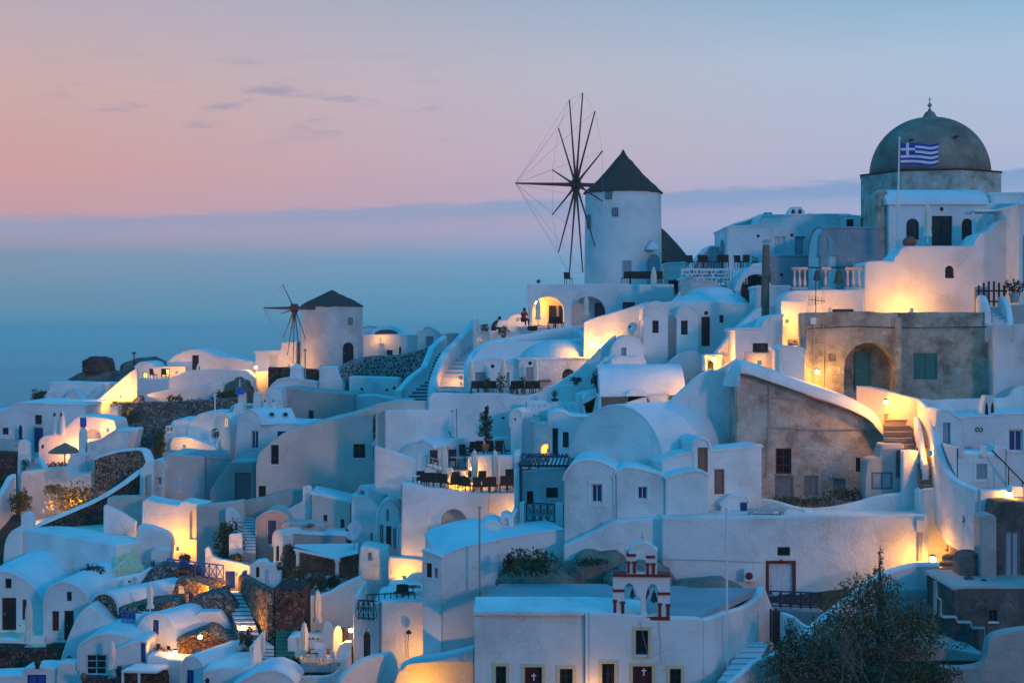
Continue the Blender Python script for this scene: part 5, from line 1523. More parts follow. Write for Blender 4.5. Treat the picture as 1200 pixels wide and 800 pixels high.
house('old_wall', 'low weathered wall with a white wooden hatch beside the ruined corner', 'wall', 84.9, 0, 1.5, [(1014, 560), (1016, 542), (1020, 537), (1030, 536), (1034, 520), (1060, 520)], 582, [('w', 1021, 553, 1046, 573, 'grey', .08), ('na', 1050, 527, 1057.5, 560, 'dark', .5)], m='plaster_grey', roof=None)
house('plaster_wall', 'tall white pillar wall beside the narrow lit steps', 'wall', 84, 0, .6, [(1058, 528), (1068, 527), (1077, 528)], 610, roof=None, rnd=.08)
wall('low curved white parapet around the yard below the weathered house', [(888, 583, 86, 610), (905, 585, 85.8, 612), (940, 594, 85.2, 616), (970, 594, 85, 616), (1000, 588, 84.8, 612), (1030, 580, 84.6, 610), (1058, 576, 84.4, 608)], .4)
house('plaster_wall', 'white pillar with rounded top where the big wall meets the lane', 'wall', 82.4, 0, 1.2, [(1078, 574), (1086, 572), (1098, 572), (1103, 574), (1103, 590), (1105, 617), (1112, 628), (1124, 632), (1121, 642), (1113, 650), (1110, 660)], 680, roof=None, rnd=.2)
r_ = house('retaining_wall', 'huge plain white retaining wall with a framed door and small dark window', 'wall', 81.5, 0, 3.5,
      [(776, 606), (900, 606), (1000, 605), (1088, 603)], 735, [('d', 901, 660, 929, 713, 'white', .18), ('w', 911, 640.5, 926, 651, 'dark', .2), ('r', 913.5, 654, 917.5, 660)], m='plaster_worn', roof=None, rnd=.1, surround='maroon')
mb = MB(); p, q_ = P(1077, 606, 81.4), P(1079, 657, 81.4)
mb.tube([Vector((p.x, 81.35, p.z - .7)), Vector((p.x, 81.35, q_.z))], .05, 6).tube([Vector((p.x + .13, 81.35, p.z - .7)), Vector((p.x + .13, 81.35, q_.z))], .04, 6)
mb.build('pipe', 'metal_grey', r_)
MB().box((p.x - .16, 81.25, p.z - .75), (p.x + .28, 81.5, p.z - .15)).build('junction_box', 'shutter_white', r_)
lamp('very bright street lamp at the bend of the lane by the big wall', 1093, 655, 80.6, 260, r=.12)
bush('small red flowering weed on the lane steps', 1131, 614, 78.4, 8, 13, 'flower', 60, .07)
# small things in yard
house('white_box_shed', 'small white shed with dark hatch in the yard behind the big wall', 'shed', 84.4, 0, 2.2, [(845, 590), (855, 581), (875, 582), (878, 586)], 612, [('d', 866, 587, 877, 610, 'navy', .1)])
house('white_block', 'low white block with a flat lid in the yard', 'block', 83.6, 0, 1.2, [(888, 598), (908, 598)], 612, roof=None)
root = thing('stone_bench', 'thin grey slab bench in the yard behind the big wall', 'bench', P(900, 606, 83))
MB().box((P(876, 0, 83).x, 82.6, P(0, 598, 83).z), (P(920, 0, 83).x, 83.3, P(0, 596, 83).z)).build('slab', 'plaster_grey', root)
for x in (880, 916): p = P(x, 600, 83); MB().box((p.x - .1, 82.7, p.z - .8), (p.x + .1, 83.2, P(0, 598, 83).z)).build('support', 'plaster_grey', root)
house('white_block', 'small white cube at the yard parapet', 'block', 83.4, 0, .8, [(942, 598), (954, 598)], 612, roof=None)
# BIG VAULT
r_ = house('vaulted_house', 'very large white barrel vault with smooth blue end face, centre of the village', 'house', 85.6, -43, 8.2,
      [(664, 560)] + ar(666, 777, 549, 475, 18)[1:-1] + [(777, 556)], 600, [], rnd=.05, roof='roof_white', rt=.08, xr=777, over=.02)
f_ = FACS[r_.name]
# dormer and brown doors on the right side
h2 = house('vaulted_dormer', 'small vaulted dormer with a brown door in the flank of the large barrel vault', 'dormer', 84.6, 8, 3.5, [(812, 530)] + ar(812, 832, 524, 514, 8)[1:-1] + [(832, 527)], 600, [('d', 817.5, 524, 829.5, 553, 'brown', .1)], rnd=.03)
house('white_house', 'lavender side wall under the large barrel vault, with a second brown door', 'wall', 84.9, 14, 2.2, [(776, 540), (800, 532), (840, 528), (893, 522)], 608, [('d', 837, 549.5, 849, 579, 'brown', .1)])
# box house in front
r_ = house('white_house', 'white house with one blue-shuttered window and chipped plaster, left part', 'house', 83.4, -6, 6,
      [(661, 560)] + [(664, 553), (672, 543), (685, 539), (700, 540), (712, 545), (722, 551)], 655, [('w', 693, 566.5, 706, 589, 'navy')], surround='plaster', rnd=.2, m='plaster_worn')
r_ = house('white_house', 'white house with small square blue window below the large barrel vault', 'house', 83.1, -4, 6,
      [(721, 553), (732, 548), (745, 549), (762, 553), (780, 559)], 655, [('w', 747, 569.5, 758.5, 585, 'navy')], surround='plaster', rnd=.15, m='plaster_worn')
house('white_house', 'lavender side block with curved top right of the small square window', 'house', 82.9, 6, 5, [(780, 560), (795, 555), (812, 552), (822, 552), (830, 557)], 612, roof='roof_white', rnd=.1)
MB().tube([P(722, 556, 82.95), P(723, 600, 82.95), P(722, 650, 82.9)], .03, 5).build('drain_pipe', 'metal_grey', None, label='thin vertical drain pipe between the two blue-windowed houses', cat='pipe')
house('plaster_wall', 'white wall filling down to the rocks left of the big retaining wall', 'wall', 82.3, 0, 1, [(661, 640), (720, 610), (776, 606), (790, 606)], 690, roof=None)

# ================================================================== BROWN-CHAIR TERRACE
z_t = None
house('retaining_wall', 'white lavender terrace front with an arched recess below the brown chairs', 'wall', 92.6, 0, 1.6,
      [(470, 566), (494, 570), (494, 571), (549, 577), (574, 577.5)], 640, [('na', 516.5, 596, 547, 640, 'dark', 1.3)], roof=None, rnd=.05)
house('retaining_wall', 'orange-lit terrace wall section right of the arched recess', 'wall', 92.9, -8, 1.2, [(573, 577.5), (603, 577)], 640, roof=None)
lamp('hidden lamp lighting the wall section right of the arched recess', 601, 606, 91.6, 70, group=None)
deck('terrace_floor', 'floor of the brown-chair terrace', 'floor', [(474, 93.6), (603, 93.4), (603, 96), (480, 97)], (550, 577.5, 93.5), kind='structure', m='roof_white')
house('plaster_wall', 'white back wall of the brown-chair terrace behind the two right parasols', 'wall', 95.4, 0, .8, [(552, 535), (560, 533), (602, 534)], 585, roof=None, rnd=.05)
house('plaster_wall', 'white stepped wall glowing yellow in the middle of the chair terrace', 'wall', 95.0, 0, .5, [(523, 550), (524, 548), (530, 548), (531, 553), (545, 553), (546, 558), (556, 558)], 585, roof=None, rnd=.05)
house('plaster_wall', 'narrow glowing pillar left of the terrace back wall', 'wall', 96, 0, .4, [(547, 535), (554, 535)], 585, roof=None, rnd=.03)
house('plaster_wall', 'white curved low wall with post under the upper dining terrace', 'wall', 96.4, 0, .5, [(489, 545), (490, 531), (497, 531), (498, 543), (510, 545), (523, 549)], 590, roof=None, rnd=.1)
lamp('small bright lamp at the steps of the chair terrace', 539, 566, 94.5, 45, r=.06, group=None)
lamp('small lamp under the upper dining terrace', 552, 549, 95.3, 22, r=.05, group=None)
deck('terrace_floor', 'floor of the upper dining terrace', 'floor', [(494, 96.7), (556, 95.6), (590, 99), (508, 99)], (520, 549, 97), kind='structure', m='roof_grey')
deck('terrace_floor', 'upper dining terrace, right part of the floor', 'floor', [(553, 96.0), (612, 96.0), (612, 99.4), (553, 99.4)], (580, 537, 96.5), kind='structure', m='roof_white')
house('plaster_wall', 'curved white back wall of the upper dining terrace', 'wall', 98.8, 0, .6, [(508, 528), (520, 518), (535, 513), (560, 511), (572, 512), (600, 512)], 560, roof=None, rnd=.4)
house('vaulted_house', 'long low white barrel roof left of the upper dining terrace', 'house', 98.5, -40, 5, [(470, 530), (484, 520), (495, 516), (508, 522)], 580, roof='roof_white', rnd=.3)
wall('white swooping roof edge left of the terrace post', [(440, 522, 97, 560), (470, 531, 97, 570), (487, 538, 96.8, 575), (492, 544, 96.6, 580)], .4)
bc_g = 'dark brown wicker chairs on the lower dining terrace'
bc = chair(493, 570, 94.6, 180, 'first dark brown chair from the left on the lower dining terrace', bc_g, 1.0)
ords = ['second', 'third', 'fourth', 'fifth', 'sixth', 'seventh', 'eighth', 'ninth', 'tenth', 'eleventh', 'twelfth', 'thirteenth', 'fourteenth', 'fifteenth', 'sixteenth', 'last']
for i, (x, y, d, rt_) in enumerate(((498, 572, 94, 175), (504, 572, 94, 185), (512, 572.5, 93.9, 190), (521, 573.5, 93.8, 170), (531, 575, 93.6, 200), (536, 572, 94.3, 20), (541, 576, 93.6, 185), (548, 577, 93.4, 160), (554, 571, 94.3, 10), (559, 577.5, 93.3, 180), (569, 577.5, 93.3, 190), (565, 571, 94.4, 0), (578, 577, 93.4, 170), (590, 576, 93.4, 190), (599, 576, 93.4, 180), (598, 569, 94.5, 10))):
    place(bc, x, y, d, rt_, ords[i] + ' dark brown chair from the left on the lower dining terrace')
tb_g = 'tables on the lower dining terrace'
for i, (x, y) in enumerate(((484, 571), (516, 572), (551, 574), (594, 573))):
    table(x, y, 94.2, ('white-topped leftmost table', 'second table from the left', 'third table from the left', 'rightmost table')[i] + ' on the lower dining terrace', tb_g, .42, 'white_paint' if i == 0 else 'plaster', square=True)
up = chair(509, 548, 97.2, 10, 'tall dark chair behind the left parasol on the upper dining terrace', 'chairs on the upper dining terrace', 1.1)
for i, (x, y, d, rt_) in enumerate(((530, 547, 97.6, 0), (545, 541, 98, 40), (553, 537, 98, 200), (563, 536, 98, 170), (576, 536, 97.4, 160), (584, 536, 97.6, 190), (596, 536, 97.4, 90), (606, 536, 97.6, 100))):
    place(up, x, y, d, rt_, ['dark chair at the round table on the upper dining terrace', 'dark chair left of the awning pole on the upper terrace', 'dark chair under the long dark tabletop, left', 'dark chair under the long dark tabletop, right', 'dark chair left of the potted tree trunk', 'dark chair right of the potted tree trunk', 'stacked low dark chair behind the right parasol', 'stacked low dark chair by the pergola'][i])
table(537, 549, 96.9, 'round grey table on one foot on the upper dining terrace', None, .55, 'metal_grey')
table(556, 538, 97.6, 'long dark table left of the potted tree', None, .7, 'wood_dark')
table(577, 538, 96.9, 'dark table in front of the potted tree', None, .6, 'wood_dark', square=True)
for i, (x, yt, yb, d) in enumerate(((521, 521, 572, 93.9), (556, 526, 577, 93.6), (580, 526, 577, 93.6))):
    parasol(('left', 'middle', 'right')[i] + ' folded parasol among the brown chairs', x, yt, yb, d)
railing('small dark rail left on the upper dining terrace', 493, 545, 96.6, 514, 552, 96, .7, 'metal_grey', 'n', 3)
# ================================================================== PERGOLA HOUSE
house('plaster_wall', 'tall thin white wall end left of the dark pergola', 'wall', 89.2, 0, 4, [(602.5, 534), (603, 532.5), (610, 532.5)], 640, roof=None, rnd=.05)
house('white_house', 'white house front with two small windows under the dark pergola', 'house', 90.6, 0, 4, [(608, 555), (664, 548)], 640, [('w', 617.5, 575, 625, 590, 'dark'), ('w', 640, 571, 654, 583, 'dark')], surround='plaster')
root = thing('pergola', 'dark slatted pergola roof beside the potted tree terrace', 'pergola', P(640, 585, 89))
z0 = P(0, 545, 89).z
MB().tube([P(610.5, 588, 88.9), P(610.5, 546, 88.9)], .07, 6).build('post', 'metal_blue', root)
MB().tube([P(664, 557, 88.9), P(664, 546, 88.9)], .06, 6).build('post', 'metal_blue', root)
a, b = P(608, 545, 88.6), P(674, 547, 88.6)
mb = MB()
beam(mb, (a.x, 88.6, z0), (b.x, 88.6, z0), .08, .14); beam(mb, (a.x + .4, 91, z0 + .35), (b.x + .2, 91, z0 + .35), .08, .14)
mb.build('beams', 'metal_blue', root)
mb = MB()
for k in range(15):
    t = k / 14; x = a.x + (b.x - a.x) * t
    beam(mb, (x, 88.4, z0 + .1), (x + .3, 91.4, z0 + .48), .10, .05)
mb.build('slats', 'metal_blue', root)
railing('dark scroll railing on the roof above the pergola house', 610, 552, 91.5, 641, 551, 91.5, 1.0, 'metal_dark', 'o', 3)
railing('blue-black scrollwork balcony railing below the pergola', 617, 611, 88.2, 650, 613, 88.2, 1.1, 'metal_blue', 'o', 4)
house('plaster_wall', 'small white balcony pillar left of the scrollwork railing', 'wall', 88.1, 0, .5, [(609, 590), (611, 588), (616, 588)], 625, roof=None, rnd=.03)
house('plaster_wall', 'small white balcony pillar right of the scrollwork railing', 'wall', 88.1, 0, .5, [(651, 591), (653, 589), (661, 589)], 625, roof=None, rnd=.03)
house('plaster_wall', 'white balcony base under the scrollwork railing', 'wall', 88.0, 0, 3, [(608, 612), (661, 613)], 640, roof=None, rnd=.03)
# large lavender wall house
house('white_house', 'large plain white house block with a sloping blue roof, centre bottom', 'house', 80, 8, 9.5, [(516, 653), (530, 646), (556, 638), (584, 633)], 790, roof='roof_white', rnd=.1, rt=.06)
house('white_house', 'white flat-roofed extension behind the large plain block', 'house', 84, 14, 6, [(582, 632), (620, 626), (662, 620)], 700, roof='roof_white', rnd=.1, rt=.06)
house('white_house', 'narrow blue-lit left face of the large plain block with small window', 'house', 80.1, -38, 4, [(495, 645), (517, 653)], 740, [('w', 498.5, 659, 506, 676, 'dark'), ('w', 508, 665, 513, 677, 'steel')], rnd=.05)
root = thing('tall_pole', 'thin tall white pole standing before the large plain block', 'pole', P(562, 720, 79))
MB().tube([P(562, 800, 78.8), P(562, 595, 78.8)], .05, 8).build('shaft', 'metal_grey', root); MB().lathe(P(562, 595, 78.8), [(.1, -.02), (.1, .06), (.0, .1)], 8).build('cap', 'metal_grey', root)
house('vaulted_house', 'small white vault peeking over the plain block, left of the tiny arches', 'house', 86.6, 0, 3, [(563, 622)] + ar(564, 588, 622, 611, 6)[1:], 640)
r_ = house('white_house', 'tiny white arched chimney block at the foot of the pergola house', 'house', 87.2, 0, 1.5, [(588, 612)] + ar(588, 599, 610, 603, 6)[1:-1] + [(602, 604), (604, 598)], 640, [('na', 590, 607, 596, 616, 'dark', .2)])
scr = [('rt', x + (1.3 if r_k % 2 else 0), y, x + 1.4 + (1.3 if r_k % 2 else 0), y + 1.4, 'dark') for r_k, y in enumerate([676 + 2.5 * k for k in range(10)]) for x in [489.5 + 2.6 * k for k in range(9)] if (x > 492 or y > 684) and (x > 496 or y > 679.5)]
root = house('lattice_screen', 'arched pierced white screen at the left foot of the plain block', 'screen', 84.3, 0, .15, [(487, 690), (491, 681), (497, 676), (505, 673), (514, 673)], 703, scr, roof=None, m='plaster_sand', rnd=.1, drop=.05, bev=.02)

# ================================================================== ROCK AND CHAPEL (BOTTOM CENTRE)
rock('large pale rounded boulder behind the chapel, left half', 575, 690, 672, 712, 79, 7, 'rock_pale', seed=1, flat=.6)
rock('pale boulder step in front of the larger rock behind the bell tower', 675, 735, 697, 714, 76, 4, 'rock_pale', seed=2)
rock('pale rock mass right of the bell tower under the big wall', 712, 800, 672, 712, 77.5, 6, 'rock_pale', seed=3, flat=.6)
rock('long low rock under the air conditioner wall', 770, 895, 688, 716, 77, 5, 'rock_pale', seed=4, flat=.7)
rock('rock top with vegetation under the blue-windowed house', 655, 745, 650, 690, 80.5, 3, 'rock_pale', seed=5, flat=.7)
rock('brown rock corner beside the plain white block', 583, 640, 664, 700, 80.5, 4, 'rock', seed=6)
bush('dark wide shrub on the rock beside the plain block', 628, 672, 78.8, 62, 30, 'leaf', 1800, .09)
bush('small dark shrub hanging at the rock edge, left', 600, 668, 78.2, 22, 22, 'leaf_dark', 500, .08)
bush('scraggly plants on the rock below the blue-windowed house', 700, 660, 80.6, 50, 9, 'leaf_dark', 500, .07)
r_ = house('chapel', 'white chapel front with cream-framed dark windows and red door, left bay', 'chapel', 70.4, 0, 3.6,
      [(556, 719), (600, 718.5), (687, 718)], 815, [('w', 581, 780, 593, 812, 'dark', .25), ('d', 615, 781, 635, 830, 'red', .25), ('w', 656, 783, 671, 812, 'dark', .25)], surround='cream', roof=None, rnd=.05)
# little white cross on the left door
mb = MB(); c_ = P(625.5, 792, 70.5); mb.box((c_.x - .03, c_.y, c_.z - .2), (c_.x + .03, c_.y + .03, c_.z + .14)).box((c_.x - .11, c_.y - .002, c_.z), (c_.x + .11, c_.y + .028, c_.z + .06)).build('door_cross', 'white_paint', r_)
p, q_ = P(555, 717, 70.2), P(691, 719, 70.2)
MB().box((p.x, 70.2, q_.z - .06), (q_.x, 74.2, p.z + .02)).build('cornice', 'plaster', r_)
p, q_ = P(686, 717.5, 70.1), P(691.5, 800, 70.1); MB().box((p.x, 70.1, q_.z - 2), (q_.x, 70.8, p.z)).build('pilaster', 'plaster', r_)
p, q_ = P(556, 722, 70.25), P(565, 800, 70.25); MB().box((p.x, 70.25, q_.z - 2), (q_.x, 70.8, p.z)).build('pilaster', 'plaster', r_)
r_ = house('chapel', 'white chapel front with the bell tower above, right bay', 'chapel', 70, 0, 4.2,
      [(690, 717), (719, 718), (785, 723.5), (818, 724), (824, 727)], 815,
      [('w', 705.5, 777, 720, 815, 'dark', .25), ('w', 745, 738, 759.5, 767, 'dark', .25), ('d', 741.5, 780, 764, 830, 'red', .25), ('w', 785, 783, 798, 815, 'dark', .25)], surround='cream', roof=None, rnd=.1)
mb = MB(); c_ = P(754.5, 786, 70.1); mb.box((c_.x - .03, c_.y, c_.z - .2), (c_.x + .03, c_.y + .03, c_.z + .14)).box((c_.x - .11, c_.y - .002, c_.z), (c_.x + .11, c_.y + .028, c_.z + .06)).build('door_cross', 'white_paint', r_)
mb = MB(); mb.tube([P(750, 727, 69.9), P(754, 745, 69.9), P(760, 770, 69.9)], .012, 4); mb.tube([P(772, 727, 69.9), P(774, 750, 69.9), P(775, 776, 69.9)], .012, 4); mb.build('bell_ropes', 'rope', r_)
deck('roof_terrace', 'grey-blue flat roof of the chapel', 'roof', [(557, 70.8), (824, 70.5), (868, 75.2), (888, 77.6), (700, 79), (585, 79)], (700, 719, 70.6), m='roof_grey', th=.3)
wall('curved white roof parapet sweeping up to the right of the chapel', [(820, 724, 70.3, 830), (830, 722, 71, 825), (850, 715, 73, 812), (870, 709, 75.2, 800), (883, 700, 76.6, 790), (889, 690, 77.3, 780), (893, 688, 77.6, 775), (902, 712, 78, 770)], .45, k=5)
lamp('hidden lamp at the foot of the chapel pilaster', 694, 812, 69.2, 26, group=None)
MB().tube([P(776, 655, 81.42), P(830, 656, 81.42), P(892, 659, 81.42)], .02, 4).build('wall_cable', 'metal_grey', None, label='thin cable crossing the huge plain retaining wall', cat='cable')
MB().tube([P(528, 482, 99.8), P(535, 479, 99.8), P(535.5, 512, 99.8), P(529, 512, 99.7), P(526, 505, 99.7)], .03, 5).build('wall_cable', 'metal_dark', None, label='dark looped cable hanging below the tan parapet', cat='cable')
# bell tower
f_ = Fac(P(752, 725, 70.1), -3)
root = thing('bell_tower', 'small white belfry with red trim, two bells and a single arch on top', 'bell tower', f_.O, -3)
def holep(x0, y0, x1, y1, arch=True): 
    (u0, vt_), (u1, _) = f_.px(x0, y0), f_.px(x1, y0); return hole_poly(u0, f_.px(x0, y1)[1], u1, vt_, arch)
top = [f_.px(*p) for p in [(718.5, 672), (785, 676)]]
h1 = [f_.px(*p) for p in [(731.5, 722), (746, 722), (748.5, 721.5), (751, 719), (751, 702), (746, 697), (744, 690)] + [(742, 686), (738, 682.5), (734, 684), (732, 688), (731.5, 694)]]
h2_ = [f_.px(*p) for p in [(757.5, 721.5), (771, 721.5), (771, 694), (770, 687), (767, 684), (763, 684), (759, 688), (757, 697), (756.5, 702)]]
prism(f_, top, -.2, 0.85, [(h1, 9e9, False), (h2_, 9e9, False)], .02).build('lower_stage', 'plaster', root, smooth=40)
tt = [f_.px(*p) for p in [(734.5, 671)] + [(735, 650)] + ar(736, 770, 650, 635, 10)[0:] + [(770, 671)]]
hu = [f_.px(*p) for p in [(746.5, 671.5), (757, 671.5), (757, 650)] + ar(745.5, 758, 650, 642, 8)[::-1][1:]]
prism(f_, tt, f_.px(0, 671.5)[1] if False else f_.px(752, 673)[1], .6, [(hu, 9e9, False)], .02).build('upper_stage', 'plaster', root, smooth=40)
def bx(n_, x0, y0, x1, y1, ya, yb_, m_='trim_red'):
    (u0, v1), (u1, _) = f_.px(x0, y0), f_.px(x1, y0); v0 = f_.px(x0, y1)[1]
    MB(f_.M).box((u0, ya, v0), (u1, yb_, v1)).build(n_, m_, root)
bx('red_cornice', 718, 672, 785.5, 675, -.1, .9); bx('red_plinth', 718.5, 721.5, 785, 725.5, -.08, .2)
for (x0, x1, y) in ((718, 732, 690), (770.5, 785.5, 693.5), (734, 745.5, 648.5), (757, 767.5, 650.5)): bx('red_capital', x0, y, x1, y + 3, -.06, .5)
for (x0, x1, y0, y1) in ((718.8, 722.2, 702, 723), (728.2, 731.8, 704, 724), (771.4, 774.8, 706, 724), (781.4, 784.8, 707, 726), (735, 738, 657, 671), (742, 745.5, 657, 671), (757.3, 760.6, 659, 672), (764.2, 767.5, 659, 672)):
    bx('red_column', x0, y0, x1, y1, -.07, .05)
    bx('red_column_head', x0 - .8, y0, x1 + .8, y0 + 3, -.09, .05)
(u, v), (u_, v_) = f_.px(754, 722), f_.px(754, 702)
MB(f_.M).lathe((u, .4, v), [(.2, 0), (.2, .08), (.13, .16), (.12, v_ - v - .1)], 14).build('centre_column', 'plaster', root, smooth=50)
MB(f_.M).lathe((u, .4, v_ - .12), [(.14, 0), (.34, .28), (.40, .42), (.40, .5)], 4, a0=R(45), a1=R(405)).build('red_bracket', 'trim_red', root)
for x in (735, 768):
    (u, v) = f_.px(x, 649); MB(f_.M).lathe((u, .25, v - .02), [(.05, 0), (.1, .08), (.13, .2), (.08, .3), (.01, .36)], 10).build('finial', 'plaster', root, smooth=60)
(u, v) = f_.px(753, 635); MB(f_.M).box((u - .03, .26, v - .03), (u + .03, .32, v + .36)).box((u - .1, .262, v + .16), (u + .1, .318, v + .22)).build('cross', 'plaster_sand', root)
bell('green-bronze bell in the left arch of the red-trimmed belfry', 741, 689, 699, 70.5)
bell('green-bronze bell in the right arch of the red-trimmed belfry', 766.5, 691, 704, 70.5)
# right of the chapel
root = thing('tall_pole', 'tall white flagless pole beside the chapel side wall', 'pole', P(852, 790, 72))
MB().tube([P(852, 800, 71.8), P(851.5, 596, 71.8)], .055, 8).build('shaft', 'white_paint', root); MB().lathe(P(851.5, 596, 71.8), [(.12, -.02), (.12, .05), (.0, .1)], 8).build('cap', 'white_paint', root)
root = thing('air_conditioner', 'white air-conditioning unit with round fan on the big wall', 'air conditioner', P(880, 682, 81))
a, b = P(872.5, 681, 80.9), P(889, 668, 80.9)
MB().box((a.x, 80.9, a.z), (b.x, 81.4, b.z)).build('casing', 'white_paint', root)
c_ = P(878, 674.5, 80.85); T = Matrix.Translation(c_) @ Matrix.Rotation(R(90), 4, 'X')
MB(T).lathe((0, 0, 0), [(.19, 0), (.19, .03), (.02, .04)], 20).build('fan_grille', 'maroon', root)
railing('dark blue railing with crossed bars in front of the framed door', 891, 711, 79.6, 962, 714, 79.6, .86, 'metal_blue', 'x', 6, th=.035)
house('walkway', 'narrow walkway slab behind the crossed railing', 'walkway', 79.3, 0, 2.2, [(888, 713), (966, 716)], 735, m='roof_grey', roof=None, rnd=.03)
root = thing('wooden_gate', 'dark red narrow plank gate at the top of the chapel steps', 'gate', P(908, 752, 77))
a, b = P(902, 752, 76.8), P(914, 713, 76.8)
mb = MB()
for k in range(4): x = a.x + (b.x - a.x) * k / 4; mb.box((x, 76.8, a.z), (x + (b.x - a.x) / 4 - .02, 76.86, b.z - .08 * (k % 2)))
mb.build('planks', 'maroon', root)
wall('small white wall with rounded crest right of the red plank gate', [(915, 717, 76.6, 770), (922, 718, 76.6, 770), (932, 723, 76.4, 770), (941, 730, 76.2, 775), (950, 734, 76, 775)], .35)
stairs('blue-grey steps rising along the chapel side wall', (836, 806, 68.6), (872, 806, 68.6), (874, 752, 76), (902, 752, 76), 8, 'step_white', 'plaster_grey')
wall('white stair parapet edge rising to the lane, lower run', [(838, 812, 66.8, 840), (862, 792, 68.6, 830), (885, 772, 70.6, 815), (900, 768, 71, 812), (910, 761, 71.8, 808)], .3)
wall('long white diagonal coping wall climbing right to the bright lamp', [(942, 742, 72.6, 790), (958, 727, 74, 775), (980, 709, 75.4, 765), (1004, 690, 76.8, 750), (1028, 673, 77.8, 735), (1050, 664, 78.3, 728), (1072, 659, 78.5, 724), (1100, 659, 78.5, 724)], .4, 'plaster', coping='plaster')
wall('brownish bare wall below the white diagonal coping', [(1030, 690, 77.4, 740), (1060, 688, 77.6, 740), (1098, 687, 77.6, 735)], .5, 'plaster_grey', smooth=False)
stairs('stone steps of the lane below the bright lamp, upper run', (1098, 672, 79), (1128, 668, 78.6), (1112, 640, 82), (1147, 634, 82), 5, 'step_stone')
stairs('stone lane steps between alley walls, upper right', (1113, 640, 80.2), (1140, 636, 79.4), (1105, 588, 84), (1116, 588, 84), 8, 'step_stone')
stairs('narrow grey steps descending beside the stepped parapet', (1100, 722, 74.5), (1125, 722, 74.5), (1096, 672, 79.4), (1124, 672, 79.2), 9, 'plaster_grey', 'plaster_dark')
# grey weathered masses bottom right
house('grey_wall', 'grey rounded wall hump left of the tall grey blocks', 'wall', 75.6, 0, 1.5, [(1126, 690), (1126, 660), (1129, 652), (1136, 648), (1150, 648), (1165, 660)], 700, m='plaster_dark', roof=None, rnd=.4)
house('grey_wall', 'tall grey weathered pier with rounded top', 'wall', 75.2, 0, 1.2, [(1149, 650), (1149, 606), (1153, 603), (1164, 602), (1168, 606)], 700, m='plaster_grey', roof=None, rnd=.25)
r_ = house('grey_wall', 'dark grey stepped block at the right edge with a pale panel', 'wall', 75.8, 0, 2.5, [(1166, 600), (1168, 588), (1190, 587), (1200, 589), (1230, 589)], 700, [('w', 1177, 622, 1195, 684, 'grey', .06)], m='plaster_dark', roof=None, rnd=.2)
r_ = house('grey_house', 'low grey flat-roofed block with one small dark opening at the right', 'house', 72.6, 0, 5, [(1119, 690), (1122, 689), (1230, 689)], 745, [('w', 1159, 714, 1169, 728, 'dark')], m='plaster_dark', roof='plaster_grey', rnd=.1)
house('grey_wall', 'stepped grey-white parapet descending right below the narrow steps', 'wall', 72, 0, .4, [(1096, 682), (1098, 681), (1100, 700), (1104, 702), (1104, 722), (1122, 722), (1123, 728), (1139, 728), (1140, 735), (1155, 735)], 762, m='plaster_grey', roof=None, rnd=.08)
root = house('stone_slab', 'flat pale slab roof among the bushes at bottom right', 'slab', 70, 0, 3.5, [(1045, 760), (1060, 757), (1102, 757), (1153, 766)], 772, m='plaster_grey', roof=None, drop=.1, rnd=.03)
wall('grey-brown curved wall filling the bottom right corner', [(1100, 778, 68.6, 830), (1130, 778, 68.4, 830), (1150, 772, 68.2, 830), (1156, 748, 68.2, 830), (1166, 739, 68.2, 830), (1200, 733, 68.2, 830), (1240, 728, 68.2, 830)], .6, 'plaster_grey', k=4)
for i_, (x0, x1, yt, yb, dd) in enumerate(((1112, 1126, 686, 700, 74.6), (1130, 1146, 676, 690, 74.2), (1086, 1098, 668, 682, 78.2), (1150, 1162, 680, 690, 73.8))):
    rock(['loose grey stone at the top of the narrow grey steps', 'two-lobed grey stone on the flat block roof', 'rubble stone beside the long white coping end', 'small grey stone at the foot of the tall pier'][i_], x0, x1, yt, yb, dd, .8, 'rock', seed=31 + i_, drop=.15)
bush('low dry weeds on the flat grey block', 1170, 690, 73.6, 46, 7, 'leaf_dry', 380, .07)
bush('dry weeds along the stepped parapet', 1110, 762, 70.8, 60, 10, 'leaf_olive', 500, .07)
# big shrubbery
def big_bush(label, blobs, d, n, m='leaf', size=.085, seed=0, dry=0, name='tree'):
    x0 = sum(b[0] for b in blobs) / len(blobs); yb = max(b[1] + b[3] for b in blobs)
    root = thing(name, label, 'tree', P(x0, yb, d))
    c_, br = MB(), MB(); sc = d / F
    tot = sum(b[2] * b[3] for b in blobs)
    base = P(x0, yb, d)
    for i, (x, y, rx, ry) in enumerate(blobs):
        p = P(x, y, d + random.uniform(-.6, .6))
        leaf_cloud(c_, p, rx * sc, min(rx, ry) * sc * .9, ry * sc, int(n * rx * ry / tot), size, shell=.2, seed=seed + i)
        mid_ = base.lerp(p, .5) + Vector((random.uniform(-.2, .2), random.uniform(-.3, .3), 0))
        br.tube([base, mid_, p], [.10, .05, .015], 5)
        for k in range(5):
            q_ = p + Vector((random.uniform(-1, 1) * rx * sc, random.uniform(-.5, .3), random.uniform(-.6, .9) * ry * sc))
            br.tube([mid_.lerp(p, .5), q_], [.03, .008], 4)
    br.build('trunk', 'bark', root)
    c_.build('crown', m, root)
    return root
big_bush('large dark tangled tree in front of the diagonal coping wall', [(1040, 735, 55, 40), (1000, 720, 38, 35), (1010, 695, 28, 22), (1035, 690, 22, 22), (1065, 745, 40, 35), (1080, 730, 22, 28), (985, 745, 40, 30), (1030, 672, 8, 10), (1032, 652, 3, 14), (1000, 770, 60, 32)], 70, 15000, 'leaf_olive', .08)
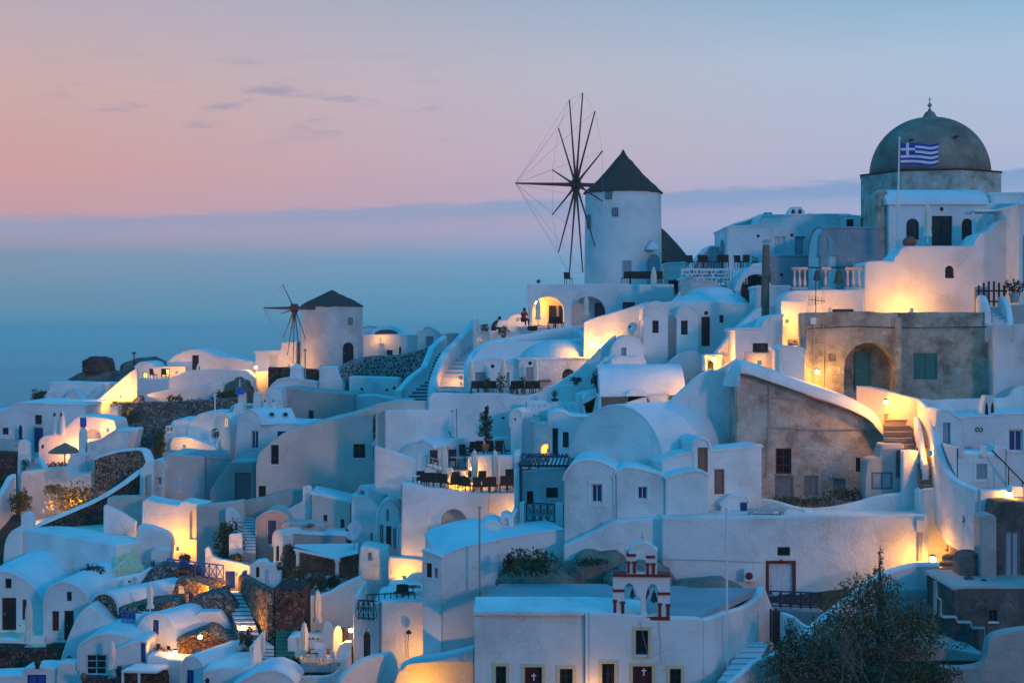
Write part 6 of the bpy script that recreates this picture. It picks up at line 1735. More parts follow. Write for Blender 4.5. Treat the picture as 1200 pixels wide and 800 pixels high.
big_bush('lower dark shrub mass left of the tangled tree', [(940, 770, 42, 26), (965, 755, 34, 26), (925, 790, 40, 22), (975, 790, 50, 22), (1020, 795, 50, 22)], 68.5, 10000, 'leaf_olive', .075, 20, name='shrub')
big_bush('slender leafy shrub beside the red plank gate', [(927, 738, 8, 15), (922, 758, 12, 13), (915, 775, 16, 14), (931, 765, 10, 16)], 69.5, 1500, 'leaf', .07, 40, name='shrub')
big_bush('dry yellowish shrub at the bottom by the slab', [(1080, 785, 30, 18), (1060, 795, 40, 18), (1105, 790, 25, 14)], 67.5, 3000, 'leaf_dry', .07, 60, name='shrub')
root = thing('bare_shrub', 'leafless pale branches in front of the dark tangled tree', 'shrub', P(1000, 800, 66.8))
mb = MB(); rnd = random.Random(5)
def branch(p, v, r, k):
    q_ = p + v
    mb.tube([p, p.lerp(q_, .5) + Vector((rnd.uniform(-.06, .06), rnd.uniform(-.06, .06), 0)), q_], [r, r * .8, r * .6], 4)
    if k == 0: return
    for _ in range(rnd.choice((2, 3))):
        w_ = (v.normalized() + Vector((rnd.uniform(-.7, .7), rnd.uniform(-.5, .5), rnd.uniform(-.1, .5)))).normalized() * v.length * rnd.uniform(.6, .85)
        branch(q_, w_, r * .62, k - 1)
for i in range(5): branch(P(985 + 12 * i, 806, 66.8), Vector((rnd.uniform(-.5, .5), rnd.uniform(-.2, .2), .8)), .035, 4)
mb.build('branches', 'wood_pole', root)

# ================================================================== LEFT: SMALL MILL SURROUNDINGS
house('white_house', 'pale house warmly lit beside the small windmill, left of it', 'house', 150, 0, 6, [(298.5, 412), (330, 411), (331, 402), (347, 401)], 462, [('w', 315, 416, 325, 432, 'white')])
house('white_house', 'low white block under the twin lamps left of the small windmill', 'house', 147, 0, 3, [(300, 436), (315, 436)], 468)
house('stone_wall', 'dark red-brown stone wall below the small windmill', 'wall', 145.5, 0, 1, [(314, 430), (346, 430), (359, 432), (382, 432)], 470, m='stone_dark', roof=None)
lamp('upper of the twin lamps left of the small windmill', 300, 430.5, 146.2, 190)
lamp('lower of the twin lamps left of the small windmill', 292, 437.5, 145.5, 130, post=3)
lamp('hidden lamp behind the dark stone wall at the small windmill', 338, 428, 147.4, 150, group=None)
chimney(348, 426, 457, 141, 17, None, 'box', 'big white obelisk chimney before the small windmill')
root = thing('thin_pole', 'thin grey pole beside the obelisk chimney', 'pole', P(358, 440, 140))
MB().tube([P(358, 450, 140), P(357.5, 411, 140)], .07, 6).build('shaft', 'metal_grey', root); MB().lathe(P(357.5, 411, 140), [(.16, -.02), (.16, .12), (.0, .2)], 8).build('cap', 'metal_grey', root)
house('white_house', 'low white roofs around the obelisk chimney', 'house', 139.5, 0, 3, [(318, 452), (326, 445), (340, 443), (356, 447), (372, 450), (376, 442), (384, 450)], 475)
house('white_house', 'white block with a small plaque left of the dark stair', 'house', 139, 0, 3, [(374, 434), (374, 431), (392, 431), (401, 452), (404, 463)], 470)
stairs('dark steps climbing beside the black stone wall near the small windmill', (402, 463, 138), (420, 463, 138), (397, 440, 144), (411, 440, 144), 9, 'step_dark')
r_ = house('plaster_wall', 'white wall with two round holes and a square niche below the patterned stone wall', 'wall', 137.6, 0, 3, [(409, 441), (440, 442), (467, 443)], 470, [('r', 422, 454, 426, 458), ('r', 451.5, 455, 455, 459), ('w', 435, 447.5, 446, 462, 'white', .06), ('r', 460, 451, 464, 458)], roof=None, rnd=.1)
wall('long curved wall of dark stones set in pale mortar', [(396, 438, 140, 450), (400, 430, 141, 448), (410, 423, 142, 446), (425, 418.5, 143, 445), (440, 416.5, 143.5, 445), (470, 415, 143.5, 445), (488, 411, 143, 442), (500, 408, 142, 440)], .6, 'stone_white', 'stone_wall', k=4)
# far houses on ridge
r_ = house('white_house', 'far white house on the ridge with a brown arched vault window', 'house', 156, 0, 6, [(422, 402), (425, 393), (433, 393), (480, 392.5)], 425, [('w', 453, 410, 460, 416.5, 'dark'), ('w', 467.5, 406.5, 475, 414.5, 'dark')])
house('vaulted_house', 'far barrel vault with brown glazed arch above the ridge house', 'house', 158, 0, 5, ar(435, 471, 393, 382.5, 10), 400, [('wa', 439, 386, 466, 394, 'brown')], roof='roof_white', rnd=.02)
house('vaulted_house', 'second far vault left of the brown glazed arch', 'house', 160, 0, 5, ar(420, 446, 393, 383, 10), 400, roof='roof_grey', rnd=.02)
house('white_house', 'tiny far white house with stepped gable near the wide steps', 'house', 150, 0, 3, [(489, 392), (491, 388), (496, 388), (497, 384), (503, 383), (508, 386), (517, 392)], 410, [('w', 499, 394, 508, 406, 'steel')])
house('white_house', 'far low white house on the ridge between the vault and the gable', 'house', 152, 0, 3, [(470, 393), (490, 393)], 415)
house('plaster_wall', 'dull brownish far wall right of the tiny gabled house', 'wall', 145, 0, 1, [(514, 393), (526, 390), (545, 391)], 410, m='plaster_grey', roof=None)
lamp('hidden lamp on the ridge near the far brown arched window', 446, 397, 155, 60, group=None)
# left ridge
house('vaulted_house', 'lavender vaulted house with dark door on the left skyline', 'house', 150, 0, 7, [(196, 425), (206, 417), (216, 412), (223, 410), (235, 410.5), (243, 414), (250, 418), (270, 420), (298, 425)], 450, [('d', 225, 416, 233, 433.5, 'dark'), ('w', 262, 428, 270, 444, 'white', .08)], rnd=.2)
chimney(234, 426, 434, 148.5, 6, None, 'vent', 'tiny white double-mouthed vent beside the skyline door')
r_ = house('white_house', 'bright lamplit house with two glowing windows on the left skyline', 'house', 149, 0, 5, [(158, 430)] + ar(159, 179, 431, 424.5, 8)[1:] + [(190, 430), (218, 430)], 448, [('w', 167, 436, 173, 443.5, 'lit'), ('w', 188.5, 432, 199, 441.5, 'lit')], rnd=.05)
lamp('hidden lamp before the bright skyline house', 180, 439, 147.4, 170, group=None)
lamp('hidden second lamp before the bright skyline house', 207, 436, 147.6, 110, group=None)
ch2 = chair(180, 444, 147.2, 150, 'dark deckchair left in front of the bright skyline house', 'deckchairs before the bright skyline house', 1.0)
place(ch2, 194, 444, 147.2, 160, 'dark deckchair right in front of the bright skyline house')
house('plaster_wall', 'broad lavender-blue terrace wall below the left skyline houses', 'wall', 145, 0, 1.5, [(155, 444), (198, 443.5), (206, 440), (218, 435), (250, 433), (290, 434), (298, 441)], 475, roof=None, rnd=.3)
wall('low whitish sloping wall line crossing the blue terrace wall', [(170, 462, 143.5, 475), (205, 455, 143.5, 470), (240, 452, 143.3, 466), (262, 447, 143, 466)], .5)
dish('satellite dish on the bright diagonal stair wall', 146, 456, 143.5, 5.5, -60)
# bright stair wall
house('plaster_wall', 'long diagonal white stair wall glowing yellow on the left slope', 'wall', 142.5, 0, .6, [(90, 490), (100, 480), (125, 459), (146, 441), (161, 430), (161, 470)], 500, roof=None, rnd=.1)
lamp('hidden strong lamp at the foot of the diagonal stair wall', 141, 464, 141.2, 620, group=None)
lamp('hidden small lamp by the pink wall below the diagonal stair', 128, 499, 138.8, 60, group=None)
house('plaster_wall', 'white pedestal block holding flower pots on the diagonal stair', 'wall', 139.8, 0, 1, [(128.5, 484), (129, 475.5), (139, 475)], 500, roof=None, rnd=.05)
bush('orange-lit potted flowers on the white pedestal', 136, 475.5, 139.8, 12, 6, 'leaf_dry', 90, .10, 'potted_plant', 'plant', flower='flower_orange')
bush('reddish potted plant below the white pedestal', 122, 500, 138.6, 9, 12, 'leaf', 90, .10, 'potted_plant', 'plant', flower='flower', pot=(6, 4))
# rock with boulder
rock('rocky knoll at the left end of the village', 116, 192, 421, 452, 155, 12, 'rock', seed=9, flat=.85)
rock('low rock slope under the boulder', 62, 150, 432.5, 452, 151.5, 8, 'rock', seed=10, flat=.9)
rock('big dark reddish flat-topped boulder balanced on the knoll', 92.5, 126, 418, 434, 152.5, 4, 'rock_red', seed=11, flat=.62, drop=.1)
root = thing('thin_pole', 'thin pole with small lamp head on the rocky knoll', 'pole', P(157, 430, 150))
MB().tube([P(157, 432, 150), P(157, 414, 150)], .06, 6).build('shaft', 'metal_dark', root); MB().lathe(P(157, 414, 150), [(.2, -.05), (.2, .1), (.02, .15)], 8).build('cap', 'metal_dark', root)
house('white_house', 'blue-lit white house with tent-shaped gable shapes, far left', 'house', 149, 0, 6, [(58, 450), (58.5, 448.5), (100, 449), (134, 450), (150, 452)], 480)
house('plaster_wall', 'pale triangular gable with a dark arch in front of the far-left house', 'wall', 146.8, 0, 2.5, [(71, 474), (86, 455), (98, 474)], 480, [('na', 81, 467, 93, 476, 'dark', 1)], roof='roof_white', rnd=.1)
house('plaster_wall', 'second pale sloping gable right of the dark arch', 'wall', 147, 0, 2, [(97, 474), (113, 458), (122, 450), (124, 474)], 480, roof='roof_white', rnd=.1)
bush('dark reddish thorny bush on the far-left skyline', 45, 472, 146.5, 18, 16, 'leaf_dark', 420, .11)
rock('brown rocky lump with the thorny bush, far left', 35, 56, 459, 474, 147.5, 3, 'rock_red', seed=13, drop=.2)
house('plaster_wall', 'little white curved wall piece between the bush and far-left house', 'wall', 146.6, 0, 1, [(47, 474), (52, 465), (58, 458), (60, 474)], 480, roof='roof_white', rnd=.2)
r_ = house('white_house', 'long white far-left house with dark door and two small windows', 'house', 135, 0, 9, [(-30, 484), (0, 483), (7, 481), (18, 474), (19, 472.5), (100, 474.5)], 535,
      [('w', 41, 486, 49, 497, 'dark'), ('d', 38.5, 500, 51, 531, 'navy'), ('w', 3, 501, 10, 509, 'dark')])
parasol('folded dark blue parasol before the far-left house', 24, 497, 520, 133.6, None, 'fabric_dark')
root = thing('tarpaulin', 'pale grey tarpaulin draped at the far-left edge', 'tarpaulin', P(8, 527, 133))
ff = Fac(P(0, 527, 133.2), 0); (u1, v0) = ff.px(18, 510)
mb = MB(ff.M); vs = []; n = 12
for i in range(n + 1):
    for j in range(6):
        u = -2.5 + (u1 + 2.5) * i / n; v = v0 * (1 - j / 5) - .2; vs.append((u, -.25 * math.sin(i * 1.9) * (j / 5) - j * .14 - .06, v - .12 * abs(math.sin(i * 1.1)) * (1 - j / 5)))
mb.add(vs, [(i * 6 + j, i * 6 + j + 1, (i + 1) * 6 + j + 1, (i + 1) * 6 + j) for i in range(n) for j in range(5)]).build('sheet', 'plaster_grey', root, smooth=60)
# pink house cluster with straw parasol
r_ = house('pink_house', 'stepped pink-lit house with rounded profile behind the straw parasol', 'house', 128, 0, 4, [(45, 552), (45, 516), (50, 511), (58, 509), (60, 505), (76, 503), (80, 497), (88, 490), (92, 487), (112, 488), (134, 492), (136, 500)], 560, [('w', 48, 521, 51.5, 525, 'dark'), ('na', 101, 502.5, 118, 514, 'dark', .6)], roof=None, m='plaster', rnd=.3)
chimney(65, 481, 505, 127.4, 11, None, 'cone', 'left of the two pale cone chimneys on the pink house')
chimney(72.5, 481, 505, 127.2, 10, None, 'cone', 'right of the two pale cone chimneys on the pink house')
lamp('hidden orange lamp behind the straw parasol', 84, 531, 126.6, 360, group=None, col=(1, .36, .12))
lamp('hidden orange lamp near the little stone arch', 126, 503, 127, 120, group=None)
root = thing('straw_parasol', 'straw-thatched parasol on a wooden post, lit orange from below', 'parasol', P(76, 545, 124.5))
b = P(76, 548, 124.5)
MB().tube([b, b + Vector((0, 0, 1.9))], .06, 6).build('pole', 'bark', root)
v = MB().lathe(b + Vector((0, 0, 1.3)), [(1.28, -.08), (1.25, .02), (.7, .40), (.25, .62), (.03, .74)], 26, pleat=.05)
v.build('straw_canopy', 'straw', root)
bush('orange-lit bushes under the straw parasol', 66, 549, 124, 22, 9, 'leaf_dry', 350, .10)
chimney(97.5, 498, 548, 124.2, 9.5, None, 'box', 'tall white square pillar beside the straw parasol')
root = thing('blue_dome_cap', 'small blue cap with white dome on the tall white pillar', 'cupola', P(97.5, 500, 124.2))
b = P(97.5, 500, 124.2)
MB().lathe(b, [(.26, 0), (.26, .75)], 12).build('drum', 'blue', root); MB().lathe(b, [(.24, .75), (.2, .9), (.1, 1.0), (.03, 1.2), (.02, 1.3)], 12).build('little_dome', 'plaster', root, smooth=60)
root.name = 'cupola'; MAT['cupola'] = MAT['blue_dome_cap']
house('white_house', 'white block with sloped top right of the tall pillar', 'house', 123.4, 0, 4, [(102, 520), (112, 518), (122, 514), (134, 505), (136, 505), (153, 505), (148, 526)], 552, [('w', 106, 521, 113, 528, 'white', .05)], rnd=.1)
house('white_house', 'low blue-white box beneath the white pillar', 'house', 122.6, 0, 2, [(79, 546), (84, 534), (90, 532), (100, 533)], 552)
wall('stone garden wall with white coping, curving down to the right', [(112, 535, 119, 562), (125, 530, 119, 562), (142, 526, 119, 560), (157, 524.5, 118.8, 560), (168, 524.5, 118.2, 560), (173, 528, 117.4, 560), (177, 541, 116.6, 560)], .6, 'stone_wall', 'stone_wall', coping='plaster', k=4)
house('plaster_wall', 'white rounded pier left of the garden steps', 'wall', 121, 0, .6, [(20, 552), (21, 520), (24, 515.5), (30, 515.5), (34, 519)], 555, roof=None, rnd=.25)
wall('low white curved wall right of the garden steps', [(43, 538, 121.5, 553), (47, 536, 121, 553), (51, 542, 120, 553), (54, 547, 119, 556)], .4)
stairs('short grey steps between white piers, far left', (30, 549, 119.6), (50, 549, 119.6), (33, 536, 123), (46, 536, 123), 6, 'plaster_grey')
house('stone_wall', 'rough dark stone wall at the left edge', 'wall', 121, 0, 2, [(-40, 530), (21, 531)], 560, m='stone_dark', roof=None)
bush('small round bush beside the white pier, far left', 30, 549, 120.2, 10, 14, 'leaf', 260, .09)
house('plaster_wall', 'blotchy white wall below the straw parasol terrace', 'wall', 118, 0, 2, [(24, 556), (26, 552), (40, 551), (60, 549), (82, 547), (84, 556), (106, 555), (108, 550)], 585, m='plaster_old', roof=None, rnd=.3)
wall('short diagonal white wall at the left edge above the dark bush', [(-6, 586, 114, 610), (4, 571, 116, 600), (12, 557, 118, 590), (18, 555, 118.4, 590)], .5)
bush('round dark bush at the left edge', 21, 597, 113.5, 34, 26, 'leaf_dark', 1500, .10)
bush('long dry hillside scrub lit orange from below, left', 98, 596, 112.6, 86, 30, 'leaf_dry', 2600, .11)
bush('dark patch of scrub among the dry hillside plants', 60, 578, 115, 26, 12, 'leaf', 500, .1)
lamp('hidden lamp among the dry scrub by the long white coping', 50, 598, 111.4, 420, group=None)
lamp('hidden second lamp behind the long white coping', 88, 588, 112.0, 380, group=None)
wall('long white coping wall climbing diagonally over a dark stone face', [(24, 622, 108.4, 640), (50, 611, 109, 632), (80, 598, 110, 622), (105, 587, 111, 615), (125, 577, 112, 605), (145, 564, 113, 595), (168, 547, 114.6, 585)], .5, 'stone_dark', 'stone_wall', coping='plaster', smooth=False)
house('plaster_wall', 'white mushroom-like rounded pier at the left end of the coping wall', 'wall', 107.6, 0, .6, [(24, 616), (25, 603), (30, 599), (36, 600), (39, 606), (39, 614)], 625, roof=None, rnd=.3)
house('plaster_wall', 'white stub wall right of the long coping', 'wall', 113, 0, .6, [(163, 586), (164, 556), (170, 541), (178, 540), (180, 548)], 600, roof=None, rnd=.2)
# rock terraces centre-left
for i, (x0, x1, yt, yb, d, sd_) in enumerate(((139, 170, 466, 505, 140, 21), (160, 215, 466, 490, 143, 22), (205, 262, 458, 484, 142.6, 23), (250, 296, 448, 476, 142, 24), (236, 256, 452, 462, 143, 25), (262, 296, 439, 462, 143.5, 26))):
    rock(['dark shrubby rock at the foot of the glowing stair', 'long rock ledge under the blue terrace wall, left', 'long rock ledge under the blue terrace wall, middle', 'rock ledge near the blue-capped chimney', 'small rounded boulder on the ledge', 'rough brown outcrop left of the twin lamps'][i], x0, x1, yt, yb, d, 6, 'rock', seed=sd_, flat=.85)
wall('upper dry-stone terrace wall on the rocky slope', [(140, 470, 141.4, 485), (190, 470, 141, 486), (240, 468, 140.5, 484), (285, 464, 140, 480)], .6, 'stone_grey', 'stone_wall', k=3)
wall('lower dry-stone terrace wall on the rocky slope', [(150, 497, 134, 520), (180, 492, 134.4, 512), (215, 487, 134.6, 505), (262, 482, 134.6, 500)], .6, 'stone_grey', 'stone_wall', k=3)
for i, (x, yb, w_, h_, m__) in enumerate(((152, 498, 26, 24, 'leaf'), (258, 470, 14, 16, 'leaf_dark'), (230, 476, 50, 9, 'leaf_dry'), (180, 530, 26, 28, 'leaf'), (158, 520, 16, 20, 'leaf_dark'), (270, 466, 20, 12, 'leaf'), (205, 470, 18, 8, 'leaf_dark'))):
    bush(['bushy green plant at the foot of the glowing stair wall', 'tall dark cactus-like shrub on the outcrop', 'strip of dry grass on the upper rock ledge', 'large dark bush beside the dry-stone walls', 'dark bush next to the garden wall corner', 'green shrubs on the outcrop by the twin lamps', 'low dark shrub on the rock ledge'][i], x, yb, (138.6, 141.4, 141.4, 126, 128, 141.2, 142.2)[i], w_, h_, m__, (900, 350, 700, 1100, 500, 500, 250)[i], .11)
# mid-left vaults
house('vaulted_house', 'white barrel-roofed house with end chimney slots on the rocky slope', 'house', 129, 0, 6, [(202, 525), (202, 496), (205, 493), (232, 493), (234, 488), (240, 485), (252, 485), (266, 487), (275, 492)], 540, roof='roof_white', rnd=.2)
r_ = house('white_house', 'narrow white chimney block with two arched slots left of the barrel roof', 'house', 127.6, 0, 2, [(190, 540), (190, 512), (193, 508), (194, 499), (203, 499), (204, 512)], 545, [('na', 195.5, 500.5, 198, 505, 'dark', .3), ('na', 199.5, 500.5, 202, 505, 'dark', .3)], roof=None, rnd=.05)
house('plaster_wall', 'warm lit low wall under the barrel-roofed house', 'wall', 126.8, 0, 2, [(199, 520), (202, 512), (222, 512), (240, 519), (254, 525)], 545, roof=None)
lamp('hidden lamp in front of the low wall under the barrel roof', 216, 522, 125.4, 80, group=None)
r_ = house('grey_house', 'grey-beige flat house with two pale shuttered windows', 'house', 118, 0, 6, [(193, 534), (197, 531.5), (241, 535.5)], 600, [('w', 200.5, 555.5, 214.5, 577, 'white', .08), ('w', 223, 558.5, 233, 581, 'white', .08)], m='plaster_sand', roof=None, rnd=.05)
house('grey_house', 'darker right flank of the grey-beige house', 'house', 118.2, 18, 6, [(241, 535.5), (271, 538)], 600, m='plaster_grey', roof='plaster_grey', rnd=.05)
deck('roof_terrace', 'green-grey flat roof of the shuttered house', 'roof', [(194, 118.1), (270, 118.6), (268, 123), (198, 123)], (215, 533, 118.1), m='roof_grey')
r_ = house('white_house', 'white niche wall with small openings left of the shuttered house', 'house', 117.4, 0, 3, [(168, 585), (170, 547), (178, 541), (190, 540), (193, 548)], 600, [('n', 175, 559, 189, 567, 'dark', .5), ('w', 179, 571, 188, 585, 'white', .1)], rnd=.2)
house('grey_house', 'lavender-grey house with garage door and stair-shaped left edge', 'house', 114.4, 0, 4, [(246, 590), (246, 575), (256, 560), (268, 543), (271, 541), (297, 541)], 602, [('d', 275, 553.5, 294, 588, 'dgrey')], m='plaster_grey', roof=None, rnd=.1)
house('plaster_wall', 'large swooping white wall left of the two-holed vault', 'wall', 128, 0, 1.2, [(249, 545), (252, 520), (258, 508), (266, 497), (271, 488), (274, 478), (275, 473), (284, 472), (285, 486), (292, 492)], 560, roof=None, rnd=.3)
r_ = house('vaulted_house', 'white vault with two small round holes in its roof and a dark window', 'house', 124.5, -10, 6, [(276, 540), (280, 492), (286, 483), (293, 480), (300, 484), (306, 493), (320, 496), (352, 497)], 560, [('w', 294, 504, 303, 526, 'navy'), ('w', 325, 505, 337, 520, 'dark')], roof='roof_white', rnd=.2)
mb = MB(); f_ = Fac(P(326, 497, 125.5), 0)
v = [P(296, 480, 126.6), P(341, 477.5, 126.6), P(350, 497, 124.3), P(306, 497, 124.3)]
mb.add([tuple(p) for p in v] + [(p.x, p.y + 1.2, p.z - 1.2) for p in v], [(3, 2, 1, 0), (4, 5, 6, 7), (0, 1, 5, 4), (1, 2, 6, 5), (2, 3, 7, 6), (3, 0, 4, 7)]).build('roof', 'roof_white', r_)
for i, (x, y) in enumerate(((318.5, 485.5), (334.5, 485.5))): 
    p = P(x, y, 125.3); MB().lathe(p, [(.01, -.16), (.2, -.05), (.2, .1), (.01, .2)], 10).build('vent', 'glass', r_)
house('plaster_wall', 'grey weathered long wall with a single dark window behind the vault', 'wall', 133, -5, 5, [(327, 456), (330, 453.5), (370, 458), (415, 462)], 510, [('w', 361.5, 480.5, 367.5, 497, 'dark')], m='plaster_grey', roof=None, rnd=.1)
house('white_house', 'white curved parapet right of the grey long wall', 'house', 133.5, 0, 3, [(414, 500), (415, 463), (440, 463), (458, 466), (470, 466)], 510, roof=None)
chimney(284, 458, 478, 130, 10, None, 'box', 'white square pillar with blue cap among the chimneys')
root = thing('cupola', 'small blue dome with finial on the square pillar', 'cupola', P(281, 461, 130.2)); b = P(281, 460, 129.6)
MB().lathe(b, [(.4, -.1), (.38, .1), (.2, .4), (.05, .5)], 12).build('little_dome', 'blue', root, smooth=60); MB().lathe(b, [(.04, .5), (.04, 1.1), (.0, 1.15)], 6).build('finial', 'white_paint', root)
chimney(302, 458, 478, 129.6, 10, None, 'box', 'plain white square chimney right of the blue-capped pillar')
for i, (x, w_) in enumerate(((311, 9), (321, 8))): chimney(x, 467, 480, 129, w_, None, 'cone', ('left' if i == 0 else 'right') + ' small sloped white chimney before the grey long wall')
house('white_house', 'white stepped roof cluster behind the two-holed vault', 'house', 130.6, 0, 3, [(268, 485), (272, 476), (290, 476), (308, 472), (315, 455), (328, 453), (331, 478)], 505, roof='roof_white')
root = thing('thin_pole', 'thin white pole left of the white swooping wall', 'pole', P(252, 480, 128)); MB().tube([P(252, 490, 128), P(252, 463, 128)], .06, 6).build('shaft', 'white_paint', root); MB().lathe(P(252, 463, 128), [(.14, -.02), (.14, .1), (.0, .16)], 8).build('cap', 'white_paint', root)
house('vaulted_house', 'blue-white stacked barrel roofs left of the orange round window', 'house', 128.8, 0, 3, [(220, 510), (222, 497), (232, 487), (240, 484), (262, 484), (264, 496)], 530, roof='roof_white', rnd=.3)
r_ = house('vaulted_house', 'small white arch with an orange glowing round-topped window', 'house', 127.2, -20, 2, ar(259, 270, 498, 485, 8), 530, [('wa', 261.5, 489, 267, 501, 'soft')], rnd=.02)
bush('dark red potted shrub by the glowing arch', 252, 514, 126.5, 10, 12, 'leaf_dark', 150, .09, 'potted_plant', 'plant', flower='flower')
# big lavender wall
r_ = house('big_house', 'very large plain lavender-grey house wall with sloping top and four small openings', 'house', 106.5, 0, 7,
      [(300, 545), (303, 531), (320, 516), (333, 506), (350, 501), (400, 489), (440, 477), (459, 472), (480, 471.5)], 600,
      [('w', 317.5, 521, 326.5, 544, 'dark'), ('w', 414, 520, 428, 536.5, 'dark'), ('w', 303, 569, 311.5, 582.5, 'dark'), ('na', 437, 483.5, 451, 537, 'dark', .25), ('r', 358, 567, 360, 569), ('r', 373.5, 567, 375.5, 569)], m='plaster_sand', roof=None, rnd=.5)
f_ = Fac(P(444, 537, 106.7), 0); hp = hole_poly(*[f_.px(437.5, 536)[0], f_.px(437, 536.5)[1], f_.px(450.5, 536)[0], f_.px(437, 484)[1]], True)
tri = geometry.tessellate_polygon([[Vector((x, z, 0)) for x, z in hp]])
MB(f_.M).add([(x, -.02, z) for x, z in hp], [tuple(t) for t in tri]).build('brick_infill', 'stone_wall', r_)
house('plaster_wall', 'dark weathered low wall curving up to the big lavender wall', 'wall', 104, 0, 1, [(240, 596), (270, 590), (290, 586), (320, 580), (334, 574), (357, 573)], 625, m='plaster_grey', roof=None, rnd=.3)
# vault right of lavender wall
house('white_house', 'white wall with three small windows right of the big lavender wall', 'house', 104.5, 0, 3, [(438, 520), (440, 516), (455, 513), (500, 530), (500, 560)], 590, [('w', 457.5, 543.5, 463, 556, 'dark'), ('w', 468.5, 545.5, 473, 552, 'dark'), ('w', 477, 547, 481, 552, 'dark')], roof='roof_white')
house('vaulted_house', 'tall narrow white vault end with long roof climbing right', 'house', 99.5, -48, 6.5, [(419, 600)] + ar(419, 431, 579, 569.5, 8)[1:-1] + [(431, 600)], 640, [('wa', 421, 573, 427, 587, 'navy'), ('w', 422, 592.5, 425, 608, 'steel')], roof='roof_white', rnd=.02)
r_ = house('white_house', 'white facade with doors under the tall narrow vault end', 'house', 98.8, 0, 4, [(412, 583), (416, 580), (419, 580), (432, 582), (445, 596), (447, 600)], 660, [('w', 434, 624, 437, 637, 'steel')], roof=None)
r_ = house('vaulted_house', 'white arched facade with four tall windows and a small vent window', 'house', 97.2, 0, 7, [(442, 640)] + ar(442.5, 467, 608, 587, 12)[1:] + [(468, 615)], 652, [('w', 452.5, 596.5, 456, 611, 'navy'), ('w', 445, 614.5, 449.5, 638, 'navy'), ('d', 452.5, 616, 458.5, 644, 'dark'), ('w', 460.5, 618.5, 464.5, 643, 'navy')], rnd=.02, roof='roof_white')
house('vaulted_house', 'white vaulted house with a single arched window facing left', 'house', 96, -24, 7, [(466, 640), (467, 622), (470, 614), (476, 611), (481, 616), (484, 640)], 652, [('wa', 471, 621, 477, 643, 'steel')], rnd=.1, roof='roof_white')
house('plaster_wall', 'lavender side wall with wavy blue roof edge below the arched recess', 'wall', 93.6, 0, 2, [(478, 616), (486, 610), (496, 606), (506, 599.5), (513, 598), (517, 602), (530, 640)], 665, roof='roof_white', rnd=.2)
for i, (x, h_, w_) in enumerate(((460, 18, 7), (468, 20, 6), (476, 20, 6))): chimney(x, 568, 568 + h_, 100.4, w_, None, 'cone', ['left', 'middle', 'right'][i] + ' of three white pillar chimneys before the long vault roof')
# pink vault hut and stairs
r_ = house('vaulted_house', 'small pink vaulted hut with a dark blue door', 'house', 101, 0, 5, [(300.5, 640)] + [(300.5, 608), (305, 605), (311, 601), (318, 598.5), (326, 599), (334, 603), (340, 611)], 642, [('d', 312, 608, 325, 639, 'navy')], m='plaster_pink', rnd=.2, roof='plaster_sand')
stairs('grey-white steps beside the pink vaulted hut', (281, 648, 99), (300, 648, 99), (283, 606, 104), (298, 606, 104), 12, 'roof_white', 'plaster_grey')
house('plaster_wall', 'curving white parapet left of the grey-white steps', 'wall', 101.8, 0, .5, [(264, 612), (264, 597), (268, 594), (276, 598), (281, 606), (282, 616)], 640, roof=None, rnd=.2)
house('plaster_wall', 'white diagonal wall rising to a square pillar with small arch', 'wall', 102.4, 0, .5, [(331, 601), (345, 592), (353, 588), (354.5, 586), (354.5, 571), (357, 569), (363, 569), (365, 571), (365, 590)], 640, [('na', 358, 571, 362, 574, 'dark', .1)], roof=None, rnd=.1)
r_ = house('white_house', 'beige-pink wall with white sloping coping and two narrow dark doors', 'house', 101.4, 2, 4, [(365, 578.5), (411, 588.5)], 640, [('d', 379, 603, 383.5, 625, 'dark'), ('d', 399, 608, 403.5, 625, 'dark')], m='plaster_sand', roof='roof_white', rnd=.05, rt=.14)
house('white_house', 'narrow blue-white wall end right of the beige-pink wall', 'house', 100.6, 0, 2, [(411.5, 582), (416, 581), (419, 590)], 640)
house('white_block', 'low pink slab roof in front of the beige-pink wall', 'block', 99.6, 0, 2, [(331, 616), (334, 613), (378, 616), (379, 625)], 632, m='plaster_pink', roof='plaster_sand')
bush('small white and orange flowers on the pink slab', 363, 619, 98.8, 14, 6, 'leaf', 80, .07, 'potted_plant', 'plant', flower='flower_orange')
r_ = house('vaulted_house', 'small white vaulted house with dark arched window and long grey side', 'house', 98, -30, 3, [(320, 640)] + ar(320, 331, 632, 622, 8)[1:-1] + [(331, 640)], 662, [('wa', 323, 638.5, 327, 657, 'dark')], rnd=.02)
house('white_house', 'long low blue-grey roof strip behind the white awning', 'house', 98.6, 0, 4, [(329, 628), (333, 624), (405, 627)], 662, m='plaster_grey', roof='roof_white', rnd=.1)
house('plaster_wall', 'dark teal back wall in the shade of the awning', 'wall', 97.8, 0, .4, [(331, 638), (420, 638)], 690, m='plaster_dark', roof=None)
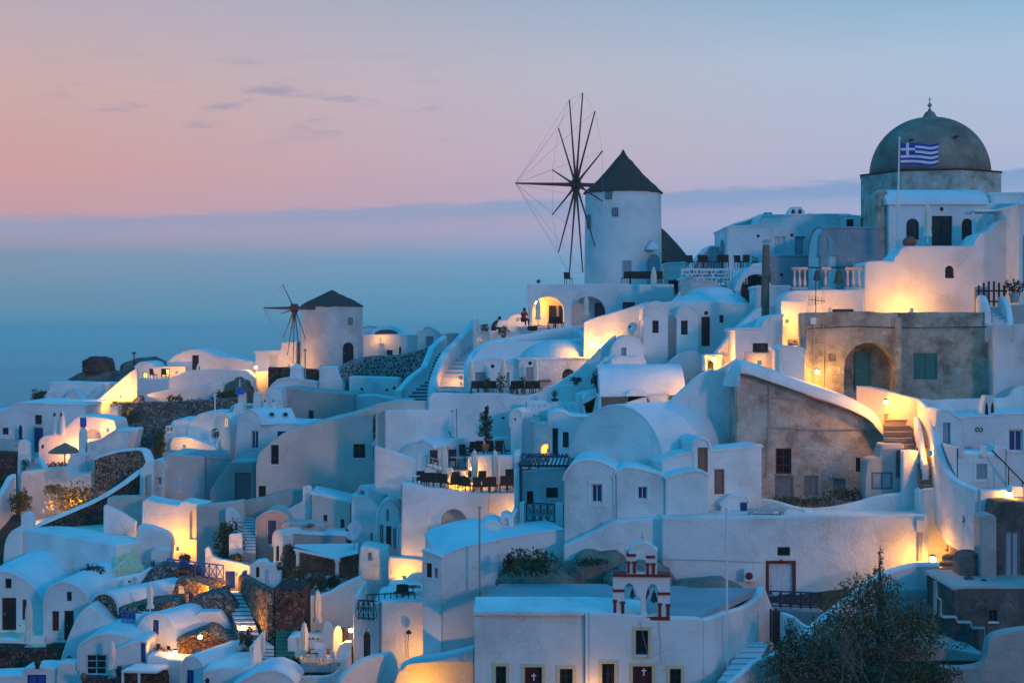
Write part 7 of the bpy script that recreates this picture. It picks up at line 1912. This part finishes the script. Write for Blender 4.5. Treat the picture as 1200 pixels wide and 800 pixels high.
# awning
root = thing('awning', 'big white cloth awning over the planted terrace', 'awning', P(380, 690, 95))
v = [P(337, 637.5, 97.6), P(404, 635, 97.6), P(420, 647.5, 94.2), P(394, 654, 93.2), P(363, 640.5, 96)]
mb = MB(); c_ = [P(337, 637.5, 97.5), P(420, 636, 97.5), P(420, 648, 93.6), P(393, 654, 93.3)]
n = 12; vs = []
for i in range(n + 1):
    for j in range(n + 1):
        p = c_[0].lerp(c_[1], i / n).lerp(c_[3].lerp(c_[2], i / n), j / n); p.z -= .12 * math.sin(math.pi * i / n) * math.sin(math.pi * j / n); vs.append(tuple(p))
m0 = len(vs); vs += [(x, y, z - .04) for x, y, z in vs]
mb.add(vs, [(i * (n + 1) + j, i * (n + 1) + j + 1, (i + 1) * (n + 1) + j + 1, (i + 1) * (n + 1) + j) for i in range(n) for j in range(n)] + [(m0 + i * (n + 1) + j, m0 + (i + 1) * (n + 1) + j, m0 + (i + 1) * (n + 1) + j + 1, m0 + i * (n + 1) + j + 1) for i in range(n) for j in range(n)])
mb.build('cloth', 'white_paint', root, smooth=60)
for x, yt, d in ((349, 645, 95.6), (395, 655, 93.4)):
    p = P(x, yt, d); MB().lathe(p, [(.11, -2.2), (.11, -.2), (.16, -.15), (.16, 0)], 12).build('post', 'white_paint', root)
MB().tube([P(345, 643.5, 95.7), P(398, 655.5, 93.2)], .08, 6).build('beam', 'white_paint', root)
wc_g = 'white chairs under the awning'
wc = chair(362, 688, 95.6, 170, 'pale round-backed chair under the awning, left', wc_g, .95, 'shutter_grey')
place(wc, 381, 688, 94.8, 110, 'pale chair beside the white table under the awning'); place(wc, 372, 688, 96, 200, 'pale chair furthest back under the awning')
table(387, 689, 94.6, 'white table under the awning by its right post', None, .45, 'white_paint')
deck('terrace_floor', 'floor of the planted awning terrace', 'floor', [(290, 92.4), (425, 92.4), (425, 98), (290, 98)], (350, 690, 93.6), kind='structure', m='plaster_grey')
for i, (x, yb, w_, h_, m__, fl_) in enumerate(((332, 680, 22, 26, 'leaf_dark', 'flower'), (352, 682, 16, 20, 'leaf', 'flower_orange'), (376, 692, 16, 20, 'leaf', 'flower_orange'), (391, 690, 16, 16, 'leaf_dark', 'flower'), (412, 680, 12, 18, 'leaf', None), (363, 690, 14, 12, 'leaf_dark', 'flower'), (340, 668, 14, 30, 'leaf_dark', None), (300, 682, 14, 14, 'leaf_dark', 'flower'))):
    bush(['dark red-flowered bush left of the agave on the awning terrace', 'green plant with orange blossoms by the left awning post', 'green plant with orange blossoms in front of the white table', 'dark shrub at the foot of the right awning post', 'leafy plant in a terracotta box at the right end of the terrace', 'low flowering plants on the terrace edge', 'climbing dark plant on the left awning post', 'flower pot by the small white fence'][i], x, yb, (93.6, 93.8, 92.8, 92.8, 92.6, 92.6, 96.5, 93.6)[i], w_, h_, m__, 420, .085, 'flowering_plant', 'plant', flower=fl_, pot=(12, 5) if i in (4, 7) else None, sub=1)
agave('large pale-green agave on the planted terrace', 340, 690, 92.4, 24, 20, nb=26)
root = thing('garden_globe', 'small glowing white garden globe lamp on the terrace edge', 'lamp', P(356, 689, 92.2)); MB().lathe(P(356.5, 688.5, 92.2), [(.1 * math.cos(R(a)) + .001, .1 * math.sin(R(a))) for a in range(-90, 91, 30)], 10).build('globe', 'lit_window', root, smooth=180); MB().tube([P(356.5, 692, 92.2), P(356.5, 689.5, 92.2)], .03, 5).build('stem', 'metal_dark', root)
house('plaster_wall', 'white gateway pieces with small slatted door left of the agave', 'wall', 93.2, 0, 1, [(292, 676), (293, 662), (300, 657), (310, 656), (314, 661), (323, 661), (324, 668), (330, 668)], 690, [('w', 310, 667, 315, 685, 'white', .1), ('w', 300, 664, 304, 676, 'dark', .1)], roof=None, rnd=.1)
# lamp-lit wall + bush + blue gates
house('plaster_wall', 'low white wall lit bright yellow beside the large bush', 'wall', 97.2, 0, .5, [(240, 675), (240, 642), (244, 640), (248, 651), (258, 655), (294, 662), (293, 672)], 690, roof=None, rnd=.2)
lamp('hidden lamp on the bright yellow wall near the blue gate', 276, 672, 95.6, 170, group=None)
lamp('hidden lamp flooding the wall with the arched niche', 208, 642, 104.6, 320, group=None)
bush('huge dark bush with reddish fringe beside the grey-white steps', 258, 655, 99.4, 54, 44, 'leaf_dark', 2800, .1)
bush('reddish overhanging part of the huge bush', 268, 628, 100.4, 30, 16, 'leaf_dry', 700, .1)
bush('low leafy plants along the foot of the steps', 280, 660, 97.6, 30, 12, 'leaf', 700, .09)
house('plaster_wall', 'white stump wall beside the huge bush', 'wall', 98.4, 0, .4, [(268, 640), (268, 626), (272, 625), (284, 624), (284, 645)], 655, roof=None, rnd=.2)
house('plaster_wall', 'lavender-blue low wall above the huge bush', 'wall', 103, 0, 1, [(230, 592), (242, 591), (284, 586), (286, 600)], 640, m='plaster_sand', roof=None, rnd=.1)
r_ = house('white_house', 'tall white wall with a single arched dark niche, lit orange at its foot', 'house', 106, 0, 2.5, [(166, 600), (166.5, 588), (170, 584), (185, 588), (209, 592), (212, 588), (216, 587), (240, 591)], 672, [('na', 222, 597, 232.5, 632, 'dark', .35)], m='plaster', roof=None, rnd=.1)
house('white_house', 'pinkish upper wall left of the arched niche wall', 'wall', 110, 0, 1.5, [(125, 590), (126, 583), (150, 582), (166, 582), (168, 560), (172, 556)], 615, m='plaster_sand', roof=None, rnd=.1)
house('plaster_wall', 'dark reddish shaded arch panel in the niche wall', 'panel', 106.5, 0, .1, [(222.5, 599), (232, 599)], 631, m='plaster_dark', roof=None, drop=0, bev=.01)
railing('blue wooden fence with crossed panels on the stone wall', 196, 672, 98.2, 262, 680, 96, .95, 'blue', 'x', 8, th=.04)
bush('dark red flower box on the small stone shed', 217, 661, 98.6, 15, 11, 'leaf_dark', 220, .09, 'potted_plant', 'plant', flower='flower', pot=(12, 5))
root = thing('blue_gate', 'open blue wooden gate at the top of the lit steps', 'gate', P(270, 690, 94.6))
a, b = P(264, 689, 94.6), P(275, 669, 94.6); MB().box((a.x, 94.6, a.z), (b.x, 94.7, b.z)).build('leaf_board', 'blue', root)
mb = MB(); 
for k in range(5): x = a.x + .06 + (b.x - a.x - .12) * k / 4; mb.box((x - .02, 94.56, a.z + .05), (x + .02, 94.6, b.z - .05))
mb.build('battens', 'blue_dark', root)
root = thing('blue_gate', 'narrow blue gate post panel right of the lit steps', 'gate', P(285, 692, 94))
a, b = P(283.5, 690, 94), P(287, 670, 94); MB().box((a.x, 94, a.z), (b.x, 94.8, b.z)).build('leaf_board', 'blue', root); MB().box((a.x + .03, 93.97, a.z + .2), (b.x - .03, 94, b.z - .15)).build('panel', 'blue_dark', root)

# stairs and stone walls centre-left bottom
stairs('upper flight of grey steps with warm light running down from the blue gate', (281, 745, 86.8), (304, 745, 86.8), (262, 694, 94), (284, 694, 94), 11, 'step_white', 'step_dark')
deck('landing', 'smooth landing between the two stair flights', 'landing', [(292, 85.2), (321, 85.2), (308, 87.2), (281, 87.2)], (300, 755, 85.6), kind='structure', m='roof_white')
stairs('lower flight of steps glowing yellow below the landing', (297, 789, 82.6), (321, 789, 82.6), (294, 757, 85.5), (321, 757, 85.5), 8, 'step_white', 'step_dark')
lamp('bright lamp at the foot of the upper flight', 285, 734, 87.9, 90, r=.07)
lamp('hidden lamp halfway up the flight from the blue gate', 270, 703, 91.6, 150, group=None)
lamp('hidden lamp lighting the lower flight', 306, 759, 84.6, 140, r=.06, group=None)
wall('tall stone wall with a narrow slit right of the lit stairs', [(286, 672, 94.6, 700), (300, 680, 90.8, 730), (312, 686, 88.4, 745), (321, 690, 86.6, 765)], .7, 'stone_wall', 'stone_wall', k=3)
r_ = house('stone_wall', 'dark stone wall face turning right below the planted terrace', 'wall', 86.5, 0, 3, [(321, 689), (355, 691), (356, 700)], 790, m='stone_dark', roof=None, rnd=.05)
p_, q_ = P(308.5, 739, 88.5), P(314, 739, 87.4); zt_ = P(0, 702, 88).z
MB().hexa([(p_.x, p_.y, p_.z), (q_.x, q_.y, p_.z), (q_.x + .1, q_.y + .1, p_.z), (p_.x + .1, p_.y + .1, p_.z), (p_.x, p_.y, zt_), (q_.x, q_.y, zt_), (q_.x + .1, q_.y + .1, zt_), (p_.x + .1, p_.y + .1, zt_)]).build('slit_door', 'door_grey', None, label='narrow grey door in the tall stone wall beside the lit stairs', cat='door')
stairs('teal-painted steep steps beside the dark stone wall', (322, 790, 83.6), (346, 790, 83.6), (324, 725, 87.4), (344, 725, 87.4), 14, 'green_mat')
bush('dark red-flowering shrub above the teal steps', 332, 722, 87, 22, 14, 'leaf_dark', 420, .08, 'flowering_plant', 'plant', flower='flower', sub=1)
bush('large dark-green plant hanging over the curved wall', 345, 716, 88.4, 26, 34, 'leaf', 900, .09)
# curved wall terrace
wall('big curved lavender wall sweeping up behind the folded parasol', [(345, 746, 87, 775), (347, 726, 88, 770), (352, 706, 89, 765), (360, 698, 89.6, 760), (370, 697, 89.8, 755), (387, 692, 90, 750), (400, 684, 90.2, 745), (424, 673, 90.4, 735)], .5, k=5)
parasol('tall folded parasol against the curved lavender wall', 372, 690, 741, 87.8)
parasol('tall folded parasol at the little balustraded terrace', 356.5, 728, 780, 84.6)
parasol('large folded parasol on the balcony right of the dish', 434, 648, 700, 93.8)
dish('huge pale satellite dish facing the sea at the awning corner', 414.5, 621.5, 95.2, 12, -35, 1.2)
r_ = house('plaster_wall', 'white low wall with dark round ornaments on the parasol terrace', 'wall', 86.6, 0, .5, [(359, 742), (378, 742), (380, 741)], 775, [('r', 361, 746, 363.5, 749.5), ('r', 365, 745.5, 368, 750), ('r', 371, 747, 374, 750)], roof=None, rnd=.05)
house('plaster_wall', 'upright white rounded slab, left of the pair on the terrace', 'wall', 86.2, 0, .4, ar(378, 389.5, 742, 729, 10), 762, roof=None, rnd=.02)
house('plaster_wall', 'upright white rounded slab, right of the pair on the terrace', 'wall', 85.4, 0, .4, ar(389.5, 400, 745, 733, 10), 764, roof=None, rnd=.02)
house('plaster_wall', 'white corner block at the left of the parasol terrace', 'wall', 85, 0, 2.4, [(337, 748), (340, 745), (352, 745), (353, 750)], 795, roof=None, rnd=.1)
house('plaster_wall', 'warm-lit white stair pier below the wall lamp', 'wall', 84.2, 0, .5, [(394, 764), (398, 756), (404, 752), (411, 752)], 790, roof=None, rnd=.1)
deck('terrace_floor', 'floor of the small balustraded parasol terrace', 'floor', [(340, 83.0), (412, 83.0), (410, 87), (346, 87)], (370, 777, 84), kind='structure', m='roof_grey')
pt_g = 'furniture on the small parasol terrace'
pc = chair(368, 779, 83.8, 200, 'white chair by the table on the small parasol terrace, left', 'chairs on the small parasol terrace', .9, 'white_paint')
for i, (x, y, rt_) in enumerate(((380, 778, 160), (386, 782, 80), (396, 781, 120), (374, 774, 10))):
    place(pc, x, y, 83.6 + .3 * (i == 3), rt_, ['white chair right of the table on the small parasol terrace', 'dark-shaded chair in front on the small parasol terrace', 'chair at the right end of the small parasol terrace', 'chair behind the table on the small parasol terrace'][i])
table(374, 778, 84, 'dark table on the small parasol terrace', None, .6, 'wood_dark', square=True)
wall('white curving terrace parapet dipping in the middle', [(336, 792, 82, 830), (360, 791, 82, 830), (385, 790, 82, 830), (397, 782, 82, 830), (403, 770, 82, 830), (408, 762, 82.4, 830)], .3)
bush('brownish shrub lit by the wall lamp', 398, 754, 86.8, 18, 22, 'leaf_dry', 350, .08)
lamp('bright wall lamp between the shrub and the balcony house', 411, 738, 85.2, 120)
bush('potted shrub at the left of the small parasol terrace', 348, 781, 83.8, 10, 12, 'leaf_dark', 200, .08)
# balcony house
r_ = house('white_house', 'white balcony house with pointed door frame and dark railing', 'house', 84.6, 0, 5, [(414, 704), (415, 698), (419, 697), (420, 700), (421, 724), (437, 724), (438, 706), (446, 704)], 790, [('d', 426, 740, 434, 771, 'dark')], roof=None, rnd=.05)
railing('dark wrought-iron balcony railing with scrolls', 420, 726, 84.3, 438, 727, 84.3, 1.1, 'metal_dark', 'o', 3)
house('white_house', 'warm lavender wall of the balcony house, right part', 'house', 84, 0, 8, [(446, 704), (513, 702)], 830, roof=None, rnd=.05)
railing('long thin dark railing on the balcony house roof', 430, 706, 84.8, 486, 703, 84.8, .45, 'metal_dark', 'n', 8)
bc2 = chair(468, 703, 85.6, 200, 'dark wicker chair on the balcony roof, left', 'chairs on the balcony house roof', .95); place(bc2, 476, 703, 86, 160, 'dark wicker chair on the balcony roof, right')
table(484, 702, 86.2, 'low dark table at the lattice screen', None, .45)
mb = MB(); mb.tube([P(424.5, 745, 84.5), P(430, 733, 84.5), P(435.5, 745, 84.5)], .05, 5); mb.build('pointed_hood', 'plaster', r_)
house('white_house', 'white wall with warm corner niche below the vaulted windows', 'house', 93, 0, 2.5, [(420, 664), (422, 641), (430, 640), (445, 643), (453, 644), (456, 650)], 720, [('n', 431, 647, 436, 657, 'dark', .4)], roof=None, rnd=.05)
house('plaster_wall', 'warm orange-lit wall under the arched windows right of the tall parasol', 'wall', 92.4, 0, .6, [(455, 656), (456, 652), (480, 654), (496, 656)], 710, [('w', 456.5, 657, 459, 672, 'soft', .1)], roof=None, rnd=.05)
lamp('hidden lamp at the foot of the orange-lit wall', 474, 676, 91.4, 150, group=None)
wall('white swooping wall before the orange-lit corner', [(455, 700, 90, 740), (462, 694, 90, 735), (472, 684, 90.2, 730), (482, 672, 90.4, 725), (496, 670, 90.6, 720)], .35)
parasol('small folded parasol top peeking above the lavender side wall', 503, 615, 655, 92.4)
# bottom coping + yellow wall
wall('large curved white coping sweeping up at bottom centre', [(396, 798, 79.5, 840), (401, 790, 79.6, 840), (412, 779, 79.8, 840), (430, 769, 80, 840), (450, 764, 80.2, 840), (459, 765, 80.2, 840), (462, 790, 80, 840)], .5, k=5)
house('plaster_wall', 'warm yellow-lit wall at the bottom centre with a curved ledge', 'wall', 78.6, 0, 1, [(462, 800), (466, 788), (474, 778), (484, 774), (520, 774), (556, 772)], 840, roof=None, rnd=.3, m='plaster')
wall('curved white ledge above the yellow-lit wall', [(470, 778, 78, 786), (478, 772, 78, 779), (490, 768, 77.8, 775), (520, 764, 77.6, 773), (556, 756, 77.4, 773)], .8, drop=0)
lamp('hidden lamp below the curved ledge', 490, 808, 77.0, 170, group=None)
lamp('hidden lamp behind the curved ledge, warming the wall above', 487, 771, 82.6, 90, group=None)
p = P(479, 740, 83.6); root = thing('wall_fitting', 'small round dark fitting with a cable on the warm wall', 'fitting', p); MB().lathe(p, [(.14, -.1), (.16, 0), (.02, .12)], 10).build('cap', 'metal_dark', root, smooth=60); MB().tube([p, P(478, 755, 83.7), P(478.5, 770, 83.7)], .02, 5).build('cable', 'metal_dark', root)

# ================================================================== LEFT: TERRACE, VAULTED HOTEL ROOMS
house('retaining_wall', 'broad smooth blue-lit terrace wall on the left', 'wall', 101.0, -36, 3, [(14, 640), (16, 628), (20, 620), (60, 625), (119, 635), (137, 637.5)], 690, roof=None, rnd=.3, xr=137)
house('plaster_wall', 'white left return of the cream terrace wall', 'wall', 106.5, 0, 2, [(3, 665), (5, 636), (10, 625), (17, 619), (26, 620)], 690, roof=None, rnd=.5)
deck('terrace_floor', 'pale cream terrace floor with potted agaves on the left', 'floor', [(17, 108.6), (136, 101.6), (154, 103.2), (140, 112), (110, 116), (60, 116), (30, 112)], (80, 631, 103.6), kind='structure', m='plaster_cream')
wall('low curved white wall at the back of the cream terrace', [(26, 619, 110, 632), (50, 611, 112, 628), (80, 605.5, 114, 624), (106, 604.5, 114, 624), (122, 608, 113, 626)], .4)
agave('left potted agave at the back of the cream terrace', 107, 619, 111.8, 12, 25, pot=(9, 7, 'wood_dark'), nb=14)
agave('middle potted agave at the back of the cream terrace', 119, 620.5, 111.4, 9, 20, pot=(8, 6, 'wood_dark'), nb=12)
bush('round dark potted bush at the back of the cream terrace', 130.5, 622, 110.8, 11, 12, 'leaf_dark', 260, .09, 'potted_shrub', 'plant', pot=(7, 4, 'wood_dark'))
bush('low dark reddish shrub on the cream terrace edge', 125, 636, 104, 12, 5, 'leaf_dark', 160, .08)
house('plaster_wall', 'white angular wall sloping down right of the agaves', 'wall', 105.6, 0, .5, [(121, 625), (121, 593), (123, 591), (140, 599), (159, 611), (157, 640)], 640, roof=None, rnd=.1)
r_ = house('plaster_wall', 'white rounded wall block right of the cream steps', 'wall', 102.6, 0, 1.2, [(158, 655), (160, 622), (162, 614.5), (175, 617), (190, 622), (198, 627), (201, 636), (199, 652)], 664, roof=None, rnd=.3)
house('plaster_wall', 'two small white stub pillars beside the blue fence', 'wall', 100.6, 0, .8, [(176, 664), (177, 646), (182, 642), (184, 642), (192, 643), (199, 645), (199, 662)], 670, roof=None, rnd=.15)
stairs('wide pale cream steps on the left terrace', (132, 673, 98.8), (172, 670, 98.8), (137, 637, 103.2), (152, 637, 103.2), 7, 'step_cream')
agave('small spiky plant on the white ledge near the cream steps', 179, 666, 98.4, 10, 12, nb=14)
root = thing('handrail', 'white metal handrail beside the cream steps', 'handrail', P(140, 670, 98.5))
MB().tube([P(124, 674, 98.4), P(154, 650, 99.6)], .04, 6).build('rail', 'white_paint', root)
for (x, y) in ((154, 650), (139, 662)): MB().tube([P(x, y, 98.6 + (x > 150)), P(x, y + 17, 98.6 + (x > 150))], .035, 6).build('post', 'white_paint', root)
bush('dark red bougainvillea on the white roof left of the handrail', 108, 678, 97.6, 30, 16, 'leaf_dark', 750, .08, flower='flower')
wall('white low roof-edge wall below the cream steps', [(92, 682, 97.2, 700), (115, 679, 97.4, 698), (140, 675, 97.6, 692), (165, 670, 97.8, 690), (176, 664, 98, 688), (182, 664, 98, 688)], .5, smooth=False)
# vaults
r_ = house('vaulted_house', 'far-left white vaulted house with dark red door and window', 'house', 96, 0, 12, [(-40, 690), (-25, 676), (-8, 670), (6, 670), (17, 673), (30, 680), (41, 690), (49, 703), (52, 722)], 744, [('w', 6, 677.5, 13.5, 689, 'dark'), ('d', 2, 700, 19, 738, 'red'), ('w', 26, 702, 31, 726, 'red'), ('r', 22, 731, 24.5, 734)], rnd=.2, roof='roof_white')
r_ = house('vaulted_house', 'white vaulted house with red window and door, second from left', 'house', 93, -4, 13, [(52, 745), (52, 705), (55, 693), (61, 686), (70, 682.5), (80, 683), (90, 687), (99, 694), (104, 706)], 758, [('w', 78, 693, 84, 704, 'dark'), ('w', 61, 715.5, 69, 739, 'red'), ('d', 75, 715, 86.5, 750, 'red'), ('r', 69, 747, 71.5, 750)], rnd=.2, roof='roof_white')
parasol('folded parasol between the two red-doored vaulted houses', 34, 702, 758, 91.8)
house('plaster_wall', 'smooth white wall flowing down between the vaulted house and the stone vault', 'wall', 90.4, 0, 2, [(70, 775), (74, 762), (80, 745), (87, 728), (95, 716), (104, 708), (112, 714), (130, 728), (165, 738)], 800, roof=None, rnd=.4, )
deck('terrace_floor', 'terrace floor with low white seats at the far left', 'floor', [(-20, 91.6), (54, 91.6), (54, 96), (-20, 96)], (20, 756, 92), kind='structure', m='step_cream')
house('plaster_wall', 'low white bench-like wall on the far-left terrace', 'wall', 92.6, 0, .6, [(-30, 750), (8, 748), (20, 750), (24, 745), (52, 746)], 760, roof=None, rnd=.1)
house('stone_wall', 'dark red-brown stone retaining wall at the bottom left', 'wall', 91, 0, 1.5, [(-30, 759), (52, 760), (54, 758), (71, 758.5)], 800, m='stone_dark', roof=None, rnd=.02)
r_ = house('stone_vault', 'stone-faced vault with blue window and smooth white barrel roof', 'house', 92, -30, 6.5, [(104, 735), (105, 712)] + ar(106, 138, 712, 695, 12)[1:-1] + [(139, 720)], 735, [('w', 117, 705.5, 125.5, 728, 'blue')], m='stone_wall', roof='roof_white', rnd=.05, rt=.14)
house('stone_wall', 'lamplit stone wall under the white barrel roof', 'wall', 90.8, 0, 3, [(139, 712), (170, 708), (209, 704)], 735, m='stone_wall', roof=None, rnd=.05)
lamp('hidden lamp lighting the stone wall under the barrel roof', 190, 718, 89.9, 200, group=None)
railing('blue crossed balcony railing by the stone vault', 143, 735, 89.6, 167, 737, 89.6, .95, 'blue', 'x', 4, th=.04)
parasol('folded parasol in front of the white barrel roof', 176, 682, 722, 89.4)
house('plaster_wall', 'low white ledge below the folded parasol and barrel roof', 'wall', 89.4, 0, .8, [(158, 719), (184, 718), (190, 722)], 730, roof=None, rnd=.05)
dish('small satellite dish above the white barrel roof', 156.5, 681.5, 95, 6, -40)
# stone ruins right
house('stone_wall', 'grey stone wall block below the white stub pillars', 'wall', 97.4, 0, 2, [(160, 690), (177, 666), (184, 662), (210, 664)], 705, m='stone_grey', roof=None, rnd=.1)
r_ = house('stone_wall', 'small stone shed with a framed pale box under the flower pot', 'shed', 97, 0, 2, [(206, 666), (228, 668)], 700, [('n', 209, 671, 221, 681, 'dark', .5)], m='stone_dark', roof=None, rnd=.05)
r_ = house('stone_arch', 'rough stone gateway arch lit orange from inside', 'arch', 94, 8, 1.2, [(197, 720), (201, 700), (205, 684), (211, 678), (219, 677), (226, 680), (240, 684), (250, 690), (252, 712)], 728, [('ta', 208, 686, 216, 716), ('w', 217.5, 693, 226, 707, 'blue', .1)], m='stone_wall', roof=None, rnd=.1)
lamp('hidden lamp inside the rough stone arch', 212, 700, 94.8, 90, group=None)
lamp('hidden lamp on the stone wall below the blue fence', 247, 690, 93.8, 240, group=None)
house('stone_wall', 'stone retaining wall under the blue fence', 'wall', 95.8, 0, 1.2, [(226, 676), (262, 684), (266, 690)], 720, m='stone_wall', roof=None, rnd=.1)
house('stone_wall', 'dark half-round stone gable before the arch', 'wall', 91, -20, 3, [(212, 720), (222, 706), (234, 697), (240, 695)], 735, m='stone_grey', roof='stone_grey', rnd=.1)
house('stone_wall', 'big dark stone flank wall descending along the lit steps', 'wall', 90.4, -12, 1.5, [(236, 706), (237, 695), (255, 695), (262, 700), (270, 712), (278, 730), (282, 745)], 760, m='stone_grey', roof=None, rnd=.2)
r_ = house('vaulted_house', 'white vaulted house with blue windows beside the two lamps', 'house', 88, -24, 8, [(161, 760), (162, 737)] + [(165, 730), (170, 724), (177, 720), (184, 719), (192, 721), (199, 727), (204, 735), (207, 745)], 775, [('w', 178, 725.5, 186, 743, 'blue'), ('w', 177, 753, 188, 763, 'blue'), ('w', 194, 756, 199.5, 768, 'dark')], rnd=.15, roof='roof_white')
lamp('star-bright wall lamp low on the blue-windowed vault', 205, 764, 86.4, 110)
lamp('star-bright lamp on the dark stone hut', 234.5, 746, 86.2, 22)
bush('reddish planter under the blue windows', 187, 768, 86.6, 18, 9, 'leaf', 320, .08, 'potted_plant', 'plant', flower='flower')
r_ = house('stone_hut', 'dark rounded stone hut with small blue window under the lamp', 'house', 87, 0, 3, [(208, 772), (210, 748), (232, 744), (238, 740), (246, 742), (252, 748), (268, 750), (280, 752), (284, 768)], 778, [('w', 227, 759, 234, 768, 'blue', .1), ('w', 254, 760, 261, 768, 'steel', .1)], m='stone_dark', roof='stone_grey', rnd=.3)
house('white_house', 'blue-white roof with a raised rib behind the stone hut', 'house', 89.6, 0, 5, [(225, 745), (228, 724), (236, 718), (256, 718), (262, 726), (274, 744)], 760, roof='roof_white', rnd=.1)
bush('dark potted plants on the stone ledge beside the landing', 287, 752, 86, 16, 18, 'leaf_dark', 420, .08)
bush('small red potted plant at the stair landing corner', 291, 762, 84.6, 10, 14, 'leaf_dark', 200, .08, 'potted_plant', 'plant', pot=(8, 6), flower='flower')
r_ = house('vaulted_house', 'blue-white vault with wide glazed opening at the bottom left', 'house', 86.6, 0, 5, [(92, 785), (92, 760), (96, 754), (106, 748), (121, 742.5), (140, 744), (165, 750), (172, 752)], 795, [('w', 100, 766, 125, 791, 'glass')], rnd=.15, roof='roof_white')
house('white_house', 'lavender flank wall with blue door right of the glazed opening', 'house', 85.8, 0, 3, [(127, 775), (136, 762), (150, 755), (163, 751), (172, 752)], 800, [('d', 165, 751.5, 170.5, 776, 'blue')], rnd=.2)
parasol('folded parasol in front of the lavender flank wall', 131, 750, 794, 84.4)
house('plaster_wall', 'small stone ledge with terracotta jar under the parasol', 'wall', 84, 0, .8, [(96, 793), (142, 795)], 815, m='stone_dark', roof=None, rnd=.02)
for i, (x, yb, w_, h_, d) in enumerate(((98, 797, 8, 9, 83.6), (81, 776, 8, 8, 88.4), (140, 792, 9, 12, 83.8), (243, 800, 6, 6, 80.5))):
    root = thing('clay_jar', ['round terracotta jar at the bottom left ledge', 'terracotta jar in the notch of the smooth white wall', 'dark round jar by the awning post', 'small dark jar on the white box roof'][i], 'jar', P(x, yb, d)); s_ = w_ * d / F / 2; H = h_ * d / F
    MB().lathe(P(x, yb, d), [(s_ * .5, 0), (s_, H * .45), (s_ * .9, H * .7), (s_ * .5, H * .88), (s_ * .6, H)], 14).build('jar_body', 'terracotta' if i < 2 else 'wicker', root, smooth=60)
house('white_house', 'stepped white wall with a bright blue panel at the bottom left', 'house', 87.4, 0, 2, [(-20, 792), (26, 790), (28, 782), (70, 782), (71, 800)], 815, [('w', 32, 790, 54, 820, 'blue', .1)], roof=None, rnd=.05)
bush('potted green plant on the stepped white wall', 44, 783, 87.2, 9, 13, 'leaf', 200, .08, 'potted_plant', 'plant', pot=(6, 6, 'wood_dark'), flower='flower_orange')
house('plaster_wall', 'low white wall pieces before the smooth flowing wall', 'wall', 86.9, 0, 1, [(66, 795), (68, 776), (74, 775), (90, 776), (92, 790), (104, 796)], 815, roof=None, rnd=.1)
# canopy bottom
root = thing('awning', 'small flat white canopy on white posts at the bottom left', 'awning', P(168, 800, 83))
v = [P(142, 785, 82.4), P(184, 786, 82.4), P(198, 778, 84.8), P(160, 777, 84.8)]
MB().add([tuple(p) for p in v] + [(p.x, p.y, p.z - .12) for p in v], [(0, 1, 2, 3), (7, 6, 5, 4), (0, 4, 5, 1), (1, 5, 6, 2), (2, 6, 7, 3), (3, 7, 4, 0)]).build('canopy_top', 'roof_white', root)
for x in (144, 163): p = P(x, 786, 82.5); MB().box((p.x - .06, p.y - .06, p.z - 2), (p.x + .06, p.y + .06, p.z)).build('post', 'white_paint', root)
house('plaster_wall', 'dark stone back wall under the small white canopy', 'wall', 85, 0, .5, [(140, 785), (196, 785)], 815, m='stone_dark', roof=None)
house('white_house', 'white wall with dark blue doorway behind the small canopy', 'house', 85.2, 0, 2, [(172, 768), (180, 767), (196, 772), (212, 774), (222, 774)], 815, [('d', 187, 789, 198, 820, 'blue')], roof=None, rnd=.1)
r_ = house('vaulted_house', 'white vaulted house with a tall blue window at the bottom edge', 'house', 83, -22, 6, [(212, 800), (214, 777), (218, 771), (224, 769), (231, 771), (237, 778), (238, 790)], 815, [('w', 218, 784, 227, 812, 'blue')], rnd=.15, roof='roof_white')
house('white_house', 'white box house with upturned corner beside the lower glowing steps', 'house', 81.4, 0, 4, [(237, 786), (240, 784), (292, 780), (292, 758), (297, 755), (298, 785)], 830, roof=None, rnd=.08)
r_ = house('vaulted_house', 'low blue-white dome roof peeking at the bottom edge', 'house', 79.6, 0, 3, [(270, 806), (285, 797), (303, 788), (320, 785), (337, 792), (345, 800)], 830, rnd=.3, roof='roof_white')
